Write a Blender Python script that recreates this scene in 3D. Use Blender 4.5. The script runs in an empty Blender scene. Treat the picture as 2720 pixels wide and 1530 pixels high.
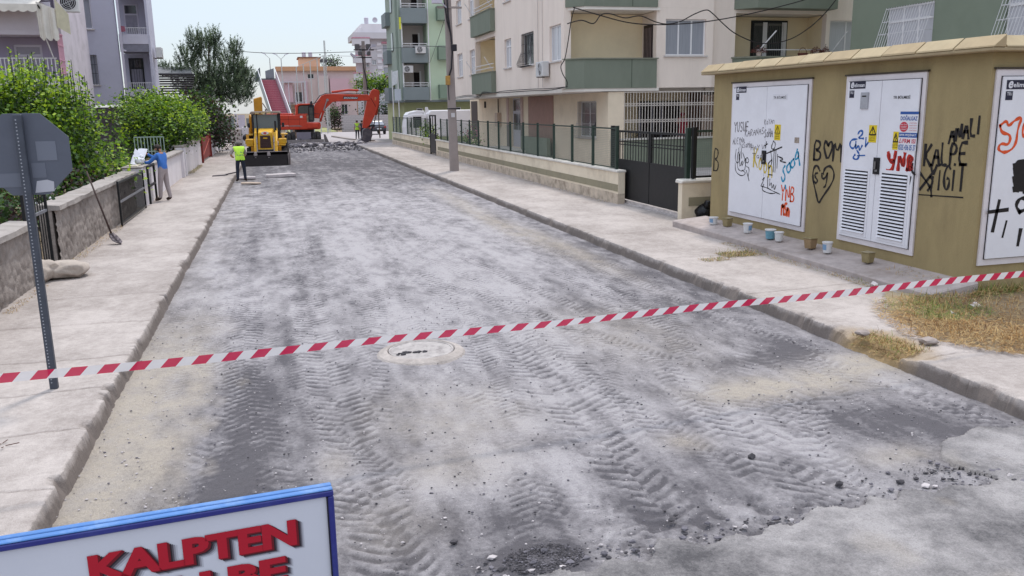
import bpy, bmesh, math, random
import numpy as np
from mathutils import Vector, Matrix
random.seed(7)
R_ = math.radians
scene = bpy.context.scene
COL = scene.collection

# ---------------------------------------------------------------- camera
cam_data = bpy.data.cameras.new('street_camera')
cam = bpy.data.objects.new('street_camera', cam_data)
COL.objects.link(cam)
rt = Vector((0.96277629, -0.26982226, -0.01605522))
upv = Vector((0.07190343, 0.19840196, 0.9774797))
fw = Vector((0.2605604, 0.9422487, -0.21041785))
cam.matrix_world = Matrix(((rt.x, upv.x, -fw.x, 0), (rt.y, upv.y, -fw.y, 0), (rt.z, upv.z, -fw.z, 2.65), (0, 0, 0, 1)))
cam_data.sensor_width = 36
cam_data.lens = 36 * 2228 / 2720
cam_data.clip_start = 0.05
cam_data.clip_end = 3000
scene.camera = cam

# ---------------------------------------------------------------- sky, sun, exposure
SUN_EL, SUN_AZ = R_(64), R_(30)            # azimuth measured from +Y (straight up the street) towards +X
world = bpy.data.worlds.new('World')
scene.world = world
world.use_nodes = True
wn = world.node_tree
bg = wn.nodes['Background']
sky = wn.nodes.new('ShaderNodeTexSky')
sky.sky_type = 'NISHITA'
sky.sun_disc = False
sky.sun_elevation = SUN_EL
sky.sun_rotation = SUN_AZ
sky.air_density = 1.0
sky.dust_density = 0.7
sky.ozone_density = 1.0
sky.altitude = 0
# summer haze: the clear sky veiled by an even milky white that, as in any hazy sky, brightens smoothly with elevation
def wnode(t, **k):
    n_ = wn.nodes.new(t)
    for q, v in k.items(): setattr(n_, q, v)
    return n_
wtc = wnode('ShaderNodeTexCoord'); wsx = wnode('ShaderNodeSeparateXYZ'); wn.links.new(wtc.outputs['Generated'], wsx.inputs[0])
wcl = wnode('ShaderNodeClamp'); wn.links.new(wsx.outputs['Z'], wcl.inputs[0])
wma = wnode('ShaderNodeMath', operation='MULTIPLY_ADD'); wma.inputs[1].default_value = 2.0; wma.inputs[2].default_value = 1.0; wn.links.new(wcl.outputs[0], wma.inputs[0])
whz = wnode('ShaderNodeVectorMath', operation='SCALE'); whz.inputs[0].default_value = (4.0, 4.35, 4.85); wn.links.new(wma.outputs[0], whz.inputs['Scale'])
hz = wnode('ShaderNodeMix', data_type='RGBA'); hz.inputs[0].default_value = 0.70
wn.links.new(sky.outputs[0], hz.inputs[6]); wn.links.new(whz.outputs[0], hz.inputs[7]); wn.links.new(hz.outputs[2], bg.inputs[0])
bg.inputs[1].default_value = 0.115
sun_data = bpy.data.lights.new('sun', 'SUN')
sun_data.energy = 1.5
sun_data.angle = R_(6.0)
sun_data.color = (1.0, 0.945, 0.87)
sun = bpy.data.objects.new('sun', sun_data)
COL.objects.link(sun)
sd = Vector((math.sin(SUN_AZ) * math.cos(SUN_EL), math.cos(SUN_AZ) * math.cos(SUN_EL), math.sin(SUN_EL)))
sun.rotation_euler = (-sd).to_track_quat('-Z', 'Y').to_euler()
sun.location = sd * 60
scene.view_settings.view_transform = 'Standard'
scene.view_settings.look = 'None'
scene.view_settings.exposure = 0.50
scene.view_settings.gamma = 1.0
scene.view_settings.use_curve_mapping = False

# ---------------------------------------------------------------- materials
def lin(r, g, b):
    f = lambda c: ((c / 255 + 0.055) / 1.055) ** 2.4 if c > 10 else c / 255 / 12.92
    return (f(r), f(g), f(b))

MATS = {}
def mat(name, col, rough=0.85, var=0.12, scale=6.0, dirt=0.0, dirt_col=(0.12, 0.10, 0.085), dirt_scale=1.3, bump=0.0, bump_scale=60, metal=0.0, spec=0.3, stretch=(1, 1, 1), coat=0.0, trans=0.0):
    if name in MATS: return MATS[name]
    m = bpy.data.materials.new(name); m.use_nodes = True
    nt = m.node_tree; N = nt.nodes; L = nt.links
    b = N['Principled BSDF']
    b.inputs['Roughness'].default_value = rough
    b.inputs['Metallic'].default_value = metal
    b.inputs['Specular IOR Level'].default_value = spec
    if coat: b.inputs['Coat Weight'].default_value = coat
    if trans: b.inputs['Transmission Weight'].default_value = trans
    tc = N.new('ShaderNodeTexCoord')
    mp = N.new('ShaderNodeMapping'); mp.inputs['Scale'].default_value = stretch
    L.new(tc.outputs['Object'], mp.inputs[0])
    if var > 0:
        n1 = N.new('ShaderNodeTexNoise'); n1.inputs['Scale'].default_value = scale; n1.inputs['Detail'].default_value = 6; n1.inputs['Roughness'].default_value = 0.65
        L.new(mp.outputs[0], n1.inputs[0])
        r1 = N.new('ShaderNodeMapRange'); r1.inputs[1].default_value = 0.3; r1.inputs[2].default_value = 0.7
        r1.inputs[3].default_value = 1 - var; r1.inputs[4].default_value = 1 + var
        L.new(n1.outputs[0], r1.inputs[0])
        mx = N.new('ShaderNodeVectorMath'); mx.operation = 'SCALE'
        mx.inputs[0].default_value = col
        L.new(r1.outputs[0], mx.inputs['Scale'])
        out = mx.outputs[0]
    else:
        rgb = N.new('ShaderNodeRGB'); rgb.outputs[0].default_value = (*col, 1); out = rgb.outputs[0]
    if dirt > 0:
        n2 = N.new('ShaderNodeTexNoise'); n2.inputs['Scale'].default_value = dirt_scale; n2.inputs['Detail'].default_value = 8; n2.inputs['Roughness'].default_value = 0.7
        L.new(mp.outputs[0], n2.inputs[0])
        r2 = N.new('ShaderNodeMapRange'); r2.inputs[1].default_value = 0.48; r2.inputs[2].default_value = 0.72; r2.inputs[3].default_value = 0; r2.inputs[4].default_value = dirt
        L.new(n2.outputs[0], r2.inputs[0])
        mm = N.new('ShaderNodeMix'); mm.data_type = 'RGBA'
        L.new(r2.outputs[0], mm.inputs[0]); L.new(out, mm.inputs[6]); mm.inputs[7].default_value = (*dirt_col, 1)
        out = mm.outputs[2]
    L.new(out, b.inputs['Base Color'])
    if bump > 0:
        n3 = N.new('ShaderNodeTexNoise'); n3.inputs['Scale'].default_value = bump_scale; n3.inputs['Detail'].default_value = 5
        L.new(mp.outputs[0], n3.inputs[0])
        bp = N.new('ShaderNodeBump'); bp.inputs['Strength'].default_value = bump; bp.inputs['Distance'].default_value = 0.02
        L.new(n3.outputs[0], bp.inputs['Height']); L.new(bp.outputs[0], b.inputs['Normal'])
    MATS[name] = m
    return m

def flat(name, col, rough=0.6, **k): return mat(name, col, rough, var=0.0, **k)

# ---------------------------------------------------------------- mesh building
class MB:
    def __init__(s): s.v = []; s.f = []; s.m = []; s.i = 0
    def add(s, vs, fs, mi=None):
        o = len(s.v); s.v += [tuple(p) for p in vs]
        mi = s.i if mi is None else mi
        for f in fs: s.f.append([o + k for k in f]); s.m.append(mi)
    def box(s, x0, x1, y0, y1, z0, z1, mi=None):
        s.add([(x0, y0, z0), (x1, y0, z0), (x1, y1, z0), (x0, y1, z0), (x0, y0, z1), (x1, y0, z1), (x1, y1, z1), (x0, y1, z1)],
              [(0, 3, 2, 1), (4, 5, 6, 7), (0, 1, 5, 4), (1, 2, 6, 5), (2, 3, 7, 6), (3, 0, 4, 7)], mi)
        return s
    def hexa(s, p, mi=None):      # eight corners, bottom ring then top ring
        s.add(p, [(0, 3, 2, 1), (4, 5, 6, 7), (0, 1, 5, 4), (1, 2, 6, 5), (2, 3, 7, 6), (3, 0, 4, 7)], mi); return s
    def quad(s, a, b, c, d, mi=None): s.add([a, b, c, d], [(0, 1, 2, 3)], mi); return s
    def tri(s, a, b, c, mi=None): s.add([a, b, c], [(0, 1, 2)], mi); return s
    def prism(s, poly, fn, d0, d1, mi=None):   # poly of (a,b); fn(a,b,d)->xyz
        n = len(poly)
        vs = [fn(a, b, d0) for a, b in poly] + [fn(a, b, d1) for a, b in poly]
        fs = [tuple(range(n))[::-1], tuple(range(n, 2 * n))] + [(k, (k + 1) % n, n + (k + 1) % n, n + k) for k in range(n)]
        s.add(vs, fs, mi); return s
    def tube(s, pts, r, n=6, mi=None, caps=True):
        pts = [Vector(p) for p in pts]; m = len(pts)
        rs = r if isinstance(r, (list, tuple)) else [r] * m
        vs = []; last = None
        for k in range(m):
            t = (pts[min(k + 1, m - 1)] - pts[max(k - 1, 0)])
            if t.length < 1e-9: t = Vector((0, 0, 1))
            t.normalize()
            if last is None:
                a = t.cross(Vector((0, 0, 1)));
                if a.length < 1e-3: a = Vector((1, 0, 0))
            else: a = last - t * last.dot(t)
            a.normalize(); last = a; b = t.cross(a)
            for j in range(n):
                an = 2 * math.pi * j / n
                vs.append(pts[k] + (a * math.cos(an) + b * math.sin(an)) * rs[k])
        fs = []
        for k in range(m - 1):
            for j in range(n):
                fs.append((k * n + j, k * n + (j + 1) % n, (k + 1) * n + (j + 1) % n, (k + 1) * n + j))
        if caps: fs.append(tuple(range(n))[::-1]); fs.append(tuple(range((m - 1) * n, m * n)))
        s.add(vs, fs, mi); return s
    def bar(s, a, b, w, h, mi=None, up=(0, 0, 1)):   # rectangular bar from a to b
        a = Vector(a); b = Vector(b); t = (b - a).normalized(); u = Vector(up)
        sd_ = t.cross(u)
        if sd_.length < 1e-3: sd_ = Vector((1, 0, 0))
        sd_.normalize(); u = sd_.cross(t); sd_ *= w / 2; u *= h / 2
        s.hexa([a - sd_ - u, a + sd_ - u, b + sd_ - u, b - sd_ - u, a - sd_ + u, a + sd_ + u, b + sd_ + u, b - sd_ + u], mi); return s
    def lathe(s, prof, c, n=16, axis='z', mi=None):   # prof: (r, h)
        vs = []; fs = []
        for r, h in prof:
            for j in range(n):
                an = 2 * math.pi * j / n; x, y = r * math.cos(an), r * math.sin(an)
                p = {'z': (x, y, h), 'y': (x, h, y), 'x': (h, x, y)}[axis]
                vs.append((c[0] + p[0], c[1] + p[1], c[2] + p[2]))
        m = len(prof)
        for k in range(m - 1):
            for j in range(n):
                fs.append((k * n + j, k * n + (j + 1) % n, (k + 1) * n + (j + 1) % n, (k + 1) * n + j))
        fs.append(tuple(range(n))[::-1]); fs.append(tuple(range((m - 1) * n, m * n)))
        s.add(vs, fs, mi); return s
    def ico(s, c, r, sub=1, jit=0.0, sc=(1, 1, 1), rng=random, mi=None):
        vs, fs = ICO[sub]
        s.add([(c[0] + v[0] * r * sc[0] * (1 + jit * (rng.random() - .5)), c[1] + v[1] * r * sc[1] * (1 + jit * (rng.random() - .5)), c[2] + v[2] * r * sc[2] * (1 + jit * (rng.random() - .5))) for v in vs], fs, mi); return s
    def build(s, name, mats, parent=None, smooth=False, bevel=0.0, local=False, kind=None, label=None, segs=1, autosm=False):
        if not isinstance(mats, (list, tuple)): mats = [mats]
        off = Vector((0, 0, 0)) if (local or parent is None) else wloc(parent)
        me = bpy.data.meshes.new(name)
        me.from_pydata([(v[0] - off.x, v[1] - off.y, v[2] - off.z) for v in s.v], [], s.f)
        for m in mats: me.materials.append(m)
        if len(mats) > 1: me.polygons.foreach_set('material_index', s.m)
        if smooth: me.polygons.foreach_set('use_smooth', [True] * len(me.polygons))
        me.update()
        o = bpy.data.objects.new(name, me); COL.objects.link(o)
        if parent is not None: o.parent = parent
        if bevel > 0:
            b = o.modifiers.new('bevel', 'BEVEL'); b.width = bevel; b.segments = segs; b.limit_method = 'ANGLE'; b.angle_limit = R_(40)
        if kind: o['kind'] = kind
        if label: o['label'] = label
        return o

def _ico():
    out = {}
    for sub in (1, 2, 3):
        b = bmesh.new(); bmesh.ops.create_icosphere(b, subdivisions=sub, radius=1.0)
        b.verts.index_update()
        out[sub] = ([tuple(v.co) for v in b.verts], [tuple(v.index for v in f.verts) for f in b.faces]); b.free()
    return out
ICO = _ico()

def wloc(o):
    v = Vector((0, 0, 0))
    while o is not None: v += o.location; o = o.parent
    return v

def thing(name, label, cat, loc=(0, 0, 0), rz=0.0, group=None):
    o = bpy.data.objects.new(name, None); o.empty_display_size = 0.3; COL.objects.link(o)
    o.location = loc; o.rotation_euler = (0, 0, rz); o['label'] = label; o['category'] = cat
    if group: o['group'] = group
    return o
def tag(o, label, cat, group=None):
    o['label'] = label; o['category'] = cat
    if group: o['group'] = group
    return o
def struct(o): o['kind'] = 'structure'; return o
def copy_part(o, parent, loc=None):
    c = o.copy(); COL.objects.link(c); c.parent = parent
    if loc is not None: c.location = loc
    return c
def dup(root, loc, rz=None, label=None, group=None):
    r = root.copy(); COL.objects.link(r); r.location = loc
    if rz is not None: r.rotation_euler = (0, 0, rz)
    if label: r['label'] = label
    if group: r['group'] = group
    for ch in list(root.children):
        c = copy_part(ch, r)
        for g in ch.children: copy_part(g, c)
    return r

_TXT = {}
def text_geo(t, bold=0.0, res=3, sp=1.0):
    key = (t, bold, sp)
    if key in _TXT: return _TXT[key]
    cu = bpy.data.curves.new('lettering', 'FONT'); cu.body = t; cu.offset = bold; cu.resolution_u = res; cu.space_character = sp
    o = bpy.data.objects.new('lettering', cu); COL.objects.link(o)
    bpy.context.view_layer.update()
    me = bpy.data.meshes.new_from_object(o.evaluated_get(bpy.context.evaluated_depsgraph_get()))
    vs = np.array([tuple(v.co) for v in me.vertices]); fs = [tuple(p.vertices) for p in me.polygons]
    bpy.data.objects.remove(o); bpy.data.meshes.remove(me)
    lo = vs.min(0); hi = vs.max(0); vs = (vs - lo) / np.maximum(hi - lo, 1e-6)
    _TXT[key] = (vs, fs, (hi - lo)[0] / (hi - lo)[1]); return _TXT[key]
def text_on(mb, t, fn, u0, v0, w, h, d, bold=0.0, mi=None, shear=0.0):   # fn(u,v,d) -> xyz
    vs, fs, _ = text_geo(t, bold)
    mb.add([fn(u0 + p[0] * w + shear * p[1] * h, v0 + p[1] * h, d) for p in vs], fs, mi)

# hand-sprayed strokes -----------------------------------------------------------
SF = {
 'A': [[(0, 0), (.45, 1), (.9, 0)], [(.15, .4), (.75, .4)]], 'B': [[(0, 0), (0, 1), (.6, .95), (.7, .75), (.5, .55), (.1, .5), (.7, .42), (.8, .2), (.6, 0), (0, 0)]],
 'D': [[(0, 0), (0, 1), (.6, .85), (.8, .5), (.6, .12), (0, 0)]], 'E': [[(.8, 1), (0, 1), (0, 0), (.8, 0)], [(0, .5), (.6, .5)]],
 'F': [[(.8, 1), (0, 1), (0, 0)], [(0, .5), (.6, .5)]], 'G': [[(.8, .85), (.5, 1), (.1, .75), (0, .4), (.25, .05), (.6, 0), (.8, .2), (.8, .45), (.5, .45)]],
 'H': [[(0, 0), (0, 1)], [(.8, 0), (.8, 1)], [(0, .5), (.8, .5)]], 'I': [[(.1, 0), (.1, 1)]], 'i': [[(.1, 0), (.1, .75)], [(.1, .98), (.12, 1.0)]],
 'K': [[(0, 0), (0, 1)], [(.8, 1), (.05, .45), (.85, 0)]], 'L': [[(0, 1), (0, 0), (.7, 0)]], 'M': [[(0, 0), (.05, 1), (.42, .4), (.85, 1), (.9, 0)]],
 'N': [[(0, 0), (0, 1), (.8, 0), (.8, 1)]], 'O': [[(.4, 1), (.05, .7), (.05, .3), (.4, 0), (.75, .3), (.75, .7), (.4, 1)]], 'P': [[(0, 0), (0, 1), (.6, .95), (.75, .7), (.5, .5), (0, .48)]],
 'R': [[(0, 0), (0, 1), (.6, .9), (.7, .7), (.5, .52), (0, .5), (.8, 0)]], 'S': [[(.8, .9), (.5, 1), (.1, .85), (.15, .6), (.7, .4), (.75, .15), (.4, 0), (0, .1)]],
 'T': [[(0, 1), (.9, 1)], [(.45, 1), (.45, 0)]], 'U': [[(0, 1), (.05, .2), (.4, 0), (.75, .2), (.8, 1)]], 'Y': [[(0, 1), (.4, .5), (.85, 1)], [(.4, .5), (.35, 0)]],
 'y': [[(0, 1), (.2, .55), (.55, .55), (.75, 1)], [(.75, 1), (.65, .1), (.3, -.1), (0, .05)]],
 'o': [[(.4, .65), (.1, .45), (.1, .15), (.4, 0), (.7, .2), (.7, .45), (.4, .65)]], 'a': [[(.7, .6), (.3, .62), (.05, .3), (.3, 0), (.7, .25), (.7, .6), (.75, 0)]],
 'n': [[(0, .6), (.05, 0)], [(.05, .45), (.4, .65), (.7, .5), (.75, 0)]], 's': [[(.6, .55), (.2, .6), (.15, .4), (.6, .25), (.5, 0), (0, .05)]],
 'h': [[(.5, .75), (.2, 1), (0, .8), (.05, .55), (.5, 0), (.95, .55), (1, .8), (.8, 1), (.5, .75)]],   # a heart
 'v': [[(0, 1), (.35, 0), (.8, 1)]], '2': [[(0, .8), (.35, 1), (.7, .8), (.5, .45), (0, 0), (.8, .05)]], '1': [[(.1, .7), (.4, 1), (.4, 0)]], '.': [[(.1, 0), (.12, .02)]],
}
def smooth_path(p, it=2):
    for _ in range(it):
        if len(p) < 3: return p
        q = [p[0]]
        for a, b in zip(p[:-1], p[1:]):
            q += [(a[0] * .75 + b[0] * .25, a[1] * .75 + b[1] * .25), (a[0] * .25 + b[0] * .75, a[1] * .25 + b[1] * .75)]
        q.append(p[-1]); p = q
    return p
def stroke(mb, pts, fn, w, d, mi=None, rng=random, it=2):
    pts = smooth_path(pts, it); n = len(pts); L = []; Rr = []
    for k in range(n):
        a = pts[max(k - 1, 0)]; b = pts[min(k + 1, n - 1)]
        tx, ty = b[0] - a[0], b[1] - a[1]; l = math.hypot(tx, ty) or 1; nx, ny = -ty / l, tx / l
        ww = w * .5 * (1 + .35 * (rng.random() - .5) + .25 * math.sin(k * 1.3 + pts[0][0] * 9)); ex = 0
        if k == 0: ex = -w * .35
        if k == n - 1: ex = w * .35
        px, py = pts[k][0] + tx / l * ex, pts[k][1] + ty / l * ex
        L.append(fn(px + nx * ww, py + ny * ww, d)); Rr.append(fn(px - nx * ww, py - ny * ww, d))
    for k in range(n - 1): mb.quad(L[k], Rr[k], Rr[k + 1], L[k + 1], mi)
def spray(mb, t, fn, u, v, w, h, lw, d=0.0016, mi=None, rng=random, slant=0.0, gap=.28, rise=0.0, jit=.04, it=1):
    x = u; cw = w / max(1e-6, sum((.35 if c in 'Ii1.' else .85) + gap for c in t if c != ' '))
    for k, c in enumerate(t):
        if c == ' ': x += .5 * cw; continue
        for p in SF.get(c) or SF.get(c.lower()) or SF.get(c.upper(), SF['O']):
            q = [(x + (a + jit * (rng.random() - .5)) * cw + slant * b * h, v + rise * (x - u) + (b + jit * (rng.random() - .5)) * h) for a, b in p]
            stroke(mb, q, fn, lw, d, mi, rng, it)
        x += ((.35 if c in 'Ii1.' else .85) + gap) * cw

# numpy noise -------------------------------------------------------------------
def _h(ix, iy, s):
    n = (ix * 374761393 + iy * 668265263 + s * 1442695041) & 0x7fffffff
    n = ((n ^ (n >> 13)) * 1274126177) & 0x7fffffff
    return ((n ^ (n >> 16)) & 0xffff) / 65535.0
def vn(x, y, s=0):
    ix = np.floor(x).astype(np.int64); iy = np.floor(y).astype(np.int64); fx = x - ix; fy = y - iy
    fx = fx * fx * (3 - 2 * fx); fy = fy * fy * (3 - 2 * fy)
    a = _h(ix, iy, s); b = _h(ix + 1, iy, s); c = _h(ix, iy + 1, s); d = _h(ix + 1, iy + 1, s)
    return (a * (1 - fx) + b * fx) * (1 - fy) + (c * (1 - fx) + d * fx) * fy
def fbm(x, y, s=0, o=4, g=.55):
    t = 0; a = 1; n = 0
    for k in range(o): t = t + a * vn(x * 2 ** k + 17.3 * k, y * 2 ** k + 5.1 * k, s + k); n += a; a *= g
    return t / n

def grid_mesh(name, X, Y, Z, m, attrs=None, keep=None, parent=None, smooth=True):
    """heightfield: X,Y,Z arrays (ny,nx)"""
    ny, nx = X.shape
    co = np.stack([X, Y, Z], -1).reshape(-1, 3).astype(np.float32)
    i = np.arange(ny * nx).reshape(ny, nx)
    q = np.stack([i[:-1, :-1], i[:-1, 1:], i[1:, 1:], i[1:, :-1]], -1).reshape(-1, 4)
    if keep is not None:
        q = q[keep[:-1, :-1].reshape(-1) & keep[1:, 1:].reshape(-1) & keep[1:, :-1].reshape(-1) & keep[:-1, 1:].reshape(-1)]
        used = np.unique(q); rm = -np.ones(ny * nx, np.int64); rm[used] = np.arange(len(used)); q = rm[q]; co = co[used]
        attrs = {k: v.reshape(-1)[used] for k, v in (attrs or {}).items()}
    me = bpy.data.meshes.new(name)
    me.vertices.add(len(co)); me.vertices.foreach_set('co', co.reshape(-1))
    me.loops.add(q.size); me.loops.foreach_set('vertex_index', q.reshape(-1).astype(np.int32))
    me.polygons.add(len(q)); me.polygons.foreach_set('loop_start', np.arange(0, q.size, 4, dtype=np.int32))
    me.polygons.foreach_set('loop_total', np.full(len(q), 4, np.int32))
    me.polygons.foreach_set('use_smooth', np.full(len(q), smooth))
    for k, v in (attrs or {}).items():
        a = me.attributes.new(k, 'FLOAT', 'POINT'); a.data.foreach_set('value', np.ascontiguousarray(v.reshape(-1), np.float32))
    me.update(calc_edges=True); me.materials.append(m)
    o = bpy.data.objects.new(name, me); COL.objects.link(o)
    if parent: o.parent = parent
    return o
# ================================================================ GROUND
def ground_mat(name, dark, light, tan, soil, bump=.35, nscale=22):
    """colour from per-vertex masks: tone (0 dark .. 1 dusty; kerb shade painted in), tan (sandy soil), crack"""
    m = bpy.data.materials.new(name); m.use_nodes = True
    nt = m.node_tree; N = nt.nodes; L = nt.links; b = N['Principled BSDF']
    dark, light, tan, soil = [tuple(q * .74 for q in c_) for c_ in (dark, light, tan, soil)]
    b.inputs['Roughness'].default_value = .95; b.inputs['Specular IOR Level'].default_value = .15
    tc = N.new('ShaderNodeTexCoord')
    def noise(sc, det=6, ro=.65):
        n = N.new('ShaderNodeTexNoise'); n.inputs['Scale'].default_value = sc; n.inputs['Detail'].default_value = det; n.inputs['Roughness'].default_value = ro
        L.new(tc.outputs['Object'], n.inputs[0]); return n.outputs[0]
    def attr(a):
        n = N.new('ShaderNodeAttribute'); n.attribute_name = a; return n.outputs['Fac']
    def math_(op, a, c):
        n = N.new('ShaderNodeMath'); n.operation = op; n.use_clamp = False
        for k, v in enumerate((a, c)):
            if isinstance(v, (int, float)): n.inputs[k].default_value = v
            else: L.new(v, n.inputs[k])
        return n.outputs[0]
    def mix(f, a, c):
        n = N.new('ShaderNodeMix'); n.data_type = 'RGBA'; n.clamp_factor = True
        L.new(f, n.inputs[0])
        for k, v in ((6, a), (7, c)):
            if isinstance(v, tuple): n.inputs[k].default_value = (*v, 1)
            else: L.new(v, n.inputs[k])
        return n.outputs[2]
    n1 = noise(nscale, 8, .75); n2 = noise(4.0); n3 = noise(110, 4, .7)
    f = math_('ADD', attr('tone'), math_('MULTIPLY', math_('SUBTRACT', n1, .5), 1.25))
    f = math_('ADD', f, math_('MULTIPLY', math_('SUBTRACT', n2, .5), .35))
    c = mix(f, dark, light)
    t = math_('ADD', attr('tan'), math_('MULTIPLY', math_('MULTIPLY', math_('SUBTRACT', n1, .5), 1.2), attr('tan')))
    c = mix(t, c, tan)
    c = mix(attr('soil'), c, soil)
    g = math_('ADD', 1.0, math_('MULTIPLY', math_('SUBTRACT', n3, .5), 1.1))
    v = N.new('ShaderNodeVectorMath'); v.operation = 'SCALE'; L.new(c, v.inputs[0]); L.new(g, v.inputs['Scale'])
    L.new(v.outputs[0], b.inputs['Base Color'])
    bp = N.new('ShaderNodeBump'); bp.inputs['Strength'].default_value = bump; bp.inputs['Distance'].default_value = .02
    hh = math_('ADD', n1, math_('MULTIPLY', n3, .6)); L.new(hh, bp.inputs['Height']); L.new(bp.outputs[0], b.inputs['Normal'])
    return m

def rows(y0, y1, k=3300, mn=.015, mx=.6):
    out = [y0]
    while out[-1] < y1: out.append(out[-1] + min(mx, max(mn, out[-1] ** 2 / k)))
    return np.array(out)
def blob(X, Y, x, y, sx, sy, a=0.0):
    dx = X - x; dy = Y - y
    if a: c, s = math.cos(a), math.sin(a); dx, dy = dx * c + dy * s, -dx * s + dy * c
    return np.exp(-(dx / sx) ** 2 - (dy / sy) ** 2)

# --- milled road
ys = rows(4.0, 78, 8500, .015, .45); xs = np.linspace(-1.95, 6.6, 440)
X, Y = np.meshgrid(xs, ys)
wx = X + .35 * (fbm(X * .35, Y * .25, 3) - .5) * 2
# smeared dust: stretched along the travel direction
dust = fbm(X * .9 + .2 * Y, Y * .38, 11, 5); dust2 = fbm(X * 3.0 - .4 * Y, Y * 1.3, 23, 4); dust3 = fbm(X * 9, Y * 4, 31, 3)
streak = fbm(X * 5.5 + .12 * Y, Y * .16, 57, 4)
dust = .5 + .55 * np.tanh((dust - .5) * 2.8); tone = .53 + .40 * (dust - .5) + .75 * (dust2 - .5) + .75 * (dust3 - .5) + .45 * (streak - .5)
mid = np.clip((Y - 8) / 4, 0, 1) * np.clip((34 - Y) / 9, 0, 1)
tone += .30 * mid * np.exp(-((X - 2.0 - .02 * Y) / 2.7) ** 2)
tone -= .42 * np.clip((Y - 27) / 12, 0, 1)
ripple = np.sin(Y * 9.0 + 3 * fbm(X * 1.5, Y * .6, 61, 3) * 6) * fbm(X * 1.1, Y * .5, 63, 3); tone += .16 * ripple * np.clip((Y - 12) / 12, 0, 1)
tone += .18 * (Y > 28) * (fbm(X * .9, Y * .5, 71, 3) - .35)
tone -= .35 * blob(X, Y, 5.9, 13, .7, 5.5)
for x, y, sx, sy, a in [(.91, 6.02, .22, .35, .55), (1.56, 6.2, .13, .3, .5), (1.95, 6.15, .16, .2, 0.4), (2.17, 6.94, .25, .3, .2), (3.3, 12.6, .3, .6, .35), (2.6, 7.3, .45, .8, .45), (5.6, 5.1, .5, .25, .2), (1.2, 5.7, .6, .4, .2)]:
    tone += a * blob(X, Y, x, y, sx, sy, .3)
for x, y, sx, sy, a in [(-.5, 7.0, .42, 1.3, .55), (-.35, 5.9, .7, .7, .42), (-.3, 8.6, .3, .9, .35), (-.05, 10.7, .17, 1.2, .4), (.27, 13.9, .16, 1.4, .4), (5.7, 8.15, .5, .45, .6), (5.0, 8.0, .5, .3, .4), (1.32, 5.2, .6, .35, .35), (2.38, 5.3, .6, .4, .25),
                        (5.3, 5.9, .8, .5, .4), (.69, 17, .2, 2, .35), (3.2, 5.4, .6, .4, .25), (-.7, 18, .3, 3, .3), (4.4, 10.5, .5, 1.6, .2), (1.9, 14, .2, 1.4, .22), (2.8, 20, .25, 2.5, .2)]:
    tone -= a * blob(X, Y, x, y, sx, sy)
tan = 1.0 * np.clip((-.80 - wx + .9 * (fbm(X * 2.4, Y * 1.4, 91, 5) - .5)) / .5, 0, 1) * np.clip((13.5 - Y) / 4, 0.12, 1)
for x, y, sx, sy, a in [(5.2, 7.2, .95, .38, .9), (6.2, 7.55, .5, .35, .9), (4.3, 7.05, .5, .3, .5), (5.6, 16.2, .28, 3.2, .55), (5.2, 20, .3, 4, .5), (5.4, 26, .35, 5, .4), (1.4, 7.4, .75, .8, .42), (1.2, 6.2, .5, .35, .35), (.3, 6.6, .12, .25, .4), (3.2, 6.1, .2, .2, .5), (4.7, 5.3, .3, .2, .6), (4.1, 9.5, .9, 1.6, .3), (.6, 5.4, .35, .4, .3), (-.95, 9.6, .2, 1.2, .5)]:
    tan += a * blob(X, Y, x, y, sx, sy) * np.clip(.35 + 1.5 * fbm(X * 4, Y * 3, 77, 3), 0, 1.2)
# relief
z = -.175 + .03 * (fbm(X * .6, Y * .35, 5, 4) - .5) + .022 * (fbm(X * 3.5, Y * 2.5, 6, 4) - .5) + .014 * (fbm(X * 15, Y * 13, 8, 4, .65) - .5)
# tyre tracks: (x,y) start, (x,y) end, width, depth, pitch
TR = [(-.55, 14, -.1, 4.2, .46, 1, .19), (.45, 16, .42, 4.0, .50, 1, .20), (1.46, 15, 1.72, 7.2, .42, .8, .18), (2.25, 15, 2.45, 4.4, .5, 1, .21), (2.9, 20, 3.1, 6.0, .44, .8, .19), (3.34, 22, 2.2, 8.4, .42, .9, .17),
      (5.4, 22, 4.6, 9.4, .45, .9, .18), (4.2, 7.6, 3.55, 4.6, .5, .9, .2), (-.07, 26, .9, 9, .42, .8, .18), (1.2, 24, -.4, 11.5, .42, .9, .18), (-.9, 18, -1.1, 9, .40, .8, .17), (1.1, 22, 1.3, 11.2, .4, .8, .17),
      (2.2, 27, 4.3, 10.4, .44, .8, .18), (5.3, 6.9, 3.6, 5.3, .55, .9, .22), (6.1, 6.3, 4.6, 5.6, .5, .8, .2), (-.9, 6.6, -1.2, 4.2, .4, .6, .2), (2.0, 28, 2.3, 14, .42, .8, .17), (3.9, 27, 5.6, 14, .42, .7, .17), (.1, 30, -.6, 16, .42, .8, .17), (5.9, 9.2, 4.4, 6.4, .5, .6, .21)]
rt_ = random.Random(4)
for k in range(64):
    y0 = 7 + 24 * rt_.random(); x0 = -1.2 + 7.0 * rt_.random(); L0_ = 4 + 9 * rt_.random(); sl_ = rt_.gauss(0, .16)
    TR.append((x0, y0, min(6.0, max(-1.4, x0 + sl_ * L0_)), max(4.3, y0 - L0_), .22 + .22 * rt_.random(), .45 + .35 * rt_.random(), .13 + .07 * rt_.random()))
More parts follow.
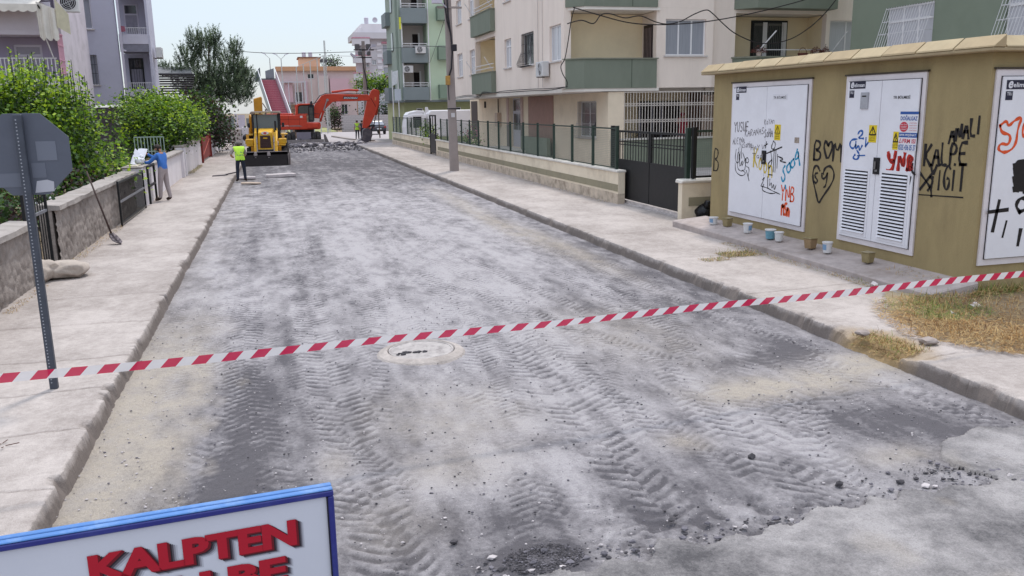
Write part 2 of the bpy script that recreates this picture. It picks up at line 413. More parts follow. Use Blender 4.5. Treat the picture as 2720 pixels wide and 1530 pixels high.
for k, (x0, y0, x1, y1, w, dp, pt) in enumerate(TR):
    L_ = math.hypot(x1 - x0, y1 - y0); tx, ty = (x1 - x0) / L_, (y1 - y0) / L_
    r0, r1 = np.searchsorted(ys, min(y0, y1) - .4), np.searchsorted(ys, max(y0, y1) + .4); c0, c1 = np.searchsorted(xs, min(x0, x1) - .6), np.searchsorted(xs, max(x0, x1) + .6)
    if r1 - r0 < 2: continue
    Xs, Ys = X[r0:r1, c0:c1], Y[r0:r1, c0:c1]; pt = pt * .70
    along = (Xs - x0) * tx + (Ys - y0) * ty; bend = .16 * np.sin(along / L_ * 3.1 + k)
    ac = (-(Xs - x0) * ty + (Ys - y0) * tx + bend) / (w / 2) + .16 * (fbm(Xs * 3, Ys * 3, 200 + k, 2) - .5)
    env = np.clip((1.02 - np.abs(ac)) / .10, 0, 1) * np.clip(along / .5, 0, 1) * np.clip((L_ - along) / .5, 0, 1)
    env = env * np.clip((fbm(Xs * .9, Ys * .45, 300 + k, 3) - .33) / .12, 0, 1)
    brk = np.clip((fbm(Xs * 4.5, Ys * 4.0, 320 + k, 3) - .28) / .22, 0, 1)
    ph = (along * (1 if k % 2 else -1) + .30 * w * np.abs(ac) ** 1.3) / pt + np.where(ac > 0, 0.0, .5) + .5 * (fbm(Xs * 2.5, Ys * 2.5, 400 + k, 3) - .5)
    s_ = np.sin(2 * np.pi * ph) + .5 * (fbm(Xs * 9, Ys * 9, 420 + k, 2) - .5)
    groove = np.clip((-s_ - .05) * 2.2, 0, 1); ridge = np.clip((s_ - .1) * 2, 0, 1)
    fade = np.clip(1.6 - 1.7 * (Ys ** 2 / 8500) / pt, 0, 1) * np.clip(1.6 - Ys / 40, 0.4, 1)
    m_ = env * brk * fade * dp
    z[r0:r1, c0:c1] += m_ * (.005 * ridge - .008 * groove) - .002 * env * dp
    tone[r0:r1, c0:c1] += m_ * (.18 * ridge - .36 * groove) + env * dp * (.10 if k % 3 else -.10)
# crumbly pits near the torn asphalt edge
pit = np.clip((fbm(X * 6, Y * 6, 501, 4) - .5) * 4, 0, 1) * blob(X, Y, 3.2, 4.75, 2.4, .3)
z -= .03 * pit; tone -= .5 * pit
blk = blob(X, Y, 1.45, 4.62, .3, .22); tone -= 1.1 * np.clip(blk * 1.6 - .15 + .5 * (dust3 - .5), 0, 1); z += .03 * blk
# scraped heap up by the machines
z += .06 * np.clip((Y - 66) / 8, 0, 1) * fbm(X * 1.2, Y * .8, 601, 3)
soil = np.zeros_like(X)
road_m = ground_mat('milled_road_dust', lin(112, 108, 112), lin(196, 190, 192), lin(200, 188, 174), lin(158, 136, 110), bump=.9)
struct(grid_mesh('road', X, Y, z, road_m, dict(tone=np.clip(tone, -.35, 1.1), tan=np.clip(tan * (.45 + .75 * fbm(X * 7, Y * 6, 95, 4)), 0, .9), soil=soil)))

# --- cross street asphalt with torn edge
xs = np.arange(.2, 9.2, .022); ysa = np.arange(2.6, 5.75, .022); X, Y = np.meshgrid(xs, ysa)
edge = 4.50 + .055 * (X - 2) + .07 * (fbm(X * 14, X * 0, 708, 3) - .5) + .10 * (np.abs(((X + .25 * vn(X * 1.3, X * 0, 709)) / .40) % 1 - .5) * 2 - .5) + .08 * (fbm(X * 3.1, X * 0 + 3, 700, 3) - .5) * 2 + .10 * np.clip((vn(X * 2.6, X * 0, 705) - .55) * 4, -.6, 1)
edge = np.where(X < 1.5, edge - (1.5 - X) * .35, edge)
keep = (Y < edge) | ((((X - 5.9) / .95) ** 2 + ((Y - 5.0) / (.5 + .12 * vn(X * 4, Y * 4, 720))) ** 2) < 1 + .25 * (fbm(X * 5, Y * 5, 711, 3) - .5))
dist = np.clip((edge - Y) / .12, 0, 1)
za = -.135 + .012 * (fbm(X * 1.2, Y * 1.2, 730, 3) - .5) + .012 * (fbm(X * 16, Y * 16, 740, 3) - .5) - .02 * (1 - dist) * fbm(X * 9, Y * 9, 735, 2)
ton = .46 + 1.5 * (fbm(X * 1.6, Y * 1.6, 750, 5) - .5) + .7 * (fbm(X * 9, Y * 9, 752, 4) - .5) + .3 * (1 - dist) * vn(X * 9, Y * 9, 7)
asph_m = ground_mat('dusty_asphalt', lin(104, 101, 103), lin(190, 184, 183), lin(196, 182, 164), lin(150, 120, 90), bump=.7, nscale=34)
inner = keep.copy(); inner[1:-1, 1:-1] = keep[1:-1, 1:-1] & keep[:-2, 1:-1] & keep[2:, 1:-1] & keep[1:-1, :-2] & keep[1:-1, 2:]
za = np.where(inner, za, za - .06)
struct(grid_mesh('torn_asphalt', X, Y, za, asph_m, dict(tone=ton, tan=np.clip((fbm(X * 2, Y * 2, 760, 3) - .62) * 2, 0, .6), soil=0 * X), keep=keep))
b = MB(); b.quad((-60, -40, -.150), (60, -40, -.150), (60, 2.9, -.150), (-60, 2.9, -.150))
struct(b.build('cross_street', mat('asphalt_far', lin(134, 131, 136), .95, .2, 3)))

# --- pavements (kerb face, broken arris and slabs in one sheet)
pave_m = ground_mat('concrete_pavement', lin(138, 127, 121), lin(207, 196, 190), lin(188, 170, 148), lin(176, 150, 112), bump=.22, nscale=14)
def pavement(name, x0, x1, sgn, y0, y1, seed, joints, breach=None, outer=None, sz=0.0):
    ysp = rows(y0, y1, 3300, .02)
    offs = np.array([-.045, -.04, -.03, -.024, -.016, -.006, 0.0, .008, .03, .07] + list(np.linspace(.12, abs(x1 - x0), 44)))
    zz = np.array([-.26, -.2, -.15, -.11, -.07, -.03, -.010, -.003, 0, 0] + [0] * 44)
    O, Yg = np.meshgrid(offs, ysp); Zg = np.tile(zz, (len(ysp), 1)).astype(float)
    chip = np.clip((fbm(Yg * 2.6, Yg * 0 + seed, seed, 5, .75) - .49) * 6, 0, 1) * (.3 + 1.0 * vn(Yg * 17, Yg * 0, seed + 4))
    front = np.clip((.13 - O) / .13, 0, 1)
    ex = .02 * (fbm(Yg * .4, Yg * 0, seed + 1, 3) - .5) + .022 * (fbm(Yg * 16, O * 30, seed + 2, 4, .7) - .5) * front
    Og = O + ex + .055 * chip * np.clip((Zg + .2) / .2, 0, 1) * front
    Zg -= .035 * chip * np.exp(-((O - .0) / .05) ** 2)
    Zg += .010 * (fbm(O * 1.2, Yg * .7, seed + 5, 3) - .5) * (O > .05) + .012 * (fbm(O * 30, Yg * 8, seed + 6, 3) - .5) * front
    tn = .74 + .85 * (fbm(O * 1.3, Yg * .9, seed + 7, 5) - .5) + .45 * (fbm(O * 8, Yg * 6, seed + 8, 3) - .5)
    tn -= 1.05 * np.clip((-Zg - .012) / .10, 0, 1) * (.6 + .8 * fbm(Yg * 3, O * 12, seed + 9, 3)) + .25 * chip * front  # kerb face painted darker for its shade, mottled with soil grime
    for jy in joints:
        d = np.abs(Yg - jy - .05 * np.sin(O * 2.1 + jy) - .03 * (vn(O * 9, Yg * 0, seed + int(jy * 7)) - .5)); w = np.maximum(.012, Yg ** 2 / 5000)
        ln = np.exp(-(d / w) ** 2) * (O > .0) * np.minimum(1, .016 / w)
        Zg -= .010 * ln; tn -= .55 * ln
    soilm = np.zeros_like(O); tnn = np.clip((O - abs(x1 - x0) + .28 + .25 * (fbm(O * 4, Yg * 2, seed + 12, 3) - .5)) / .3, 0, 1) * .7
    tnn = tnn * np.clip(fbm(Yg * 1.7, O * 2, seed + 13, 3) * 2 - .6, 0, 1)
    if breach:
        bx, by, br = breach
        s_ = np.clip(1.25 - np.hypot((O - .1) / .42, (Yg - by) / br) + .5 * (fbm(O * 5, Yg * 5, seed + 20, 3) - .5), 0, 1)
        Zg = Zg * (1 - s_) + s_ * (-.20 + .42 * np.clip(O + .1, 0, .45)) + .05 * s_ * (fbm(O * 12, Yg * 12, seed + 21, 3) - .5)
        soilm = np.clip(s_ * 1.6, 0, 1)
    Xg = x0 + sgn * Og
    kp = None
    if outer is not None: kp = outer(Xg, Yg)
    if sgn < 0: Xg, Yg, Zg, tn, tnn, soilm = [a[:, ::-1] for a in (Xg, Yg, Zg, tn, tnn, soilm)]; kp = kp[:, ::-1] if kp is not None else None
    return struct(grid_mesh(name, Xg, Yg, Zg + sz, pave_m, dict(tone=np.clip(tn, -.3, 1.1), tan=tnn, soil=soilm), keep=kp, smooth=False))
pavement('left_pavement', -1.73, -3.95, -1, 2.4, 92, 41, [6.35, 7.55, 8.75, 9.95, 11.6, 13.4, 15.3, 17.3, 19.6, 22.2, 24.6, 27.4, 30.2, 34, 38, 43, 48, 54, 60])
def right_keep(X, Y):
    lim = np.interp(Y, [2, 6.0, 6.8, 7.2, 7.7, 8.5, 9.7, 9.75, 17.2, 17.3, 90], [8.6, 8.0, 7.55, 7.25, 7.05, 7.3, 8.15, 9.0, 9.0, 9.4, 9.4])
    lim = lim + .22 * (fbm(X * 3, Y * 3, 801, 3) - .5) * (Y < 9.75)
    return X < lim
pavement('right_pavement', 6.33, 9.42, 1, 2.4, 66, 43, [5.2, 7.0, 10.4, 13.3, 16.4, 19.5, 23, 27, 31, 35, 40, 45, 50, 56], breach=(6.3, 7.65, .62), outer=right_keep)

# --- dry lot beside the kiosk
xs = np.arange(6.7, 15, .05); ysl = np.arange(2.4, 10.2, .05); X, Y = np.meshgrid(xs, ysl)
zl = -.028 + .05 * np.clip((X - 7.4) / 2, 0, 1) + .05 * (fbm(X * 1.3, Y * 1.3, 820, 4) - .5) + .03 * (fbm(X * 8, Y * 8, 822, 3) - .5)
lot_m = ground_mat('dry_lot_soil', lin(146, 122, 96), lin(196, 174, 144), lin(205, 190, 162), lin(160, 134, 104), bump=.6)
struct(grid_mesh('dry_lot', X, Y, zl, lot_m, dict(tone=.5 + 1.2 * (fbm(X, Y, 830, 4) - .5), tan=np.clip((fbm(X * 3, Y * 3, 835, 3) - .5) * 2, 0, .8), soil=0 * X)))

# --- the rest of the ground
earth_m = mat('garden_earth', lin(128, 112, 92), .95, .25, 2.5, bump=.3)
b = MB(); b.quad((-900, -300, -.42), (900, -300, -.42), (900, 1500, -.42), (-900, 1500, -.42)); struct(b.build('ground', earth_m))
b = MB(); b.box(-26, -3.93, 2.4, 92, -.4, -.03); struct(b.build('garden_ground', earth_m))
b = MB(); b.box(9.18, 40, 17.4, 66, -.4, .02); struct(b.build('forecourt', mat('forecourt_concrete', lin(176, 168, 166), .9, .15, 2, dirt=.4)))
b = MB(); b.box(9.5, 40, 10.1, 17.38, -.4, -.03); struct(b.build('yard_ground', earth_m))
far_m = mat('far_street_surface', lin(166, 158, 158), .95, .12, .6, dirt=.5, dirt_col=lin(140, 132, 132), dirt_scale=.35)
b = MB(); b.box(-60, 90, 78.2, 111, -.4, -.06); b.box(-1.6, 6.3, 76.4, 78.2, -.4, -.064); b.box(6.36, 90, 66.02, 78.2, -.4, -.03); b.box(-60, -3.95, 92.02, 92.5, -.4, -.05); struct(b.build('far_street', far_m))
b = MB(); b.box(2, 7.9, 111.01, 150, -.4, .02); struct(b.build('sports_ground', mat('dry_grass_far', lin(150, 150, 104), .95, .3, .5)))
b = MB()
b.prism([(6.9, 78.6), (7.2, 78.6), (6.2, 91), (5.8, 91)], lambda a, c, d: (a, c, d), -.06, .06); struct(b.build('far_kerb', mat('kerb_far', lin(150, 140, 135), .9, .2, 3)))
# ================================================================ helpers for walls and openings
class Face:
    """a vertical wall plane: origin corner, horizontal unit u, outward normal n"""
    def __init__(s, o, u, n): s.o = Vector(o); s.u = Vector(u); s.n = Vector(n)
    def p(s, a, z, d=0.0):
        q = s.o + s.u * a + s.n * d; return (q.x, q.y, q.z + z)
    def __call__(s, a, z, d=0.0): return s.p(a, z, d)
def fbox(mb, F, a0, a1, z0, z1, d0, d1, mi=None):
    mb.hexa([F(a0, z0, d0), F(a1, z0, d0), F(a1, z0, d1), F(a0, z0, d1), F(a0, z1, d0), F(a1, z1, d0), F(a1, z1, d1), F(a0, z1, d1)], mi)
def wall_panel(mb, F, a0, a1, z0, z1, th, holes, mi=None):
    """solid wall with real openings; the outer face lies at d=0, thickness inward"""
    A = sorted({a0, a1, *[h[0] for h in holes], *[h[1] for h in holes]}); Z = sorted({z0, z1, *[h[2] for h in holes], *[h[3] for h in holes]})
    A = [a for a in A if a0 - 1e-6 <= a <= a1 + 1e-6]; Z = [z for z in Z if z0 - 1e-6 <= z <= z1 + 1e-6]
    inh = lambda a, z: any(h[0] < a < h[1] and h[2] < z < h[3] for h in holes)
    for i in range(len(A) - 1):
        for j in range(len(Z) - 1):
            if inh((A[i] + A[i + 1]) / 2, (Z[j] + Z[j + 1]) / 2): continue
            mb.quad(F(A[i], Z[j]), F(A[i + 1], Z[j]), F(A[i + 1], Z[j + 1]), F(A[i], Z[j + 1]), mi)
            mb.quad(F(A[i], Z[j], -th), F(A[i], Z[j + 1], -th), F(A[i + 1], Z[j + 1], -th), F(A[i + 1], Z[j], -th), mi)
    for h in holes:
        x0, x1, y0, y1 = h
        mb.quad(F(x0, y0), F(x0, y1), F(x0, y1, -th), F(x0, y0, -th), mi); mb.quad(F(x1, y0), F(x1, y0, -th), F(x1, y1, -th), F(x1, y1), mi)
        mb.quad(F(x0, y0), F(x0, y0, -th), F(x1, y0, -th), F(x1, y0), mi); mb.quad(F(x0, y1), F(x1, y1), F(x1, y1, -th), F(x0, y1, -th), mi)
    for (x, s_) in ((a0, 1), (a1, -1)): mb.quad(F(x, z0), F(x, z0, -th), F(x, z1, -th), F(x, z1), mi)
    mb.quad(F(a0, z1), F(a1, z1), F(a1, z1, -th), F(a0, z1, -th), mi); mb.quad(F(a0, z0), F(a0, z0, -th), F(a1, z0, -th), F(a1, z0), mi)

M_white = mat('white_upvc', lin(226, 224, 226), .4, .04, 3)
M_glass_d = mat('dark_glass', lin(46, 48, 54), .08, .25, 1.2, spec=.6)
M_glass_c = mat('curtained_glass', lin(150, 152, 160), .15, .12, 2.2, spec=.6, stretch=(9, 9, .4))
M_glass_l = mat('net_curtain_glass', lin(188, 188, 194), .2, .10, 3, spec=.5, stretch=(12, 12, .4))
M_black = mat('black_iron', lin(29, 29, 31), .5, .25, 8)
M_sill = mat('sill_stone', lin(196, 188, 184), .7, .1, 4)
M_greyiron = mat('white_painted_iron', lin(206, 204, 206), .5, .08, 8)

def window(parent, F, a0, a1, z0, z1, cols=2, glass=None, frame=None, deep=.14, sill=True, fw_=.06, trans=None, grille=None, name='window'):
    """frame + panes + sill set into an opening"""
    glass = glass or M_glass_c; frame = frame or M_white
    f = MB(); d0, d1 = -deep - .05, -deep
    fbox(f, F, a0, a1, z0, z0 + fw_, d0, d1); fbox(f, F, a0, a1, z1 - fw_, z1, d0, d1)
    fbox(f, F, a0, a0 + fw_, z0 + fw_, z1 - fw_, d0, d1); fbox(f, F, a1 - fw_, a1, z0 + fw_, z1 - fw_, d0, d1)
    w = (a1 - a0 - fw_) / cols
    for k in range(1, cols): fbox(f, F, a0 + k * w, a0 + k * w + fw_, z0 + fw_, z1 - fw_, d0, d1 + .004)
    if trans: fbox(f, F, a0 + fw_, a1 - fw_, trans - fw_ / 2, trans + fw_ / 2, d0, d1 + .008)
    o = f.build(name, frame, parent)
    for k in range(cols):
        g = MB(); fbox(g, F, a0 + k * w + fw_ + .002, a0 + (k + 1) * w - .002, z0 + fw_ + .002, z1 - fw_ - .002, d0 + .012, d0 + .03)
        g.build('pane', glass, o)
    if sill:
        s_ = MB(); fbox(s_, F, a0 - .08, a1 + .08, z0 - .06, z0 - .002, -.05, .07); s_.build('sill', M_sill, o)
    if grille:
        gm, kind = grille; g = MB(); n = max(3, int((a1 - a0) / .12))
        for k in range(n + 1):
            a = a0 + (a1 - a0) * k / n
            if kind == 'bulge': g.tube([F(a, z1, .03), F(a, z0 + (z1 - z0) * .45, .05), F(a, z0 + .12, .28), F(a, z0 - .02, .26), F(a, z0 - .05, .02)], .009, 4)
            elif kind == 'lean': g.tube([F(a, z1, .04), F(a, z0, .50)], .011, 4)
            else: fbox(g, F, a - .008, a + .008, z0, z1, .02, .036)
        for t in (.03, .33, .62, .97):
            z = z0 + (z1 - z0) * (1 - t); d = {'bulge': .04 + .22 * max(0, t - .5) * 2, 'lean': .04 + .46 * t}.get(kind, .028)
            g.bar(F(a0, z, d), F(a1, z, d), .018, .018)
        if kind == 'lean':
            for a in (a0, a1):
                for t in (.03, .33, .62, .97): g.bar(F(a, z0 + (z1 - z0) * (1 - t), 0), F(a, z0 + (z1 - z0) * (1 - t), .04 + .46 * t), .016, .016)
        g.build('window_grille', gm, o)
    return o

def ac_unit(F, a, z, label, w=.8, h=.55, d=.3, lee=.06, group='air conditioner outdoor units on the facades', bracket=True):
    p = F(a, z, lee); t = thing('air_conditioner', label, 'air conditioner', p, 0, group)
    b = MB(); fbox(b, F, a, a + w, z, z + h, lee, lee + d); b.build('casing', mat('ac_white', lin(206, 204, 204), .5, .08, 5, dirt=.2), t, bevel=.02)
    c = (a + w * .4, z + h * .5); g = MB(); n = 20; R1 = h * .40
    ring = [F(c[0] + R1 * math.cos(q * 2 * math.pi / n), c[1] + R1 * math.sin(q * 2 * math.pi / n), lee + d + .006) for q in range(n)]
    g.add(ring, [tuple(range(n))]); g.build('fan_opening', mat('ac_dark', lin(40, 40, 44), .6), t)
    g = MB()
    for rr in (.12, .22, .32, .40): g.tube([F(c[0] + rr * h * math.cos(q * 2 * math.pi / 20), c[1] + rr * h * math.sin(q * 2 * math.pi / 20), lee + d + .016) for q in range(21)], .006, 4, caps=False)
    for q in range(4): g.bar(F(c[0], c[1], lee + d + .016), F(c[0] + R1 * math.cos(q * 1.571 + .4), c[1] + R1 * math.sin(q * 1.571 + .4), lee + d + .016), .01, .01)
    g.build('fan_guard', M_white, t)
    if bracket:
        g = MB()
        for q in (.12, w - .12): g.bar(F(a + q, z - .02, 0), F(a + q, z - .02, lee + d), .03, .03)
        g.build('bracket', mat('bracket_rust', lin(120, 110, 104), .7), t)
    return t

# ================================================================ TRANSFORMER KIOSK
KX = 9.2
M_olive = mat('kiosk_render', lin(154, 137, 100), .88, .09, 2.2, dirt=.38, dirt_col=lin(104, 90, 68), dirt_scale=1.4, bump=.3, bump_scale=90, stretch=(1, 1, .35))
M_kdoor = mat('kiosk_door_enamel', lin(222, 220, 226), .45, .03, 2.5, dirt=.10, dirt_col=lin(150, 140, 138), dirt_scale=2.2)
M_kframe = mat('kiosk_door_frame', lin(214, 206, 208), .5, .05, 3, dirt=.2)
kiosk = thing('transformer_kiosk', 'olive rendered electricity kiosk with graffiti, white steel doors and a tan tiled roof edge', 'transformer kiosk', (KX, 9.3, .15))
FS = Face((KX, 9.1, 0), (0, 1, 0), (-1, 0, 0))           # street side, a runs away from the camera
FE = Face((KX, 9.3, 0), (1, 0, 0), (0, -1, 0))           # end that faces the camera
b = MB()
b.box(KX, 13.4, 9.3, 16.68, .02, 3.26)
b.build('wall', M_olive, kiosk)
# roof slab and its tiles
b = MB(); b.box(KX - .22, 13.6, 9.08, 16.88, 3.262, 3.312); b.build('eave', mat('eave_metal', lin(158, 140, 110), .6, .12, 5, dirt=.35, dirt_col=lin(120, 100, 76)), kiosk, bevel=.012)
b = MB(); b.box(KX - .03, 13.4, 9.27, 16.7, 3.314, 3.44); b.build('roof', mat('roof_screed', lin(96, 82, 64), .9, .15, 3), kiosk)
tile_m = [mat('roof_tile_%s' % n_, lin(*c_), .7, .10, 4, dirt=.25, dirt_col=lin(150, 124, 92)) for n_, c_ in (('tan', (166, 146, 114)), ('pale', (174, 156, 124)), ('pink', (160, 136, 110)))]
n = 11; L0 = (16.9 - 9.06) / n
for k in range(n):
    y0 = 9.06 + k * L0 + .012; y1 = y0 + L0 - .024; b = MB(); j = .004 * (k % 3)
    b.hexa([(KX - .225, y0, 3.314), (KX - .035, y0, 3.314), (KX - .035, y1, 3.314), (KX - .225, y1, 3.314), (KX - .215, y0, 3.335 + j), (KX - .04, y0, 3.475 + j), (KX - .04, y1, 3.475 + j), (KX - .215, y1, 3.335 + j)])
    b.build('roof_tile', tile_m[(k * 7 + k // 2) % 3], kiosk, bevel=.004)
for k in range(6):
    x0 = KX - .012 + k * .73; x1 = x0 + .705; b = MB()
    b.hexa([(x0, 9.075, 3.314), (x1, 9.075, 3.314), (x1, 9.262, 3.314), (x0, 9.262, 3.314), (x0, 9.085, 3.335), (x1, 9.085, 3.335), (x1, 9.258, 3.475), (x0, 9.258, 3.475)])
    b.build('roof_tile', tile_m[(k * 5 + 1) % 3], kiosk, bevel=.004)
M_navy = flat('navy_plate', lin(34, 32, 52), .5); M_print = flat('white_print', lin(214, 212, 218), .6); M_ink = flat('black_print', lin(34, 30, 32), .6)
M_yel = mat('warning_yellow', lin(216, 188, 32), .5, .05, 9)
PAL = {c_: mat('spray_' + c_, lin(*v_), .8, .2, 14) for c_, v_ in dict(black=(36, 32, 32), grey=(112, 106, 110), blue=(44, 92, 160), cyan=(40, 140, 176), red=(178, 44, 34), orange=(214, 84, 44), yellow=(196, 172, 70), darkred=(120, 30, 30)).items()}
PALM = list(PAL.values()); PI_ = {k: i for i, k in enumerate(PAL)}

def kiosk_door(F, a0, a1, z0, z1, mirror, vents, name_w=.62):
    """two-leaf steel door; a runs along F.u; the photo's left is the larger a on the street side"""
    d = thing_part = MB()
    fbox(d, F, a0, a1, z0, z1, .002, .03); fr = d.build('door', M_kframe, kiosk)
    mid = (a0 + a1) / 2
    sh = MB(); fbox(sh, F, a0 + .075, a1 - .075, z0 + .085, z1 - .085, .031, .036); sh.build('door_rebate', flat('door_gap', lin(62, 58, 62), .8), fr)
    for (l0, l1) in ((a0 + .085, mid - .005), (mid + .005, a1 - .085)):
        b = MB(); fbox(b, F, l0, l1, z0 + .095, z1 - .095, .037, .062); b.build('door_leaf', M_kdoor, fr, bevel=.004)
    g = MB(); fbox(g, F, a0 - .03, a1 + .03, z1 + .002, z1 + .028, .002, .05); g.build('drip_rail', flat('drip', lin(70, 62, 52), .7), fr)
    def local(u, v, e=0.0):     # u: from the photo's left edge of the door, v: up from its bottom
        return F(a1 - u if mirror else a0 + u, z0 + v, .063 + e)
    return fr, local
def panel(local, parent, u0, u1, v0, v1, m, name, e=.003, bev=0):
    b = MB(); P = [local(u0, v0, 0), local(u1, v0, 0), local(u1, v1, 0), local(u0, v1, 0), local(u0, v0, e), local(u1, v0, e), local(u1, v1, e), local(u0, v1, e)]
    b.hexa([P[0], P[1], P[5], P[4], P[3], P[2], P[6], P[7]]); return b.build(name, m, parent, bevel=bev)
def letters(local, parent, t, u0, v0, w, h, m, e=.0045, bold=.0, name='lettering', shear=0):
    b = MB(); text_on(b, t, local, u0, v0, w, h, e, bold, None, shear); return b.build(name, m, parent)
def plates(lo, fr, W_, H_, u, v, tr, w=.38):
    panel(lo, fr, u, u + w, v - .12, v, M_navy, 'nameplate')
    letters(lo, fr, 'e', u + .02, v - .108, .075, .095, M_print, bold=.03, name='nameplate_letter', shear=.2); letters(lo, fr, 'elimsan', u + .11, v - .095, w - .13, .062, M_print, bold=.02, name='nameplate_letter')
    panel(lo, fr, u, u + .115, v - .26, v - .145, M_navy, 'number_plate'); letters(lo, fr, tr, u + .018, v - .20, .08, .04, M_print, name='number_letter', bold=.01)
def warning(lo, fr, u, v, w=.19, h=.33):
    panel(lo, fr, u, u + w, v, v + h, M_yel, 'warning_sign'); b = MB(); cx = u + w / 2
    for (p, q) in (((-.08, .15), (0, .30)), ((0, .30), (.08, .15)), ((.08, .15), (-.08, .15))): stroke(b, [(cx + p[0] * w / .19, v + p[1] * h / .33), (cx + q[0] * w / .19, v + q[1] * h / .33)], lo, .016, .0046, None, random, 0)
    stroke(b, [(cx + .008, v + h * .8), (cx - .012, v + h * .66), (cx + .014, v + h * .64), (cx - .004, v + h * .5)], lo, .012, .0048, None, random, 0)
    for q in range(3): text_on(b, ('TEHLIKE', 'ELEKTRIK', 'DIKKAT')[q], lo, cx - .065, v + .095 - q * .035, .13, .02, .0046)
    b.build('warning_print', M_ink, fr)
def louvre(lo, fr, u0, u1, v0, v1, n):
    fo = MB(); panel(lo, fr, u0 - .05, u1 + .05, v0 - .05, v1 + .05, M_kdoor, 'vent_plate', .006)
    panel(lo, fr, u0, u1, v0, v1, flat('vent_dark', lin(30, 28, 32), .9), 'vent_opening', .0075)
    st = (v1 - v0) / n; first = None
    for k in range(n):
        v = v0 + k * st
        if first is None:
            b = MB(); b.hexa([lo(u0, v, .008), lo(u1, v, .008), lo(u1, v + st * .12, .034), lo(u0, v + st * .12, .034), lo(u0, v + st * .56, .008), lo(u1, v + st * .56, .008), lo(u1, v + st * .56, .012), lo(u0, v + st * .56, .012)])
            first = b.build('vent_slat', M_kdoor, fr)
        else: copy_part(first, fr, (0, 0, k * st))
def lock(lo, fr, u, v):
    panel(lo, fr, u - .07, u + .07, v - .13, v + .13, flat('lock_black', lin(28, 26, 30), .5), 'lock_plate', .02, .004)
    b = MB(); b.tube([lo(u - .01, v + .07, .03), lo(u - .01, v - .05, .035)], .016, 6); b.tube([lo(u + .02, v - .06, .028), lo(u + .025, v - .09, .03)], .022, 6); b.build('door_handle', mat('lock_metal', lin(120, 116, 116), .4, .1, 9, metal=.6), fr)

# door 1 (the far one)
def sp(t, col, u, v, w, h, lw, **k):
    g = MB(); spray(g, t, lo, u, v, w, h, lw, .0018, **k); g.build('graffiti', PAL[col], fr)
def draw(col, w, groups, du=0, dv=0, su=1, sv=1, d=.0019):
    g = MB()
    for pts in groups: stroke(g, [(u * su + du, v * sv + dv) for u, v in pts], lo, w, d)
    g.build('graffiti', PAL[col], fr)
fr, lo = kiosk_door(FS, 4.08, 6.77, .345, 3.055, True, False); W1, H1 = 2.69, 2.71
plates(lo, fr, W1, H1, .22, 2.64, 'TR3')
panel(lo, fr, 1.55, 2.02, 2.36, 2.47, M_print, 'door_sign'); letters(lo, fr, 'TR BÖLMESİ', 1.58, 2.385, .41, .06, M_ink, bold=.01)
warning(lo, fr, 1.66, 1.62, .20, .29); lock(lo, fr, 1.345, 1.28)
panel(lo, fr, 2.32, 2.46, 1.59, 1.69, mat('sticker_brown', lin(150, 136, 126), .6, .4, 40), 'sticker')
sp('YUSUF', 'grey', .20, 1.74, .56, .19, .020, rise=.05); sp('KARANAS', 'grey', .62, 1.66, .70, .13, .014, rise=.10)
sp('ALEYNA', 'grey', .16, 1.49, .46, .12, .013, rise=.08); sp('YaSaMin', 'grey', .42, 1.42, .50, .11, .011, rise=.08); sp('HAY V', 'grey', .86, 1.40, .45, .10, .012, rise=.05); sp('SoHA', 'grey', 1.32, 1.66, .30, .15, .016, rise=.1); sp('KaYAn', 'grey', 1.30, 1.90, .36, .10, .009, rise=.1); sp('Tan', 'grey', .92, 1.24, .44, .10, .012, rise=.05)
sp('Koon', 'yellow', .98, 1.08, .72, .36, .036, rise=-.30, jit=.02)
draw('black', .017, ([(.30, 1.12), (.26, .9), (.40, .82), (.46, 1.0), (.36, 1.1), (.36, .75), (.5, .68), (.62, .72)], [(.46, 1.08), (.44, .72), (.58, .95), (.52, .75), (.72, 1.02), (.66, .72)], [(.56, 1.06), (.72, .84), (.82, .92), (.70, 1.0), (.66, .8), (.84, .78), (.80, .60)], [(.28, .84), (.30, .66), (.55, .58), (.72, .66), (.60, .70)], [(.40, 1.15), (.42, .92)], [(.50, 1.15), (.52, .95)], [(.72, .72), (.84, .52)]), 0, .27)
draw('black', .022, ([(1.66, 1.34), (1.58, 1.2), (1.70, 1.18), (1.74, 1.3), (1.66, 1.34)], [(1.45, 1.1), (1.95, 1.24)], [(1.58, 1.15), (1.66, .95), (1.56, .80), (1.50, .9), (1.62, .98)], [(1.70, 1.18), (1.70, .76)], [(1.76, 1.18), (1.76, .76)], [(1.82, 1.1), (1.82, .84)], [(1.36, 1.24), (1.46, 1.28)], [(1.40, 1.2), (1.42, 1.32)], [(1.84, 1.06), (2.05, 1.02), (1.86, .98), (2.1, .96)]), -.02, .26)
draw('black', .017, ([(1.20, .30), (1.34, .50), (1.24, .42)], [(1.20, .30), (1.45, .28), (1.60, .24), (1.86, .20)], [(1.30, .34), (1.22, .22), (1.5, .18), (1.70, .2)], [(1.42, .50), (1.44, .28)], [(1.50, .46), (1.50, .30), (1.56, .42), (1.58, .26), (1.64, .40), (1.66, .24), (1.72, .36)], [(1.44, .54), (1.58, .54)]), .08, .42)
draw('cyan', .036, ([(2.42, 1.24), (2.34, 1.02), (2.50, 1.12), (2.42, 1.24), (2.52, .96)], [(2.32, 1.06), (2.22, .98), (2.28, .88), (2.38, .96), (2.32, 1.06)], [(2.20, .98), (2.10, .90), (2.16, .78), (2.26, .86), (2.20, .98)], [(2.06, .92), (1.98, .84), (2.10, .72), (2.02, .60), (1.96, .70)], [(2.10, .56), (2.12, .50)]), 0, .24)
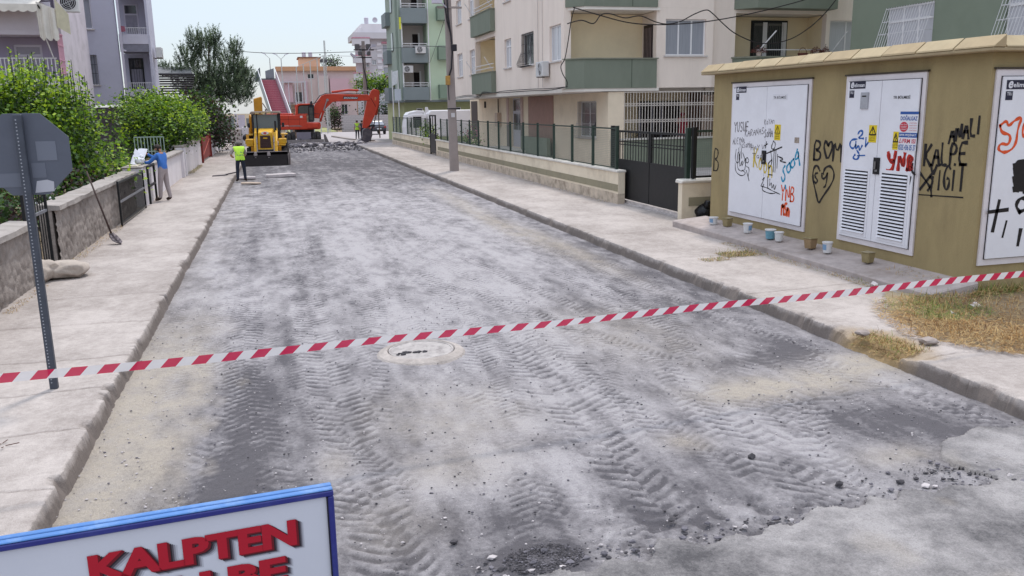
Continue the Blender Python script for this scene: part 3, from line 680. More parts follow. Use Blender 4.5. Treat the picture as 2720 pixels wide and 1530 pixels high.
sp('YNB', 'orange', 1.98, .52, .46, .27, .032, jit=.02); sp('MSn', 'orange', 2.02, .24, .28, .24, .045)
# door 2 with louvres
fr, lo = kiosk_door(FS, 1.33, 3.13, .355, 3.06, True, True)
plates(lo, fr, 1.8, 2.7, .14, 2.62, 'TR2')
panel(lo, fr, .44, .62, 2.18, 2.44, mat('meter_plate', lin(160, 160, 166), .5, .1, 20), 'meter_plate', .02, .004); panel(lo, fr, .48, .58, 2.37, 2.39, M_ink, 'meter_slot', .022)
letters(lo, fr, 'TR BÖLMESİ', 1.18, 2.33, .36, .055, M_ink, bold=.012)
warning(lo, fr, .68, 1.66, .18, .27); warning(lo, fr, 1.24, 1.57, .12, .27)
louvre(lo, fr, .17, .73, .19, 1.20, 19); louvre(lo, fr, 1.06, 1.62, .19, 1.20, 19); lock(lo, fr, .92, 1.30)
M_blue = flat('poster_blue', lin(46, 84, 150), .6); M_redp = flat('poster_red', lin(190, 46, 62), .6)
pu, pz = 1.36, .50
panel(lo, fr, pu, pu + .38, pz + 1.06, pz + 1.63, M_print, 'poster', .0032); panel(lo, fr, pu, pu + .38, pz + 1.60, pz + 1.64, M_blue, 'poster_band', .0038); panel(lo, fr, pu, pu + .38, pz + 1.26, pz + 1.33, M_blue, 'poster_band', .0038)
letters(lo, fr, 'DOĞALGAZ', pu + .015, pz + 1.51, .35, .08, M_blue, bold=.03); letters(lo, fr, 'SIFIR PEŞİNAT', pu + .015, pz + 1.273, .35, .048, M_print, bold=.02, e=.0055)
b = MB(); cc = (pu + .095, pz + 1.415); b.add([lo(cc[0] + .09 * math.cos(q * .3142), cc[1] + .075 * math.sin(q * .3142), .0045) for q in range(20)], [tuple(range(20))]); b.build('poster_disc', M_redp, fr)
for q, t in enumerate(('EN İYİ', 'HİZMET', 'GARANTİ')): letters(lo, fr, t, pu + .03, pz + 1.44 - q * .035, .13, .025, M_print, e=.0058, bold=.01)
for q in range(4): letters(lo, fr, 'KOMBİ TESİSAT', pu + .21, pz + 1.465 - q * .036, .155, .02, M_redp, e=.0046)
letters(lo, fr, 'FRM ISI', pu + .09, pz + 1.175, .27, .065, M_redp, e=.0046, bold=.025); letters(lo, fr, '0535 436 05 37', pu + .01, pz + 1.07, .36, .085, M_blue, bold=.025)
b = MB(); stroke(b, [(pu + .02, pz + 1.18), (pu + .045, pz + 1.24), (pu + .07, pz + 1.18), (pu + .02, pz + 1.18)], lo, .014, .0046, None, random, 0); b.build('poster_mark', M_redp, fr)
draw('blue', .030, ([(.34, 1.58), (.38, 1.66), (.46, 1.64), (.44, 1.56), (.34, 1.48), (.48, 1.48)], [(.32, 1.46), (.18, 1.44), (.14, 1.30), (.24, 1.22), (.30, 1.32)], [(.30, 1.40), (.30, 1.2), (.38, 1.34), (.40, 1.18), (.46, 1.32)], [(.34, 1.2), (.42, 1.1), (.36, .98), (.24, 1.02), (.30, 1.10)], [(.36, 1.08), (.54, 1.10)], [(.54, 1.5), (.54, 1.32)], [(.54, 1.3), (.70, 1.56)]), .08, .68, 1, .70)
YN = ([(1.22, 1.04), (1.26, .90), (1.36, .90)], [(1.38, 1.06), (1.34, .72), (1.22, .72)], [(1.46, .76), (1.46, 1.04), (1.56, .78), (1.58, 1.04)], [(1.66, .78), (1.66, 1.04), (1.76, .96), (1.68, .9), (1.78, .82), (1.66, .78)])
draw('red', .068, YN, -.06, .60, 1, .88); draw('darkred', .022, YN, -.045, .59, 1, .88, .0023)
draw('black', .035, ([(1.78, .60), (1.70, .66), (1.72, .76)], [(1.70, .56), (1.68, .46)]), -.02, .62)
# door 3 on the end wall
fr, lo = kiosk_door(FE, .06, 1.96, .40, 3.04, False, False)
plates(lo, fr, 1.9, 2.6, .14, 2.50, 'TR1', .44)
draw('orange', .038, ([(.10, 1.55), (.20, 1.66), (.24, 1.52), (.34, 1.66), (.46, 1.72), (.40, 1.5), (.40, 1.12), (.24, .98), (.10, 1.06), (.14, 1.2), (.28, 1.14), (.30, 1.36), (.14, 1.40), (.10, 1.55)], [(.64, 1.68), (.50, 1.6), (.48, 1.36), (.56, 1.28), (.70, 1.3)], [(.56, 1.5), (.72, 1.5)]), 0, .90, 1, .65)
g = MB(); rgk = random.Random(77)
for k in range(30):
    u = .50 + .22 * rgk.random(); v = 1.02 + .36 * rgk.random(); stroke(g, [(u - .08, v), (u + .05, v + .04), (u + .12, v + .01)], lo, .11, .0019 + .00002 * k)
g.build('graffiti', PAL['black'], fr)
draw('black', .045, ([(.16, .10), (.22, .80)], [(.06, .55), (.38, .58)]), 0, .42, 1, .60); draw('black', .035, ([(.34, .02), (.38, .38)],), 0, .38, 1, .6)
draw('black', .05, ([(.60, .46), (.50, .62), (.58, .78), (.72, .72), (.70, .52), (.58, .48)],), 0, .40, 1, .68); draw('black', .05, ([(.62, -.04), (.64, .18)],), 0, .30)
sp('K', 'red', .66, 1.22, .3, .2, .05)
# graffiti on the render
fr = kiosk
lo = lambda u, v, e=0: FS(7.58 - u, v, .0025 + e)
sp('B', 'black', .10, 1.24, .28, .48, .036, jit=.02)
lo = lambda u, v, e=0: FS(4.06 - u, v, .0025 + e)
sp('BhM', 'black', .13, 1.66, .80, .34, .048, rise=.02, jit=.02)
draw('black', .04, ([(.36, 1.28), (.28, 1.40), (.18, 1.34), (.16, 1.1), (.30, .74), (.38, .52), (.48, .70), (.72, 1.02), (.78, 1.24), (.66, 1.42), (.50, 1.36), (.46, 1.22)],), -.04, .48, 1, .78)
draw('black', .036, ([(.30, 1.22), (.22, 1.2), (.24, 1.12), (.32, 1.06), (.28, .98), (.22, 1.02)],), -.04, .48, 1, .78); draw('black', .036, ([(.40, 1.22), (.42, 1.10), (.50, 1.12), (.56, 1.24)], [(.56, 1.24), (.54, .96), (.48, .92)]), -.02, .48, 1, .78)
lo = lambda u, v, e=0: FS(1.33 - u, v, .0025 + e)
sp('KALPE', 'black', .06, 1.72, .82, .30, .042, rise=.08, jit=.03)
sp('ANALI', 'black', .50, 2.06, .56, .22, .042, rise=.30, jit=.05)
sp('YiGiT', 'black', .20, 1.38, .70, .36, .038, rise=.06, jit=.03, gap=.4); draw('black', .038, ([(.02, 1.36), (.28, 1.66)], [(.0, 1.60), (.24, 1.40), (.26, 1.28)], [(.18, 1.36), (.28, 1.50), (.20, 1.56)]))
draw('black', .018, ([(-.06, 1.28), (.85, 1.32)],))

# plinth along the kiosk
b = MB(); b.hexa([(8.44, 9.2, -.05), (KX + .05, 9.2, -.05), (KX + .05, 16.95, -.05), (8.42, 16.95, -.05), (8.44, 9.2, .08), (KX + .05, 9.2, .19), (KX + .05, 16.95, .20), (8.42, 16.95, .135)])
struct(b.build('plinth', mat('plinth_concrete', lin(172, 160, 156), .9, .18, 5, dirt=.5, dirt_col=lin(120, 104, 92), bump=.3), None, bevel=.02))

# tubs, bag and rubbish on the plinth
def tub(x, y, r, h, m, label, extra=None, z=.165):
    r *= .66; h *= .76
    t = thing('plastic_tub', label, 'plastic tub', (x, y, z), random.random() * 6, 'plastic tubs set out along the kiosk plinth')
    b = MB(); b.lathe([(r * .78, 0), (r * .82, .01), (r * .97, h * .93), (r * 1.0, h), (r * .93, h), (r * .76, .03)], (0, 0, 0), 18); b.build('tub', m, t, smooth=False, local=True)
    b = MB(); b.lathe([(r * 1.0, h - .02), (r * 1.07, h - .016), (r * 1.07, h + .002), (r * .99, h + .002)], (0, 0, 0), 18); b.build('rim', extra or m, t, local=True)
    b = MB(); nn = 7; R_l = r * .90
    for k in range(nn):
        a0, a1 = -.8 + 1.6 * k / nn, -.8 + 1.6 * (k + 1) / nn
        for zz in (0,): b.quad((R_l * .985 * math.cos(a0 + 3.6), R_l * .985 * math.sin(a0 + 3.6), h * .28), (R_l * .985 * math.cos(a1 + 3.6), R_l * .985 * math.sin(a1 + 3.6), h * .28), (R_l * 1.085 * math.cos(a1 + 3.6), R_l * 1.085 * math.sin(a1 + 3.6), h * .80), (R_l * 1.085 * math.cos(a0 + 3.6), R_l * 1.085 * math.sin(a0 + 3.6), h * .80))
    b.build('printed_label', flat('tub_print', lin(120, 150, 180), .6), t, local=True)
    return t
M_tw = mat('tub_white', lin(206, 204, 204), .5, .06, 9); M_tb = mat('tub_blue', lin(104, 150, 168), .5, .15, 12); M_tc = mat('tub_clear', lin(140, 126, 92), .35, .15, 14)
tub(8.86, 14.55, .135, .24, M_tw, 'white plastic tub on the plinth below the farthest kiosk door, left of the blue tub')
tub(8.84, 13.72, .150, .23, M_tb, 'blue and green printed plastic tub with white rim on the kiosk plinth', M_tw)
tub(8.83, 13.42, .125, .22, M_tw, 'small white plastic tub touching the blue one on the plinth')
tub(8.87, 12.05, .125, .24, M_tw, 'white plastic tub on the plinth just left of the louvred door')
tub(8.83, 15.85, .14, .2, M_tw, 'white tub with green print at the far end of the kiosk plinth')
def jar(x, y, s, label, m):
    s *= .70
    t = thing('plastic_box', label, 'plastic box', (x, y, .165), .2, 'dirty clear plastic boxes on the kiosk plinth')
    b = MB(); b.hexa([(-s * .8, -s * .8, 0), (s * .8, -s * .8, 0), (s * .8, s * .8, 0), (-s * .8, s * .8, 0), (-s, -s, s * 2), (s, -s, s * 2), (s, s, s * 2), (-s, s, s * 2)]); b.build('box', m, t, local=True, bevel=.012)
    b = MB(); b.box(-s * 1.08, s * 1.08, -s * 1.08, s * 1.08, s * 2.01, s * 2.12); b.build('rim', M_tc, t, local=True, bevel=.006)
jar(8.87, 12.52, .125, 'brownish clear plastic box on the plinth between two white tubs', mat('box_brown', lin(146, 122, 92), .4, .15, 9))
jar(8.89, 11.05, .115, 'dusty see-through plastic box under the louvred door, rightmost on the plinth', M_tc)
jar(8.93, 15.45, .12, 'yellowish clear plastic box beside the far end tub of the plinth', M_tc)
b = MB(); b.ico((9.72, 17.7, .17), .28, 3, .22, (1.2, .9, .85)); b.ico((9.60, 17.55, .36), .09, 2, .4, (1, 1, 1.4)); b.ico((9.95, 17.85, .3), .16, 2, .3)
tag(b.build('rubbish_bag', mat('black_plastic', lin(26, 26, 30), .25, .2, 8, bump=.9, bump_scale=14), None, smooth=True), 'black rubbish bag slumped against the short wall beside the kiosk', 'rubbish bag')
b = MB(); b.ico((9.92, 17.62, .55), .17, 2, .5, (.5, .6, 2.1)); tag(b.build('blue_cloth', mat('blue_rag', lin(48, 62, 130), .9, .2, 9), None, smooth=True), 'blue cloth hanging between the kiosk corner and the short wall', 'cloth')
# ================================================================ RIGHT SIDE: wall, fence, gates
M_bwall = mat('boundary_render', lin(222, 208, 186), .9, .06, 2, dirt=.45, dirt_col=lin(150, 132, 114), dirt_scale=.8, bump=.15)
M_band = mat('olive_band_paint', lin(146, 138, 116), .9, .08, 3, dirt=.3)
M_cope = mat('coping_concrete', lin(208, 202, 194), .9, .12, 4, dirt=.4, dirt_col=lin(140, 132, 122), bump=.2)
M_base = mat('dirty_footing', lin(196, 180, 162), .92, .2, 3, dirt=.75, dirt_col=lin(104, 88, 76), dirt_scale=2.2, bump=.3)
M_green = mat('dark_green_iron', lin(44, 58, 50), .5, .2, 8)
M_wire = mat('fence_wire', lin(104, 116, 108), .5, .1, 8)
def low_wall(label, y0, y1):
    t = thing('boundary_wall', label, 'wall', (9.0, y0, 0), 0, 'cream boundary walls with an olive stripe')
    b = MB(); b.box(9.0, 9.2, y0, y1, .28, .86); b.build('wall', M_bwall, t)
    b = MB(); b.box(8.985, 9.2, y0, y1, -.1, .28); b.build('footing', M_base, t)
    b = MB(); b.box(8.988, 9.0, y0 + .02, y1 - .55, .34, .53); b.build('painted_band', M_band, t)
    b = MB(); b.box(8.955, 9.23, y0 - .02, y1 + .02, .861, .925); b.build('coping', M_cope, t, bevel=.01)
    return t
low_wall('long cream boundary wall with an olive stripe between the black double gate and the small gate', 21.45, 48.5)
low_wall('cream boundary wall with an olive stripe at the far end, beyond the small gate', 50.45, 67.2)
wr = MB(); wv = np.arange(0, 1.75, .05)
for a in wv: wr.bar((0, a, .02), (0, a, 1.05), .003, .003)
for z in np.arange(.04, 1.05, .05): wr.bar((0, 0, z), (0, 1.75, z), .003, .003)
def iron_fence(label, y0, n):
    t = thing('iron_fence', label, 'fence', (9.1, y0, .925), 0, 'green iron fences standing on the boundary wall')
    pm = MB(); pm.box(-.035, .035, -.035, .035, 0, 1.17); post0 = pm.build('post', M_green, t, local=True); post0.location = (0, 0, 0)
    r = MB(); r.box(-.02, .02, .036, 1.794, 1.09, 1.13); rail0 = r.build('top_rail', M_green, t, local=True)
    r = MB(); r.box(-.02, .02, .036, 1.794, .02, .05); low0 = r.build('bottom_rail', M_green, t, local=True)
    w0 = wr.build('wire_mesh', M_wire, t, local=True, kind='stuff'); w0.location = (0, .04, 0)
    for k in range(1, n + 1):
        copy_part(post0, t, (0, 1.83 * k, 0))
        if k < n: copy_part(rail0, t, (0, 1.83 * k, 0)); copy_part(low0, t, (0, 1.83 * k, 0)); copy_part(w0, t, (0, 1.83 * k + .04, 0))
    return t
iron_fence('dark green iron fence with wire mesh panels on the long cream wall', 21.8, 14)
iron_fence('dark green iron fence on the far boundary wall past the small gate', 50.6, 9)
# small gate
t = thing('small_gate', 'narrow dark iron gate with a tall frame set into the far boundary wall', 'gate', (9.0, 48.55, 0))
b = MB(); b.box(8.98, 9.06, 48.55, 48.63, 0, 2.3); b.build('gate_post', M_black, t)
b = MB(); b.box(8.98, 9.06, 50.3, 50.38, 0, 2.3); b.build('gate_post', M_black, t)
b = MB(); b.box(8.98, 9.06, 48.631, 50.299, 2.22, 2.3); b.build('top_bar', M_black, t)
b = MB(); b.box(9.0, 9.03, 48.65, 50.28, .1, 1.2); b.build('gate_sheet', M_black, t)
b = MB(); b.box(9.0, 9.04, 49.42, 49.5, 1.2, 2.22); b.build('gate_bar', M_black, t)
# double gate
t = thing('double_gate', 'black sheet metal double gate with upright bars, left of the kiosk', 'gate', (9.3, 17.95, 0))
FG = Face((9.3, 17.95, 0), (0, 1, 0), (-1, 0, 0))
for nm, y0, y1 in (('gate_leaf', .12, 2.1), ('gate_leaf', 2.14, 4.28)):
    b = MB(); fbox(b, FG, y0, y1, .12, 1.2, -.02, .02); L_ = b.build(nm, M_black, t)
    b = MB(); fbox(b, FG, y0, y1, 1.93, 1.985, -.03, .03); b.build('leaf_rail', M_black, L_)
    for a in (y0, y1 - .06):
        b = MB(); fbox(b, FG, a, a + .06, 1.201, 1.929, -.03, .03); b.build('leaf_stile', M_black, L_)
    bar0 = None; nb = 12
    for k in range(1, nb):
        a = y0 + (y1 - y0) * k / nb
        if bar0 is None:
            b = MB(); fbox(b, FG, a - .009, a + .009, 1.201, 1.929, -.009, .009); bar0 = b.build('gate_bar', M_black, L_); a_first = a
        else: copy_part(bar0, L_, (0, a - a_first, 0))
    b = MB()
    for k in range(nb):
        a = y0 + (y1 - y0) * (k + .5) / nb
        for zz in (1.60, 1.68): b.box(9.285, 9.315, 17.95 + a - .045, 17.95 + a + .045, zz - .012, zz + .012)
    b.build('scrollwork', M_black, L_, kind='stuff')
for a, w, h in ((0, .11, 2.12), (4.29, .09, 2.1), (4.62, .06, 2.1)):
    b = MB(); fbox(b, FG, a, a + w, 0, h, -.05, .05); b.build('gate_post', M_green if a == 0 else M_black, t)
b = MB(); fbox(b, FG, .12, 4.28, .015, .085, -.03, .03); b.build('ground_stop', mat('white_worn_steel', lin(190, 180, 176), .7, .2, 6, dirt=.5), t)
# short wall between gate and kiosk, with its fence
t = thing('short_wall', 'short cream wall with an olive stripe and broken coping between the black gate and the kiosk', 'wall', (9.05, 18.0, 0))
b = MB(); b.box(9.05, 11.6, 17.75, 17.95, -.1, .86); b.build('wall', M_bwall, t)
b = MB(); b.box(9.22, 11.6, 17.735, 17.75, .33, .53); b.build('painted_band', M_band, t)
b = MB(); b.hexa([(8.99, 17.70, .861), (11.6, 17.70, .861), (11.6, 18.0, .861), (8.99, 18.02, .861), (9.02, 17.68, .93), (11.6, 17.70, .95), (11.6, 18.0, .95), (9.0, 18.0, .955)]); b.build('coping', M_cope, t, bevel=.02)
t = thing('wire_fence', 'dark green wire fence panel on the short wall beside the kiosk', 'fence', (9.4, 17.85, .95))
b = MB(); b.box(9.33, 9.42, 17.80, 17.9, .955, 2.14); b.build('post', M_black, t)
b = MB(); b.box(9.42, 11.6, 17.83, 17.87, 2.02, 2.07); b.build('top_rail', M_green, t)
b = MB(); b.box(9.42, 11.6, 17.83, 17.87, .97, 1.02); b.build('bottom_rail', M_black, t)
b = MB()
for a in np.arange(9.45, 11.6, .05): b.bar((a, 17.85, 1.02), (a, 17.85, 2.02), .004, .004)
for z in np.arange(1.05, 2.02, .05): b.bar((9.42, 17.85, z), (11.6, 17.85, z), .004, .004)
b.build('wire_mesh', M_wire, t, kind='stuff')

# ================================================================ CREAM APARTMENT BLOCK
M_cream = mat('cream_render', lin(234, 219, 208), .9, .04, 1.4, dirt=.22, dirt_col=lin(186, 168, 156), dirt_scale=.9, bump=.1, bump_scale=140, stretch=(1, 1, .22))
M_cream_bounce = mat('cream_render_bounce_tint', lin(238, 220, 186), .9, .05, .9, dirt=.15, dirt_col=lin(170, 148, 124), dirt_scale=.7)  # cream paint again, warm bounced light of the recesses put into its colour
M_pgreen = mat('grey_green_parapet', lin(122, 128, 115), .85, .06, 1.6, dirt=.3, dirt_col=lin(96, 102, 90), stretch=(1, 1, .3))
M_pcap = mat('parapet_cap', lin(128, 130, 116), .85, .15, 4)
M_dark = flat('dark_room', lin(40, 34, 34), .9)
BX, BY = 11.5, 32.61
cream = thing('apartment_block', 'cream apartment block with grey green balcony parapets behind the green fence', 'apartment block', (BX, BY, 0))
FSd = Face((BX, BY, 0), (0, 1, 0), (-1, 0, 0)); FEd = Face((BX, BY, 0), (1, 0, 0), (0, -1, 0))
ST = 3.16; Z1 = 3.37; YL = 22.6
wins = [(.9, 2.4, 1.13, 2.57, 2, None), (4.67, 6.49, 1.15, 2.6, 2, 'bulge'), (8.4, 9.65, 1.22, 2.6, 2, None), (16.2, 17.5, 1.2, 2.6, 2, None), (19.5, 21.0, 1.2, 2.6, 2, None)]
holes = []
for s_ in range(3):
    z0 = Z1 + ST * s_
    holes += [(w[0], w[1], z0 + w[2], z0 + w[3]) for w in wins] + [(11.5, 16.0, z0 + 1.0, z0 + 2.95)]
b = MB(); wall_panel(b, FSd, .55, YL, Z1, Z1 + 3 * ST, .3, holes); b.build('wall', M_cream, cream)
for s_ in range(3):
    z0 = Z1 + ST * s_
    for w in wins:
        gr = (M_black, 'bulge') if (w[5] and s_ == 0) else None
        window(cream, FSd, w[0], w[1], z0 + w[2], z0 + w[3], w[4], M_glass_d if gr else M_glass_l, trans=z0 + w[2] + 1.02 if w[0] > 8 else None, grille=gr, deep=.10)
    # recessed side balcony
    b = MB(); fbox(b, FSd, 11.45, 16.05, z0 + .04, z0 + 1.12, .002, .26); o = b.build('balcony_parapet', M_pgreen, cream)
    b = MB(); fbox(b, FSd, 11.42, 16.08, z0 + 1.121, z0 + 1.17, -.02, .29); b.build('parapet_cap', M_pcap, o)
    for zz in (1.36, 1.56):
        g = MB(); g.bar(FSd(11.5, z0 + zz, .12), FSd(16, z0 + zz, .12), .035, .035); g.build('hand_rail', M_greyiron, o)
    g = MB(); g.bar(FSd(11.55, z0 + 1.17, .12), FSd(11.55, z0 + 1.9, .6), .03, .03); g.build('clothes_arm', M_greyiron, o)
    g = MB(); g.bar(FSd(15.9, z0 + 1.17, .12), FSd(15.9, z0 + 1.9, .6), .03, .03); g.build('clothes_arm', M_greyiron, o)
    b = MB(); fbox(b, FSd, 11.2, 16.3, z0 + .0, z0 + 3.1, -1.75, -1.6); o = b.build('balcony_back_wall', M_cream_bounce, cream)
    b = MB(); fbox(b, FSd, 11.6, 12.9, z0 + .2, z0 + 2.3, -1.598, -1.55); b.build('balcony_door', flat('brown_door', lin(62, 44, 38), .5), o)
    b = MB(); fbox(b, FSd, 14.0, 14.12, z0 + .3, z0 + 2.4, -1.598, -1.53); b.build('door_frame', M_white, o)
    for a in (11.35, 16.05):
        b = MB(); fbox(b, FSd, a, a + .14, z0 + .0, z0 + 3.1, -1.598, -.302); b.build('balcony_side_wall', M_cream_bounce, cream)
    # end wall, first bay: corner loggia
    b = MB(); P = [(0.0, .62), (.62, -.12), (3.78, -.12), (3.78, .03), (.70, .03), (.13, .70)]
    b.prism(P, lambda a, c, d: (BX + a, BY + c, d), z0 - .02, z0 + 1.12); o = b.build('balcony_parapet', M_pgreen, cream)
    b = MB(); P2 = [(-.05, .62), (.58, -.17), (3.84, -.17), (3.84, .06), (.72, .06), (.15, .74)]
    b.prism(P2, lambda a, c, d: (BX + a, BY + c, d), z0 + 1.121, z0 + 1.165); b.build('parapet_cap', M_pcap, o)
    b = MB(); b.box(BX + 2.66, BX + 2.69, BY - .126, BY - .121, z0, z0 + 1.11); b.build('parapet_joint', flat('joint_green', lin(84, 92, 80), .9), o)
    b = MB(); b.prism([(.05, .68), (.66, -.08), (3.9, -.08), (3.9, 1.6), (.05, 1.6)], lambda a, c, d: (BX + a, BY + c, d), z0 - .14, z0 - .022); b.build('floor_slab', mat('soffit_paint', lin(228, 220, 212), .9, .05, 2), cream)
    b = MB(); b.box(BX + .31, BX + 3.8, BY + 1.42, BY + 1.55, z0, z0 + 3.0); b.build('balcony_back_wall', M_cream_bounce, cream)
    b = MB(); b.box(BX + 3.8, BX + 3.9, BY + .3, BY + 1.55, z0 - .02, z0 + 3.0); o = b.build('balcony_side_wall', M_cream, cream)
    b = MB(); b.box(BX + 3.74, BX + 3.798, BY + .35, BY + 1.15, z0 + .25, z0 + 2.52); b.build('lattice_door', flat('lattice_dark', lin(44, 34, 34), .5), o)
    for k in range(6):
        g = MB(); g.bar((BX + 3.725, BY + .40 + k * .14, z0 + .8), (BX + 3.725, BY + .40 + k * .14, z0 + 2.4), .014, .014); g.build('door_lattice', mat('lattice_pale', lin(150, 130, 126), .6), o)
    # plain bay with window
    w_ = (4.2, 6.02, z0 + 1.26, z0 + 2.7)
    b = MB(); wall_panel(b, FEd, 3.79, 6.35, z0 - .02, z0 + ST - .022, .3, [w_]); b.build('wall', M_cream, cream)
    window(cream, FEd, *w_, 3, M_glass_c, deep=.10)
    # second bay (set back a little): loggia and narrow window
    FE2 = Face((BX, BY + .3, 0), (1, 0, 0), (0, -1, 0))
    h_ = [(7.55, 11.95, z0 + 1.05, z0 + 3.0), (12.15, 13.9, z0 + 1.28, z0 + 2.76)]
    b = MB(); wall_panel(b, FE2, 6.352, 15.5, z0 - .02, z0 + ST - .022, .3, h_); b.build('wall', M_cream, cream)
    window(cream, FE2, *h_[1], 2, M_glass_l, deep=.10)
    b = MB(); P = [(7.45, .29), (8.1, -.5), (11.9, -.5), (12.0, .29)]
    b.prism(P, lambda a, c, d: (BX + a, BY + c, d), z0 - .02, z0 + 1.15); o = b.build('balcony_parapet', M_pgreen, cream)
    b = MB(); P = [(7.38, .29), (8.06, -.56), (11.96, -.56), (12.06, .29)]
    b.prism(P, lambda a, c, d: (BX + a, BY + c, d), z0 + 1.151, z0 + 1.21); b.build('parapet_cap', M_pcap, o)
    b = MB(); b.box(BX + 7.3, BX + 12.2, BY + 1.75, BY + 1.9, z0, z0 + 3.0); o = b.build('balcony_back_wall', M_cream_bounce, cream)
    fr_ = MB(); FB = Face((BX, BY + 1.75, 0), (1, 0, 0), (0, -1, 0)); fbox(fr_, FB, 9.15, 10.95, z0 + .1, z0 + 2.86, .002, .07); fr2 = fr_.build('balcony_door', M_black, o)
    for (a0, a1, mm_, nm) in ((9.23, 9.7, M_glass_d, 'pane'), (9.7, 9.92, M_white, 'door_stile'), (9.94, 10.65, M_glass_d, 'pane'), (10.67, 10.73, M_white, 'door_stile'), (10.75, 10.9, M_white, 'door_stile')):
        g = MB(); fbox(g, FB, a0, a1, z0 + .3, z0 + 2.78, .071, .09); g.build(nm, mm_, fr2)
    for (a0, a1) in ((9.27, 9.68), (9.96, 10.62)):
        g = MB()
        for zz in (1.24, 2.68): g.bar(FB(a0, z0 + zz, .1), FB(a1, z0 + zz, .1), .012, .10)
        for k in range(8): g.bar(FB(a0 + (a1 - a0) * k / 7, z0 + 1.2, .1), FB(a0 + (a1 - a0) * k / 7, z0 + 2.72, .1), .012, .012)
        g.build('door_grille', mat('door_grille_grey', lin(110, 108, 104), .5), fr2)
    for xx in (7.32, 12.02):
        b = MB(); b.box(BX + xx, BX + xx + .12, BY + .602, BY + 1.748, z0, z0 + 3.0); b.build('balcony_side_wall', M_cream_bounce, cream)
    g = MB(); g.bar((BX + 8.25, BY - .3, z0 + 1.48), (BX + 11.7, BY - .3, z0 + 1.48), .035, .035); g.build('hand_rail', M_greyiron, o)
    for xx in (8.25, 11.7):
        g = MB(); g.bar((BX + xx, BY - .3, z0 + 1.2), (BX + xx, BY - .3, z0 + 1.48), .035, .035); g.build('rail_post', M_greyiron, o)
    g = MB(); g.bar((BX + 8.3, BY - .3, z0 + 1.4), (BX + 8.75, BY - .9, z0 + 2.2), .045, .045); g.build('awning_arm', M_greyiron, o)
    g = MB(); g.bar((BX + 11.8, BY - .3, z0 + 1.3), (BX + 12.15, BY - .9, z0 + 2.2), .03, .03); g.build('awning_arm', M_greyiron, o)
    b = MB(); b.box(BX + 6.4, BX + 15.4, BY + .62, BY + 1.74, z0 - .14, z0 - .03); b.build('floor_slab', MATS['soffit_paint'], cream)
b = MB(); b.box(BX + .02, BX + 15.4, BY + 1.0, BY + YL, Z1 + 3 * ST, Z1 + 3 * ST + .35); b.build('roof', mat('flat_roof', lin(170, 164, 158), .9, .1, 2), cream)
b = MB(); b.box(BX + .002, BX + 15.4, BY + .8, BY + YL, Z1 - .16, Z1 - .005); b.build('overhang_slab', MATS['soffit_paint'], cream)
b = MB(); b.box(BX + 15.2, BX + 15.5, BY + .7, BY + YL, .3, Z1 + 3 * ST); b.build('wall', M_cream, cream)
b = MB(); b.box(BX + .3, BX + 15.2, BY + YL - .3, BY + YL - .002, Z1, Z1 + 3 * ST); b.build('wall', M_cream, cream)
g = MB()
for a in (3.3, 3.95): g.tube([FSd(a, Z1 + .1, .03), FSd(a, Z1 + 9, .03)], .012, 5)
for k, a in enumerate((3.3, 3.95)):
    q = MB(); q.tube([FSd(a, Z1 + .1, .03), FSd(a, Z1 + 9, .03)], .012, 5); q.build('wall_pipe', M_sill, cream)
# ground floor
FGd = Face((13.2, BY, 0), (0, 1, 0), (-1, 0, 0))
b = MB(); gh = [(1.3, 3.5, 1.32, 2.86), (12.8, 15.0, .44, 3.16)]
wall_panel(b, FGd, 0.0, 25.2, .0, Z1 - .165, .3, gh); b.build('ground_floor_wall', mat('ground_floor_cream', lin(226, 209, 186), .9, .06, 1.2, dirt=.25, dirt_col=lin(160, 136, 118), dirt_scale=.8), cream)
window(cream, FGd, 1.3, 3.5, 1.32, 2.86, 2, M_glass_d, grille=(mat('dull_grille', lin(170, 160, 158), .6), 'bulge'))
e = MB(); fbox(e, FGd, 12.8, 15.0, .44, 3.16, -.26, -.2); dr = e.build('entrance_door', mat('entrance_white', lin(186, 182, 190), .5, .05, 3), cream)
for (a0, a1, z0, z1) in ((13.0, 14.8, 2.45, 3.05), (13.05, 13.85, 1.4, 2.3), (14.0, 14.75, 1.4, 2.3)):
    g = MB(); fbox(g, FGd, a0, a1, z0, z1, -.199, -.18); g.build('pane', M_glass_d, dr)
b = MB(); fbox(b, FGd, 6.8, 11.3, .0, 1.15, .25, .42); b.build('entrance_parapet', mat('terrace_green', lin(128, 134, 118), .85, .08, 1.5, dirt=.2), cream)
b = MB(); fbox(b, FGd, 7.0, 11.2, .3, 3.18, .002, .03); b.build('brown_cladding', mat('brown_marble', lin(150, 112, 100), .5, .12, 3), cream)
for a in (12.2, 15.1):
    b = MB(); fbox(b, FGd, a, a + .42, 1.7, 3.18, .002, .05); b.build('entrance_cladding', mat('pink_marble', lin(186, 160, 152), .6, .1, 4), cream)
    b = MB(); fbox(b, FGd, a, a + .42, .3, 1.699, .002, .055); b.build('entrance_cladding', mat('grey_marble', lin(110, 98, 96), .6, .1, 4), cream)
b = MB(); fbox(b, FGd, 10.5, 16.5, .0, .42, .002, 1.4); b.build('entrance_step', M_cope, cream)
b = MB(); fbox(b, FGd, 16.9, 17.5, 1.55, 2.35, .002, .25); b.build('meter_box', mat('meter_box_pink', lin(190, 168, 150), .6), cream)
for (z0, z1) in ((2.36, 3.15), (.5, 1.54)):
    g = MB(); g.tube([FGd(17.2, z0, .1), FGd(17.2, z1, .1)], .035, 6); g.build('gas_pipe', M_black, cream)
b = MB(); fbox(b, FGd, 20.6, 21.1, 2.65, 3.05, .002, .012); b.build('vent_opening', M_dark, cream)
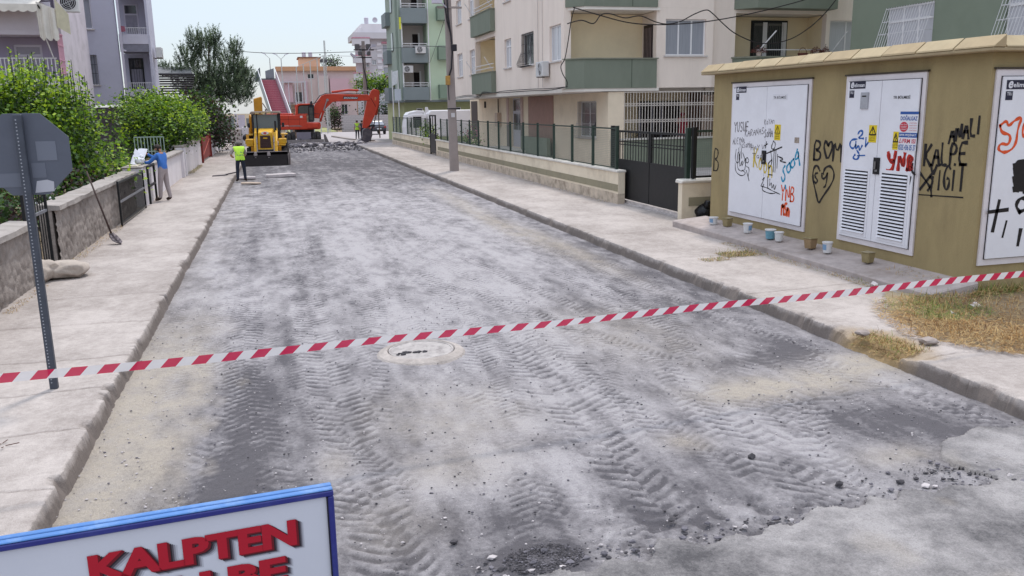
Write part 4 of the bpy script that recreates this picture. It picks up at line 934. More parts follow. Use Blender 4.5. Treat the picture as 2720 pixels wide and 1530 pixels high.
b = MB(); fbox(b, FGd, 23.0, 24.8, .6, 3.1, .002, .02); b.build('side_door', flat('dark_brown_door', lin(70, 56, 54), .6), cream)
# terrace under the end wall, with its white grille
b = MB(); b.box(13.202, 13.9, BY - .02, BY + .25, 0, Z1 - .165); b.build('ground_pier', MATS['ground_floor_cream'], cream)
b = MB(); b.box(13.901, 18.2, BY - .03, BY + .2, -.02, 1.25); pw = b.build('terrace_parapet', mat('terrace_green', lin(128, 134, 118), .85, .08, 1.5, dirt=.2), cream)
b = MB(); b.box(13.3, 18.3, BY - .10, BY + .26, 1.251, 1.32); b.build('parapet_cap', M_cope, pw)
b = MB(); b.box(18.2, 26.9, BY + .0, BY + .3, -.02, Z1 - .165); b.build('ground_floor_wall', MATS['ground_floor_cream'], cream)
b = MB(); b.box(13.5, 19.0, BY + 3.2, BY + 3.4, -.02, Z1 - .165); bw = b.build('terrace_back_wall', M_cream_bounce, cream)
b = MB(); b.box(13.5, 19.0, BY + .3, BY + 3.19, .5, .7); b.build('terrace_floor', M_cope, cream)
FT = Face((13.5, BY + 3.2, 0), (1, 0, 0), (0, -1, 0))
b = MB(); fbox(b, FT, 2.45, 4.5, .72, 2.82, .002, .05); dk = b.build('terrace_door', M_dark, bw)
for a in (2.47, 3.05, 3.55): 
    g = MB(); fbox(g, FT, a, a + .09, .72, 2.74, .051, .09); g.build('door_stile', mat('lilac_upvc', lin(150, 146, 160), .5), dk)
b = MB(); fbox(b, FT, 4.9, 5.49, .7, 3.18, .002, .3); b.build('brown_pier', mat('brown_paint', lin(112, 82, 70), .8, .1, 2), bw)
bar0 = None; gp = None
gr_m = mat('cream_iron', lin(214, 204, 196), .5, .06, 8)
g = MB(); g.box(13.9, 18.15, BY - .02, BY + .02, 3.16, 3.2); gp = g.build('terrace_grille', gr_m, cream)
for k in range(33):
    x = 13.93 + k * .1315
    if bar0 is None:
        g = MB(); g.box(x - .011, x + .011, BY - .011, BY + .011, 1.32, 3.16); bar0 = g.build('grille_bar', gr_m, gp); xf = x
    else: copy_part(bar0, gp, (x - xf, 0, 0))
for zz in (2.68, 2.02):
    g = MB()
    for d_ in (-.052, .052): g.box(13.9, 18.15, BY - .022, BY - .012, zz + d_ - .007, zz + d_ + .007)
    for k in range(32):
        c = (13.93 + (k + .5) * .1315, zz); g.tube([(c[0] + .045 * math.cos(q * .785), BY - .017, c[1] + .045 * math.sin(q * .785)) for q in range(9)], .009, 4, caps=False)
    g.build('ring_band', gr_m, gp, kind='stuff')
ac_unit(FSd, 2.3, 3.92, 'white air conditioner on a bracket below the curtained window of the cream block', w=.95, h=.62)
# cables
M_cab = flat('black_cable', lin(38, 32, 32), .6)
def cable(pts, r, label, group='overhead cables'):
    P = [Vector(p) for p in pts]; out = []
    for k in range(len(P) - 1):
        p0, p1, p2, p3 = P[max(k - 1, 0)], P[k], P[k + 1], P[min(k + 2, len(P) - 1)]
        for q in range(6):
            t_ = q / 6; out.append(.5 * ((2 * p1) + (-p0 + p2) * t_ + (2 * p0 - 5 * p1 + 4 * p2 - p3) * t_ ** 2 + (-p0 + 3 * p1 - 3 * p2 + p3) * t_ ** 3))
    out.append(P[-1]); b = MB(); b.tube(out, r, 5)
    return tag(b.build('overhead_cable', M_cab, None, smooth=True), label, 'cable', group)
cable([(11.55, 32.2, 6.41), (12.49, 31.5, 6.03), (13.43, 31.5, 5.82), (14.26, 31.5, 5.74), (15.22, 31.5, 5.74), (16.37, 31.3, 5.80), (17.23, 31.0, 5.9), (18.43, 31.0, 6.11), (19.82, 31.0, 6.41), (21.5, 31.0, 6.85), (24, 31, 7.7)], .022, 'taut black cable crossing the cream end wall and rising to the right')
cable([(11.1, 31.6, 5.74), (11.52, 31.2, 5.83), (12.01, 31.2, 5.72), (12.31, 31.2, 6.03), (12.68, 31.2, 6.08), (13.3, 31.2, 5.94), (13.93, 31.2, 6.02), (14.56, 31.2, 5.81), (15.08, 31.2, 5.73), (15.65, 31.2, 5.84), (16.17, 31.1, 6.1), (16.61, 31.0, 6.25), (16.88, 31.0, 6.15), (17.41, 31.0, 5.73), (17.94, 31.0, 5.38), (18.76, 31.0, 5.07), (19.37, 31.0, 5.0), (19.9, 31.0, 5.04), (20.61, 31.0, 5.24), (21.38, 31.0, 5.68), (22.0, 31.0, 6.2), (22.47, 31.0, 6.72), (23, 31, 7.4)], .022, 'slack wavy black cable sagging in front of the balcony with brown plants')
cable([(11.55, 32.0, 6.4), (11.45, 32.1, 5.97), (11.35, 32.3, 5.01), (11.27, 32.4, 4.49), (11.11, 32.4, 4.21), (11.18, 32.4, 3.92), (11.38, 32.45, 3.62), (11.42, 32.6, 3.42)], .02, 'black cable hanging down the corner of the cream block')
for k, o_ in enumerate((0, .07)):
    cable([(11.3, 55.1, 3.3 - o_), (11.3, 50.05, 3.4 - o_), (11.32, 47.5, 3.3 - o_), (11.2, 45.72, 3.5 - o_), (11.2, 43.56, 3.41), (11.3, 41.86, 3.46 - o_), (11.32, 37.18, 3.44 - o_), (11.3, 34.57, 3.40 - o_), (11.42, 32.5, 3.42)], .018, ('upper' if k == 0 else 'lower') + ' black cable strung along the slab edge of the cream block')
# pots on the far balcony
M_brownp = mat('dead_plant', lin(98, 56, 50), .9, .35, 12)
def pot_plant(x, y, z, r, label, n=260):
    t = thing('balcony_plant', label, 'plant', (x, y, z), 0, 'brown plants on the balcony parapet')
    b = MB(); b.lathe([(.09, 0), (.12, .16), (.13, .16), (.13, .18), (.10, .18)], (x, y, z), 12); b.build('pot', mat('pot_pale', lin(186, 170, 160), .8), t)
    rg = random.Random(int(x * 100)); b = MB()
    for k in range(n):
        a = rg.random() * 6.28; q = rg.random() ** .5 * r; c = Vector((x + q * math.cos(a), y + .5 * q * math.sin(a), z + .14 + rg.random() * .30 * (1.2 - q / r))); s_ = .05
        d1_ = Vector((rg.random() - .5, rg.random() - .5, rg.random() - .5)) * s_ * 2; d2_ = Vector((rg.random() - .5, rg.random() - .5, rg.random() - .5)) * s_ * 2; b.tri(c, c + d1_, c + d2_)
    b.build('foliage', M_brownp, t, kind='stuff'); return t
zp = Z1 + 1.212
pot_plant(BX + 8.25, BY - .45, zp, .40, 'brown potted plant at the left end of the green balcony parapet'); pot_plant(BX + 11.0, BY - .45, zp, .28, 'brown trailing potted plant on the right half of the green balcony parapet'); pot_plant(BX + 11.45, BY - .45, zp, .24, 'small brown potted plant at the right end of the green balcony parapet')
t = thing('basket', 'small basket with an arched handle on the green balcony parapet', 'basket', (BX + 10.35, BY - .45, zp))
b = MB(); b.lathe([(.18, 0), (.22, .12), (.20, .12), (.17, .01)], (BX + 10.35, BY - .45, zp), 14); b.build('basket_bowl', M_brownp, t)
b = MB(); b.tube([(BX + 10.35 + .19 * math.cos(q * .314), BY - .45, zp + .12 + .22 * math.sin(q * .314)) for q in range(11)], .012, 5); b.build('handle', M_brownp, t)

# ================================================================ GREEN BUILDING BEHIND THE KIOSK
M_greenw = mat('green_render', lin(122, 131, 116), .9, .05, .8, dirt=.15, dirt_col=lin(90, 100, 84), dirt_scale=.7)
gb = thing('green_building', 'dull green apartment building with leaning white window grilles behind the kiosk', 'apartment block', (21.5, 28.6, 0))
FR_ = Face((21.5, 28.6, 0), (0, -1, 0), (-1, 0, 0))
K_ = 21.5 / 13.5; hs = []
for s_ in range(3):
    for (ya, yb) in ((16.74, 15.31), (13.46, 11.9)):
        hs.append((28.6 - ya * K_, 28.6 - yb * K_, 4.42 + s_ * 3.1, 5.9 + s_ * 3.1))
b = MB(); wall_panel(b, FR_, 0, 16, -.05, 13, .3, hs); b.build('wall', M_greenw, gb)
for h in hs: window(gb, FR_, *h, 3, M_glass_l, trans=h[2] + .98, deep=.08, grille=(M_greyiron, 'lean'))
b = MB(); b.box(21.81, 34, 12.6, 12.9, -.05, 13); b.build('wall', M_greenw, gb)
b = MB(); b.box(21.81, 34, 28.3, 28.6, -.05, 13); b.build('wall', M_greenw, gb)
b = MB(); b.box(21.3, 34, 12.4, 28.8, 13.001, 13.2); b.build('roof', mat('flat_roof', lin(170, 164, 158)), gb)
# ================================================================ LEFT SIDE
M_stone = mat('rough_stone_render', lin(148, 138, 132), .95, .18, 5, dirt=.75, dirt_col=lin(92, 82, 76), dirt_scale=1.6, bump=.5, bump_scale=40)
M_lcope = mat('worn_coping', lin(156, 148, 143), .92, .2, 4, dirt=.6, dirt_col=lin(128, 118, 108), bump=.35)
def worley(x, y, s):
    ix = np.floor(x).astype(np.int64); iy = np.floor(y).astype(np.int64); d1 = np.full(x.shape, 9.); d2 = np.full(x.shape, 9.)
    for a in (-1, 0, 1):
        for c in (-1, 0, 1):
            px = ix + a + _h(ix + a, iy + c, s); py = iy + c + _h(ix + a, iy + c, s + 9); d = np.hypot(x - px, y - py)
            d2 = np.minimum(d2, np.maximum(d, d1)); d1 = np.minimum(d1, d)
    return d1, d2
def stone_wall(label, y0, y1, h, seed):
    t = thing('stone_wall', label, 'wall', (-3.8, y0, 0), 0, 'rough stone walls along the left pavement')
    a = np.arange(y0, y1 + .001, .035); z = np.arange(-.05, h + .001, .035); Yg, Zg = np.meshgrid(a, z)
    d1, d2 = worley(Yg * 4.2 + .25 * fbm(Yg * 4, Zg * 4, seed), Zg * 5.0, seed)
    rel = .028 * np.clip((d2 - d1) * 3, 0, 1) + .02 * (fbm(Yg * 9, Zg * 9, seed + 1, 3) - .5) + .03 * (fbm(Yg * 1.2, Zg * 2, seed + 2, 3) - .5)
    Xg = -3.83 + rel
    o = grid_mesh('stone_face', Xg + 3.8, Yg - y0, Zg, M_stone, None, parent=t)
    b = MB(); b.box(-4.08, -3.87, y0, y1, -.1, h); b.build('wall_core', M_stone, t)
    b = MB(); n = int((y1 - y0) / .35) + 1; rg = random.Random(seed)
    ring = [[(-4.13 + rg.random() * .02, yy, h + .001), (-3.74 + rg.random() * .035, yy, h + .002), (-3.745 + rg.random() * .03, yy, h + .075 + rg.random() * .02), (-4.1, yy, h + .10 + rg.random() * .02)] for yy in np.linspace(y0 - .02, y1 + .03, n)]
    for r0, r1 in zip(ring[:-1], ring[1:]):
        for k in range(4): b.quad(r0[k], r0[(k + 1) % 4], r1[(k + 1) % 4], r1[k])
    b.quad(*ring[0][::-1]); b.quad(*ring[-1]); b.build('coping', M_lcope, t)
    return t
stone_wall('rough grey stone wall in the left foreground behind the road sign post', 9.0, 14.75, .92, 71)
stone_wall('rough grey stone wall with concrete coping that the shovel leans on', 16.4, 25.3, 1.0, 73)
def bar_gate(label, x, y0, y1, z0, z1, nb, fr=.045, rails=(.5,), lean=0.0):
    t = thing('iron_gate', label, 'gate', (x, y0, 0))
    for nm, zz in (('bottom_rail', z0), ('top_rail', z1 - fr)) + tuple(('middle_rail', z0 + (z1 - z0) * r) for r in rails):
        b = MB(); b.box(x - .02, x + .02, y0 + fr, y1 - fr, zz, zz + fr); b.build(nm, M_black if nm != 'middle_rail' else mat('worn_iron', lin(112, 112, 118), .5, .2, 8), t)
    for yy in (y0, y1 - fr):
        b = MB(); b.box(x - .022, x + .022, yy, yy + fr, z0 - .05, z1 + .02); b.build('stile', M_black, t)
    b0 = None
    for k in range(1, nb):
        yy = y0 + (y1 - y0) * k / nb
        if b0 is None:
            b = MB(); b.box(x - .028, x - .012, yy - .008, yy + .008, z0, z1 - .01); b0 = b.build('gate_bar', M_black, t); yf = yy
        else: copy_part(b0, t, (0, yy - yf, 0))
    return t
bar_gate('tall narrow black iron gate between the two stone walls', -3.92, 14.9, 16.3, .06, 1.95, 9)
bar_gate('low black iron gate standing open against the end of the stone wall', -3.66, 21.8, 25.9, .06, 1.06, 26)
M_lime = mat('lime_washed_wall', lin(220, 214, 218), .9, .05, 2, dirt=.3, dirt_col=lin(170, 158, 152), dirt_scale=1.1, bump=.15)
t = thing('gate_pillar', 'white washed gate pillar under the papers of the man in blue', 'pillar', (-3.85, 26.2, 0))
b = MB(); b.box(-4.25, -3.72, 26.3, 28.3, -.1, 1.12); b.build('pillar', M_lime, t, bevel=.02)
b = MB(); b.box(-4.28, -3.70, 26.26, 28.32, 1.121, 1.15); b.build('cap', M_lcope, t, bevel=.01)
t = thing('gate_frame', 'narrow black iron gate frame swung out in front of the white pillar', 'gate', (-3.6, 26.6, 0))
for (p, q, nm) in (((-3.62, 26.6, .04), (-3.62, 26.6, 1.14), 'stile'), ((-3.62, 28.0, .0), (-3.62, 28.0, 1.16), 'stile'), ((-3.62, 26.62, 1.12), (-3.62, 27.98, 1.12), 'top_rail'), ((-3.62, 26.62, .56), (-3.62, 27.98, .56), 'middle_rail')):
    b = MB(); b.bar(p, q, .06, .06); b.build(nm, M_black, t)
def lime_wall(label, y0, y1, h, pil):
    t = thing('garden_wall', label, 'wall', (-3.8, y0, 0), 0, 'white washed garden walls on the left')
    b = MB(); b.box(-4.05, -3.8, y0, y1, -.1, h - .1); b.build('wall', M_lime, t)
    b = MB(); b.box(-4.12, -3.72, y0, y1, h - .099, h); b.build('coping', M_lcope, t, bevel=.02)
    for yy in pil:
        b = MB(); b.box(-4.1, -3.7, yy, yy + .45, -.1, h - .101); b.build('pilaster', M_lime, t)
    return t
lime_wall('white washed garden wall right behind the man in blue', 28.4, 38.3, 1.12, [37.8])
lime_wall('farther white washed garden wall ending at the red gate', 38.6, 48.2, 1.3, [38.7])
lime_wall('low white wall under the dark shrub beyond the red gate', 55, 76, .95, [])
t = thing('red_gate', 'rust red sheet metal gate between the white walls', 'gate', (-3.8, 48.4, 0))
M_rust = mat('red_gate_paint', lin(132, 44, 38), .6, .12, 3, dirt=.3)
b = MB(); b.box(-3.82, -3.78, 48.4, 54.8, .12, 1.28); b.build('gate_sheet', M_rust, t)
b = MB(); b.bar((-3.76, 48.5, .3), (-3.76, 54.7, 1.1), .03, .05); b.build('brace', mat('red_gate_light', lin(170, 84, 74), .6), t)
for yy in (48.3, 54.85):
    b = MB(); b.box(-3.9, -3.7, yy, yy + .14, 0, 1.4); b.build('gate_post', M_rust, t)
# railing and V posts behind the wall
t = thing('railing', 'short pale green railing behind the white wall', 'railing', (-4.5, 36.5, 1.0))
for zz in (1.15, 1.72):
    b = MB(); b.bar((-5.4, 37, zz), (-4.3, 37, zz), .04, .04); b.build('rail', mat('pale_green_iron', lin(140, 156, 148), .5), t)
b0 = None
for k in range(10):
    b = MB(); b.bar((-5.4 + k * .122, 37, 1.0), (-5.4 + k * .122, 37, 1.72), .03, .03)
    if b0 is None: b0 = b.build('baluster', MATS['pale_green_iron'], t)
    else: copy_part(b0, t, (k * .122, 0, 0))
for k, (x, y, lab) in enumerate(((-5.75, 40.6, 'white forked steel post in the hedge, left of the pair'), (-4.95, 39.3, 'white forked steel post in the hedge above the railing'))):
    t = thing('forked_post', lab, 'post', (x, y, 0), 0, 'forked white posts of a trellis')
    b = MB(); b.tube([(x, y, 0), (x, y, 2.25)], .03, 6); b.build('post', M_greyiron, t)
    for dx in (-.36, 0, .36):
        b = MB(); b.bar((x, y - .03, 2.1), (x + dx, y - .03, 2.66), .03, .03); b.build('fork', M_greyiron, t)

# ---------------------------------------------------------------- road sign seen from behind
M_signback = mat('sign_back_steel', lin(92, 96, 108), .55, .08, 3, metal=.1, dirt=.25, dirt_col=lin(70, 72, 80))
M_pole = mat('sign_post_steel', lin(74, 78, 88), .5, .15, 6, metal=.2, dirt=.3, dirt_col=lin(50, 50, 54))
sx, sy = -2.27, 8.86
t = thing('road_sign', 'back of a grey octagonal road sign on a drilled steel post', 'road sign', (sx, sy, 0))
b = MB(); cx, cz, r = -2.25, 2.29, .41
oct_ = [(cx + r * math.cos(R_(22.5 + 45 * k)), cz + r * math.sin(R_(22.5 + 45 * k))) for k in range(8)]
b.prism(oct_, lambda a, c, d: (a, sy + d, c), .045, .052); b.build('sign_plate', M_signback, t, bevel=.002)
b = MB(); b.box(sx - .036, sx + .036, sy - .03, sy + .03, 0, 2.66); post = b.build('post', M_pole, t, bevel=.006)
h0 = None
for k in range(78):
    z = .07 + k * .033
    if h0 is None:
        g = MB(); g.add([(sx - .012 + .007 * math.cos(q * .785), sy - .0312, z + .007 * math.sin(q * .785)) for q in range(8)], [tuple(range(8))[::-1]]); h0 = g.build('post_hole', flat('hole_pale', lin(150, 152, 160), .8), post)
    else: copy_part(h0, post, (0, 0, k * .033))
for (x0, x1, z0, z1, c_, nm) in ((cx + .09, cx + .26, cz - .06, cz + .12, (112, 116, 128), 'sticker'), (cx + .03, cx + .15, cz - .22, cz - .08, (102, 106, 118), 'sticker'), (cx - .37, cx - .26, cz - .15, cz - .03, (150, 148, 156), 'sticker'), (cx - .37, cx - .05, cz - .30, cz - .17, (106, 110, 122), 'sticker')):
    b = MB(); b.box(x0, x1, sy + .041, sy + .0445, z0, z1); b.build(nm, flat('sticker_%d' % c_[0], lin(*c_), .7), t)
b = MB(); b.prism([(cx + .035, cz - .36), (cx + .20, cz - .35), (cx + .205, cz - .26), (cx + .15, cz - .24), (cx + .06, cz - .25)], lambda a, c, d: (a, sy + d, c), .0405, .0444); b.build('torn_sticker', flat('torn_paper', lin(176, 176, 184), .8), t)
b = MB(); text_on(b, 'YAPI 0324', lambda u, v, d: (cx - .36 + u, sy + .0405 - d, cz - .10 + v), 0, 0, .09, .03, 0); b.build('lettering', flat('sticker_ink', lin(160, 60, 70), .7), t)

# ---------------------------------------------------------------- shovel, sacks
t = thing('shovel', 'long handled shovel leaning on the stone wall with its blade on the pavement', 'shovel', (-3.3, 18.9, 0))
b = MB(); b.tube([(-3.78, 19.2, 1.5), (-3.52, 19.02, .62), (-3.40, 18.93, .22)], [.016, .018, .02], 8); b.build('handle', mat('shovel_handle', lin(70, 54, 50), .7, .2, 8), t, smooth=True)
b = MB(); prf = [(-.0, .05, .20), (.09, .09, .12), (.18, .095, .055), (.26, .07, .02), (.32, .015, .008)]
dx, dy = .66, -.75
for (s0, w0, z0), (s1, w1, z1) in zip(prf[:-1], prf[1:]):
    p = lambda s_, w_, z_, k: (-3.41 + dx * s_ - dy * w_ * k, 18.95 + dy * s_ + dx * w_ * k, z_ + .03 * abs(k))
    for k0, k1 in ((-1, 0), (0, 1)):
        b.hexa([p(s0, w0, z0, k0), p(s0, w0, z0, k1), p(s1, w1, z1, k1), p(s1, w1, z1, k0), p(s0, w0, z0 + .008, k0), p(s0, w0, z0 + .008, k1), p(s1, w1, z1 + .008, k1), p(s1, w1, z1 + .008, k0)])
b.build('blade', mat('shovel_steel', lin(92, 84, 88), .5, .25, 9, metal=.4), t, smooth=True)
M_sack = mat('dusty_sack', lin(178, 166, 156), .95, .1, 6, dirt=.4, dirt_col=lin(150, 134, 122), bump=.6, bump_scale=18)
def sack(x, y, lx, ly, lz, rz, label, seed):
    rg = random.Random(seed); vs, fs = ICO[3]; b = MB(); V = []
    for v in vs:
        sgn = [1 if c > 0 else -1 for c in v]; q = [sgn[i] * abs(v[i]) ** .8 for i in range(3)]
        n_ = .16 * math.sin(9 * v[2] + 6 * v[0] + seed) * math.cos(7 * v[1] + 3 * v[0]) + .08 * math.sin(5 * v[0] + seed) * math.cos(4 * v[1]) + .07 * math.sin(9 * v[1] + 7 * v[0]); ed = (1 - .35 * abs(q[0]) ** 3)
        V.append((lx * q[0] * (1 + n_ * .3), ly * q[1] * (1 + n_), lz * (q[2] * ed * (1 + n_) + 1) * .5))
    b.add(V, fs); o = b.build('sack', M_sack, None, smooth=True, local=True); o.location = (x, y, 0); o.rotation_euler = (0, 0, rz)
    return tag(o, label, 'sack', 'dusty sacks lying by the stone wall')
sack(-3.50, 15.25, .36, .30, .27, .35, 'full dusty sack lying in front of the stone wall corner', 3)
sack(-3.84, 14.95, .34, .25, .36, 1.2, 'pale sack lying behind the road sign post against the wall', 8)
# dust, twigs on the left pavement
b = MB(); rg = random.Random(5)
for (x, y) in ((-2.42, 7.35),):
    for k in range(16):
        a = rg.random() * 6.28; p = Vector((x + (rg.random() - .5) * .34, y + (rg.random() - .5) * .10, .012)); q = p + Vector((math.cos(a), math.sin(a) * .5, .15 * rg.random())) * (.05 + .10 * rg.random()); b.tube([p, q], .004, 4)
tag(b.build('twig', mat('twig_brown', lin(92, 66, 60), .9), None), 'dry broken twig lying on the left pavement', 'twig')

# ---------------------------------------------------------------- LILAC AND GREY BUILDINGS
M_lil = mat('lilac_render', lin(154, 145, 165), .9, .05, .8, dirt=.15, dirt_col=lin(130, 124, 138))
M_grey = mat('lavender_grey_render', lin(188, 186, 200), .9, .05, .8, dirt=.12, dirt_col=lin(140, 138, 150))
M_lils = mat('pale_lilac_trim', lin(196, 190, 202), .85, .06, 2)
lb = thing('lilac_house', 'lilac house with a scalloped awning and a white balcony rail behind the left shrub', 'house', (-8.5, 40, 0))
FL = Face((-14, 40, 0), (1, 0, 0), (0, -1, 0))
for s_ in range(3):
    z0 = 3.05 + s_ * 3.05
    b = MB(); fbox(b, FL, 0, 5.44, z0 - .2, z0, -6.25, -.01); b.build('floor_slab', M_lils, lb)
    b = MB(); FLb = Face((-14, 41.3, 0), (1, 0, 0), (0, -1, 0)); dh = (3.62, 4.72, z0 + .05, z0 + 3.05 - .5)
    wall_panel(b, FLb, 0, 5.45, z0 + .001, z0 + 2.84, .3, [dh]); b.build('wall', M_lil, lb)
    window(lb, FLb, *dh, 1, mat('blind_glass', lin(150, 144, 156), .3, .1, 2), frame=M_lils, trans=z0 + 2.1, sill=False, deep=.06, fw_=.1, name='balcony_door')
    b = MB(); fbox(b, FL, 0, 5.5, z0 + .001, z0 + 1.10, -.15, 0); pp = b.build('balcony_parapet', M_lils, lb)
    b = MB(); fbox(b, FL, 0, 5.5, z0 + 1.9, z0 + 1.94, -.09, -.05); b.build('hand_rail', M_greyiron, pp)
    b = MB(); fbox(b, FL, 0, 5.5, z0 + 1.18, z0 + 1.21, -.09, -.05); b.build('low_rail', M_greyiron, pp)
    r0 = None
    for k in range(38):
        if r0 is None:
            b = MB(); fbox(b, FL, .05, .085, z0 + 1.211, z0 + 1.899, -.085, -.055); r0 = b.build('baluster', M_greyiron, pp)
        else: copy_part(r0, pp, (k * .145, 0, 0))
b = MB(); b.box(-8.55, -8.4, 41.0, 46.6, 3.06, 12.2); b.build('side_wall', mat('side_pale_pink', lin(206, 196, 204), .9, .06, 1.2, dirt=.3), lb)
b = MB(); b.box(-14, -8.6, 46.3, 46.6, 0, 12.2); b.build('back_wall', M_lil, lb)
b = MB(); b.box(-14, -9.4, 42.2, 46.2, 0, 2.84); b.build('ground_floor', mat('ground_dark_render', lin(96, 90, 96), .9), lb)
b = MB(); b.box(-14.2, -8.3, 39.8, 46.8, 12.201, 12.4); b.build('roof', M_lils, lb)
M_pink = mat('pink_iron', lin(208, 160, 178), .6, .08, 6)
g0 = None
for k in range(7):
    b = MB(); b.bar((-8.38, 40.1 + k * .14, 4.3), (-8.38, 40.1 + k * .14, 6.0), .03, .03)
    if g0 is None: g0 = b.build('grille_bar', M_pink, lb)
    else: copy_part(g0, lb, (0, k * .14, 0))
for zz in (4.35, 4.9, 5.5, 5.95):
    b = MB(); b.bar((-8.36, 40.05, zz), (-8.36, 41.05, zz), .03, .03); b.build('grille_rail', M_pink, lb)
# awning: sloped cloth with scalloped valance and folding arms
M_awn = mat('awning_canvas', lin(212, 206, 198), .9, .06, 3, dirt=.2)
b = MB(); x0, x1 = -12.5, -8.75; yf = 39.0; n = 24
for k in range(n):
    a0 = x0 + (x1 - x0) * k / n; a1 = x0 + (x1 - x0) * (k + 1) / n
    b.hexa([(a0, 41.25, 7.72), (a1, 41.25, 7.72), (a1, yf, 6.98), (a0, yf, 6.98), (a0, 41.25, 7.735), (a1, 41.25, 7.735), (a1, yf, 6.995), (a0, yf, 6.995)])
aw = b.build('awning', M_awn, lb)
b = MB(); m_ = 130
for k in range(m_):
    a0 = x0 + (x1 - x0) * k / m_; a1 = x0 + (x1 - x0) * (k + 1) / m_
    z_ = lambda a: 6.76 - .07 * abs(math.sin((a - x0) / .34 * math.pi))
    b.hexa([(a0, yf - .012, z_(a0)), (a1, yf - .012, z_(a1)), (a1, yf - .002, z_(a1)), (a0, yf - .002, z_(a0)), (a0, yf - .012, 7.0), (a1, yf - .012, 7.0), (a1, yf - .002, 7.0), (a0, yf - .002, 7.0)])
b.build('valance', M_awn, aw)
for p, q in (((-8.9, 39.05, 6.95), (-8.6, 40.0, 5.0)), ((-8.72, 39.02, 6.98), (-8.45, 39.9, 5.95))):
    b = MB(); b.bar(p, q, .035, .035); b.build('awning_arm', M_black if p[0] > -8.8 else M_greyiron, aw)
b = MB(); nx = 12
fold = lambda s_, t_: (-8.78 + s_ * .62, 39.0 + .35 * s_ + .10 * math.sin(s_ * 13), 7.1 - t_ * (1.35 - .25 * s_ + .16 * abs(math.sin(s_ * 9))) - .25 * s_)
for i in range(nx):
    for j in range(6):
        s0, s1, t0, t1 = i / nx, (i + 1) / nx, j / 6, (j + 1) / 6
        P = [fold(s0, t0), fold(s1, t0), fold(s1, t1), fold(s0, t1)]; b.hexa([*P, *[(p[0] + .003, p[1] + .012, p[2]) for p in P]])
b.build('side_curtain', M_awn, aw)
b = MB(); fold2 = lambda s_, t_: (-8.16 + s_ * .36, 39.3 + .5 * s_, 7.25 - .55 * s_ - t_ * (1.1 - .3 * s_))
for i in range(6):
    for j in range(5):
        s0, s1, t0, t1 = i / 6, (i + 1) / 6, j / 5, (j + 1) / 5; P = [fold2(s0, t0), fold2(s1, t0), fold2(s1, t1), fold2(s0, t1)]; b.hexa([*P, *[(p[0] + .003, p[1] + .012, p[2]) for p in P]])
b.build('side_curtain', mat('awning_canvas_yellowed', lin(196, 188, 164), .9, .1, 4), aw)

gbld = thing('grey_apartment_block', 'lavender grey apartment block with stacked corner balconies on the left', 'apartment block', (-7, 50, 0))
FG2 = Face((-13, 50, 0), (1, 0, 0), (0, -1, 0))
hs = []
for s_ in range(4):
    z0 = 3.13 + s_ * 2.84
    hs.append((3.68, 4.30, z0 + 1.05, z0 + 2.58))
b = MB(); wall_panel(b, FG2, 0, 5.42, 3.13, 14.4, .3, hs); b.build('wall', M_grey, gbld)
for k, h in enumerate(hs): window(gbld, FG2, *h, 1, M_glass_c, deep=.1, grille=(M_black, 'flat') if k == 0 else None)
b = MB(); b.box(-7.45, -7.33, 49.85, 49.97, 3.0, 14.4); b.tube([(-7.39, 49.91, 5.95), (-7.2, 49.95, 5.9)], .05, 8); b.build('downpipe', M_lils, gbld)
for s_ in range(4):
    z0 = 3.13 + s_ * 2.84
    b = MB(); fbox(b, FG2, 5.5, 6.92, z0 + .30, z0 + .80, -.12, 0); pp = b.build('balcony_parapet', mat('balcony_pale', lin(196, 192, 204), .85, .05, 2), gbld)
    b = MB(); fbox(b, FG2, 5.5, 6.92, z0 - .10, z0 + .299, -1.6, -.02); b.build('floor_beam', mat('beam_grey', lin(128, 126, 138), .9), gbld)
    b = MB(); fbox(b, FG2, 5.5, 6.92, z0 + 1.12, z0 + 1.15, -.08, -.05); b.build('hand_rail', M_greyiron, pp)
    r0 = None
    for k in range(14):
        if r0 is None:
            b = MB(); fbox(b, FG2, 5.53, 5.55, z0 + .801, z0 + 1.119, -.075, -.055); r0 = b.build('baluster', M_greyiron, pp)
        else: copy_part(r0, pp, (k * .103, 0, 0))
    b = MB(); fbox(b, FG2, 5.43, 7.0, z0 + .301, z0 + 2.739, -1.75, -1.6); bw = b.build('balcony_back_wall', M_grey, gbld)
    FB2 = Face((-13, 51.6, 0), (1, 0, 0), (0, -1, 0)); dk = s_ == 0
    b = MB(); fbox(b, FB2, 5.62, 6.36, z0 + .32, z0 + 2.5, .002, .05); d_ = b.build('balcony_door', M_black if dk else M_lils, bw)
    b = MB(); fbox(b, FB2, 5.70, 6.28, z0 + .95, z0 + 1.92, .051, .06); b.build('pane', mat('pale_blind', lin(140, 136, 148), .3), d_)
    b = MB(); fbox(b, FB2, 5.70, 6.28, z0 + 2.0, z0 + 2.42, .051, .06); b.build('pane', M_glass_d, d_)
    if dk:
        for k in range(5):
            b = MB(); fbox(b, FB2, 5.72 + k * .13, 5.735 + k * .13, z0 + .4, z0 + 2.45, .09, .105); b.build('door_bar', M_black, d_)
b = MB(); b.box(-6.1, -5.98, 50.02, 52.2, 3.13, 14.4); b.build('side_wall', M_grey, gbld)
b = MB(); b.box(-13, -5.96, 49.9, 54, 14.401, 14.7); b.build('roof', M_lils, gbld)
for (x, y) in ((-6.4, 50.4), (-9.5, 50.4), (-6.4, 58), (-9.5, 56)):
    b = MB(); b.box(x - .2, x + .2, y - .2, y + .2, -.1, 3.02); b.build('ground_column', M_grey, gbld)
b = MB(); b.box(-13, -7.6, 52.5, 61, -.1, 3.02); b.build('ground_floor', mat('ground_dark_render', lin(96, 90, 96), .9), gbld)
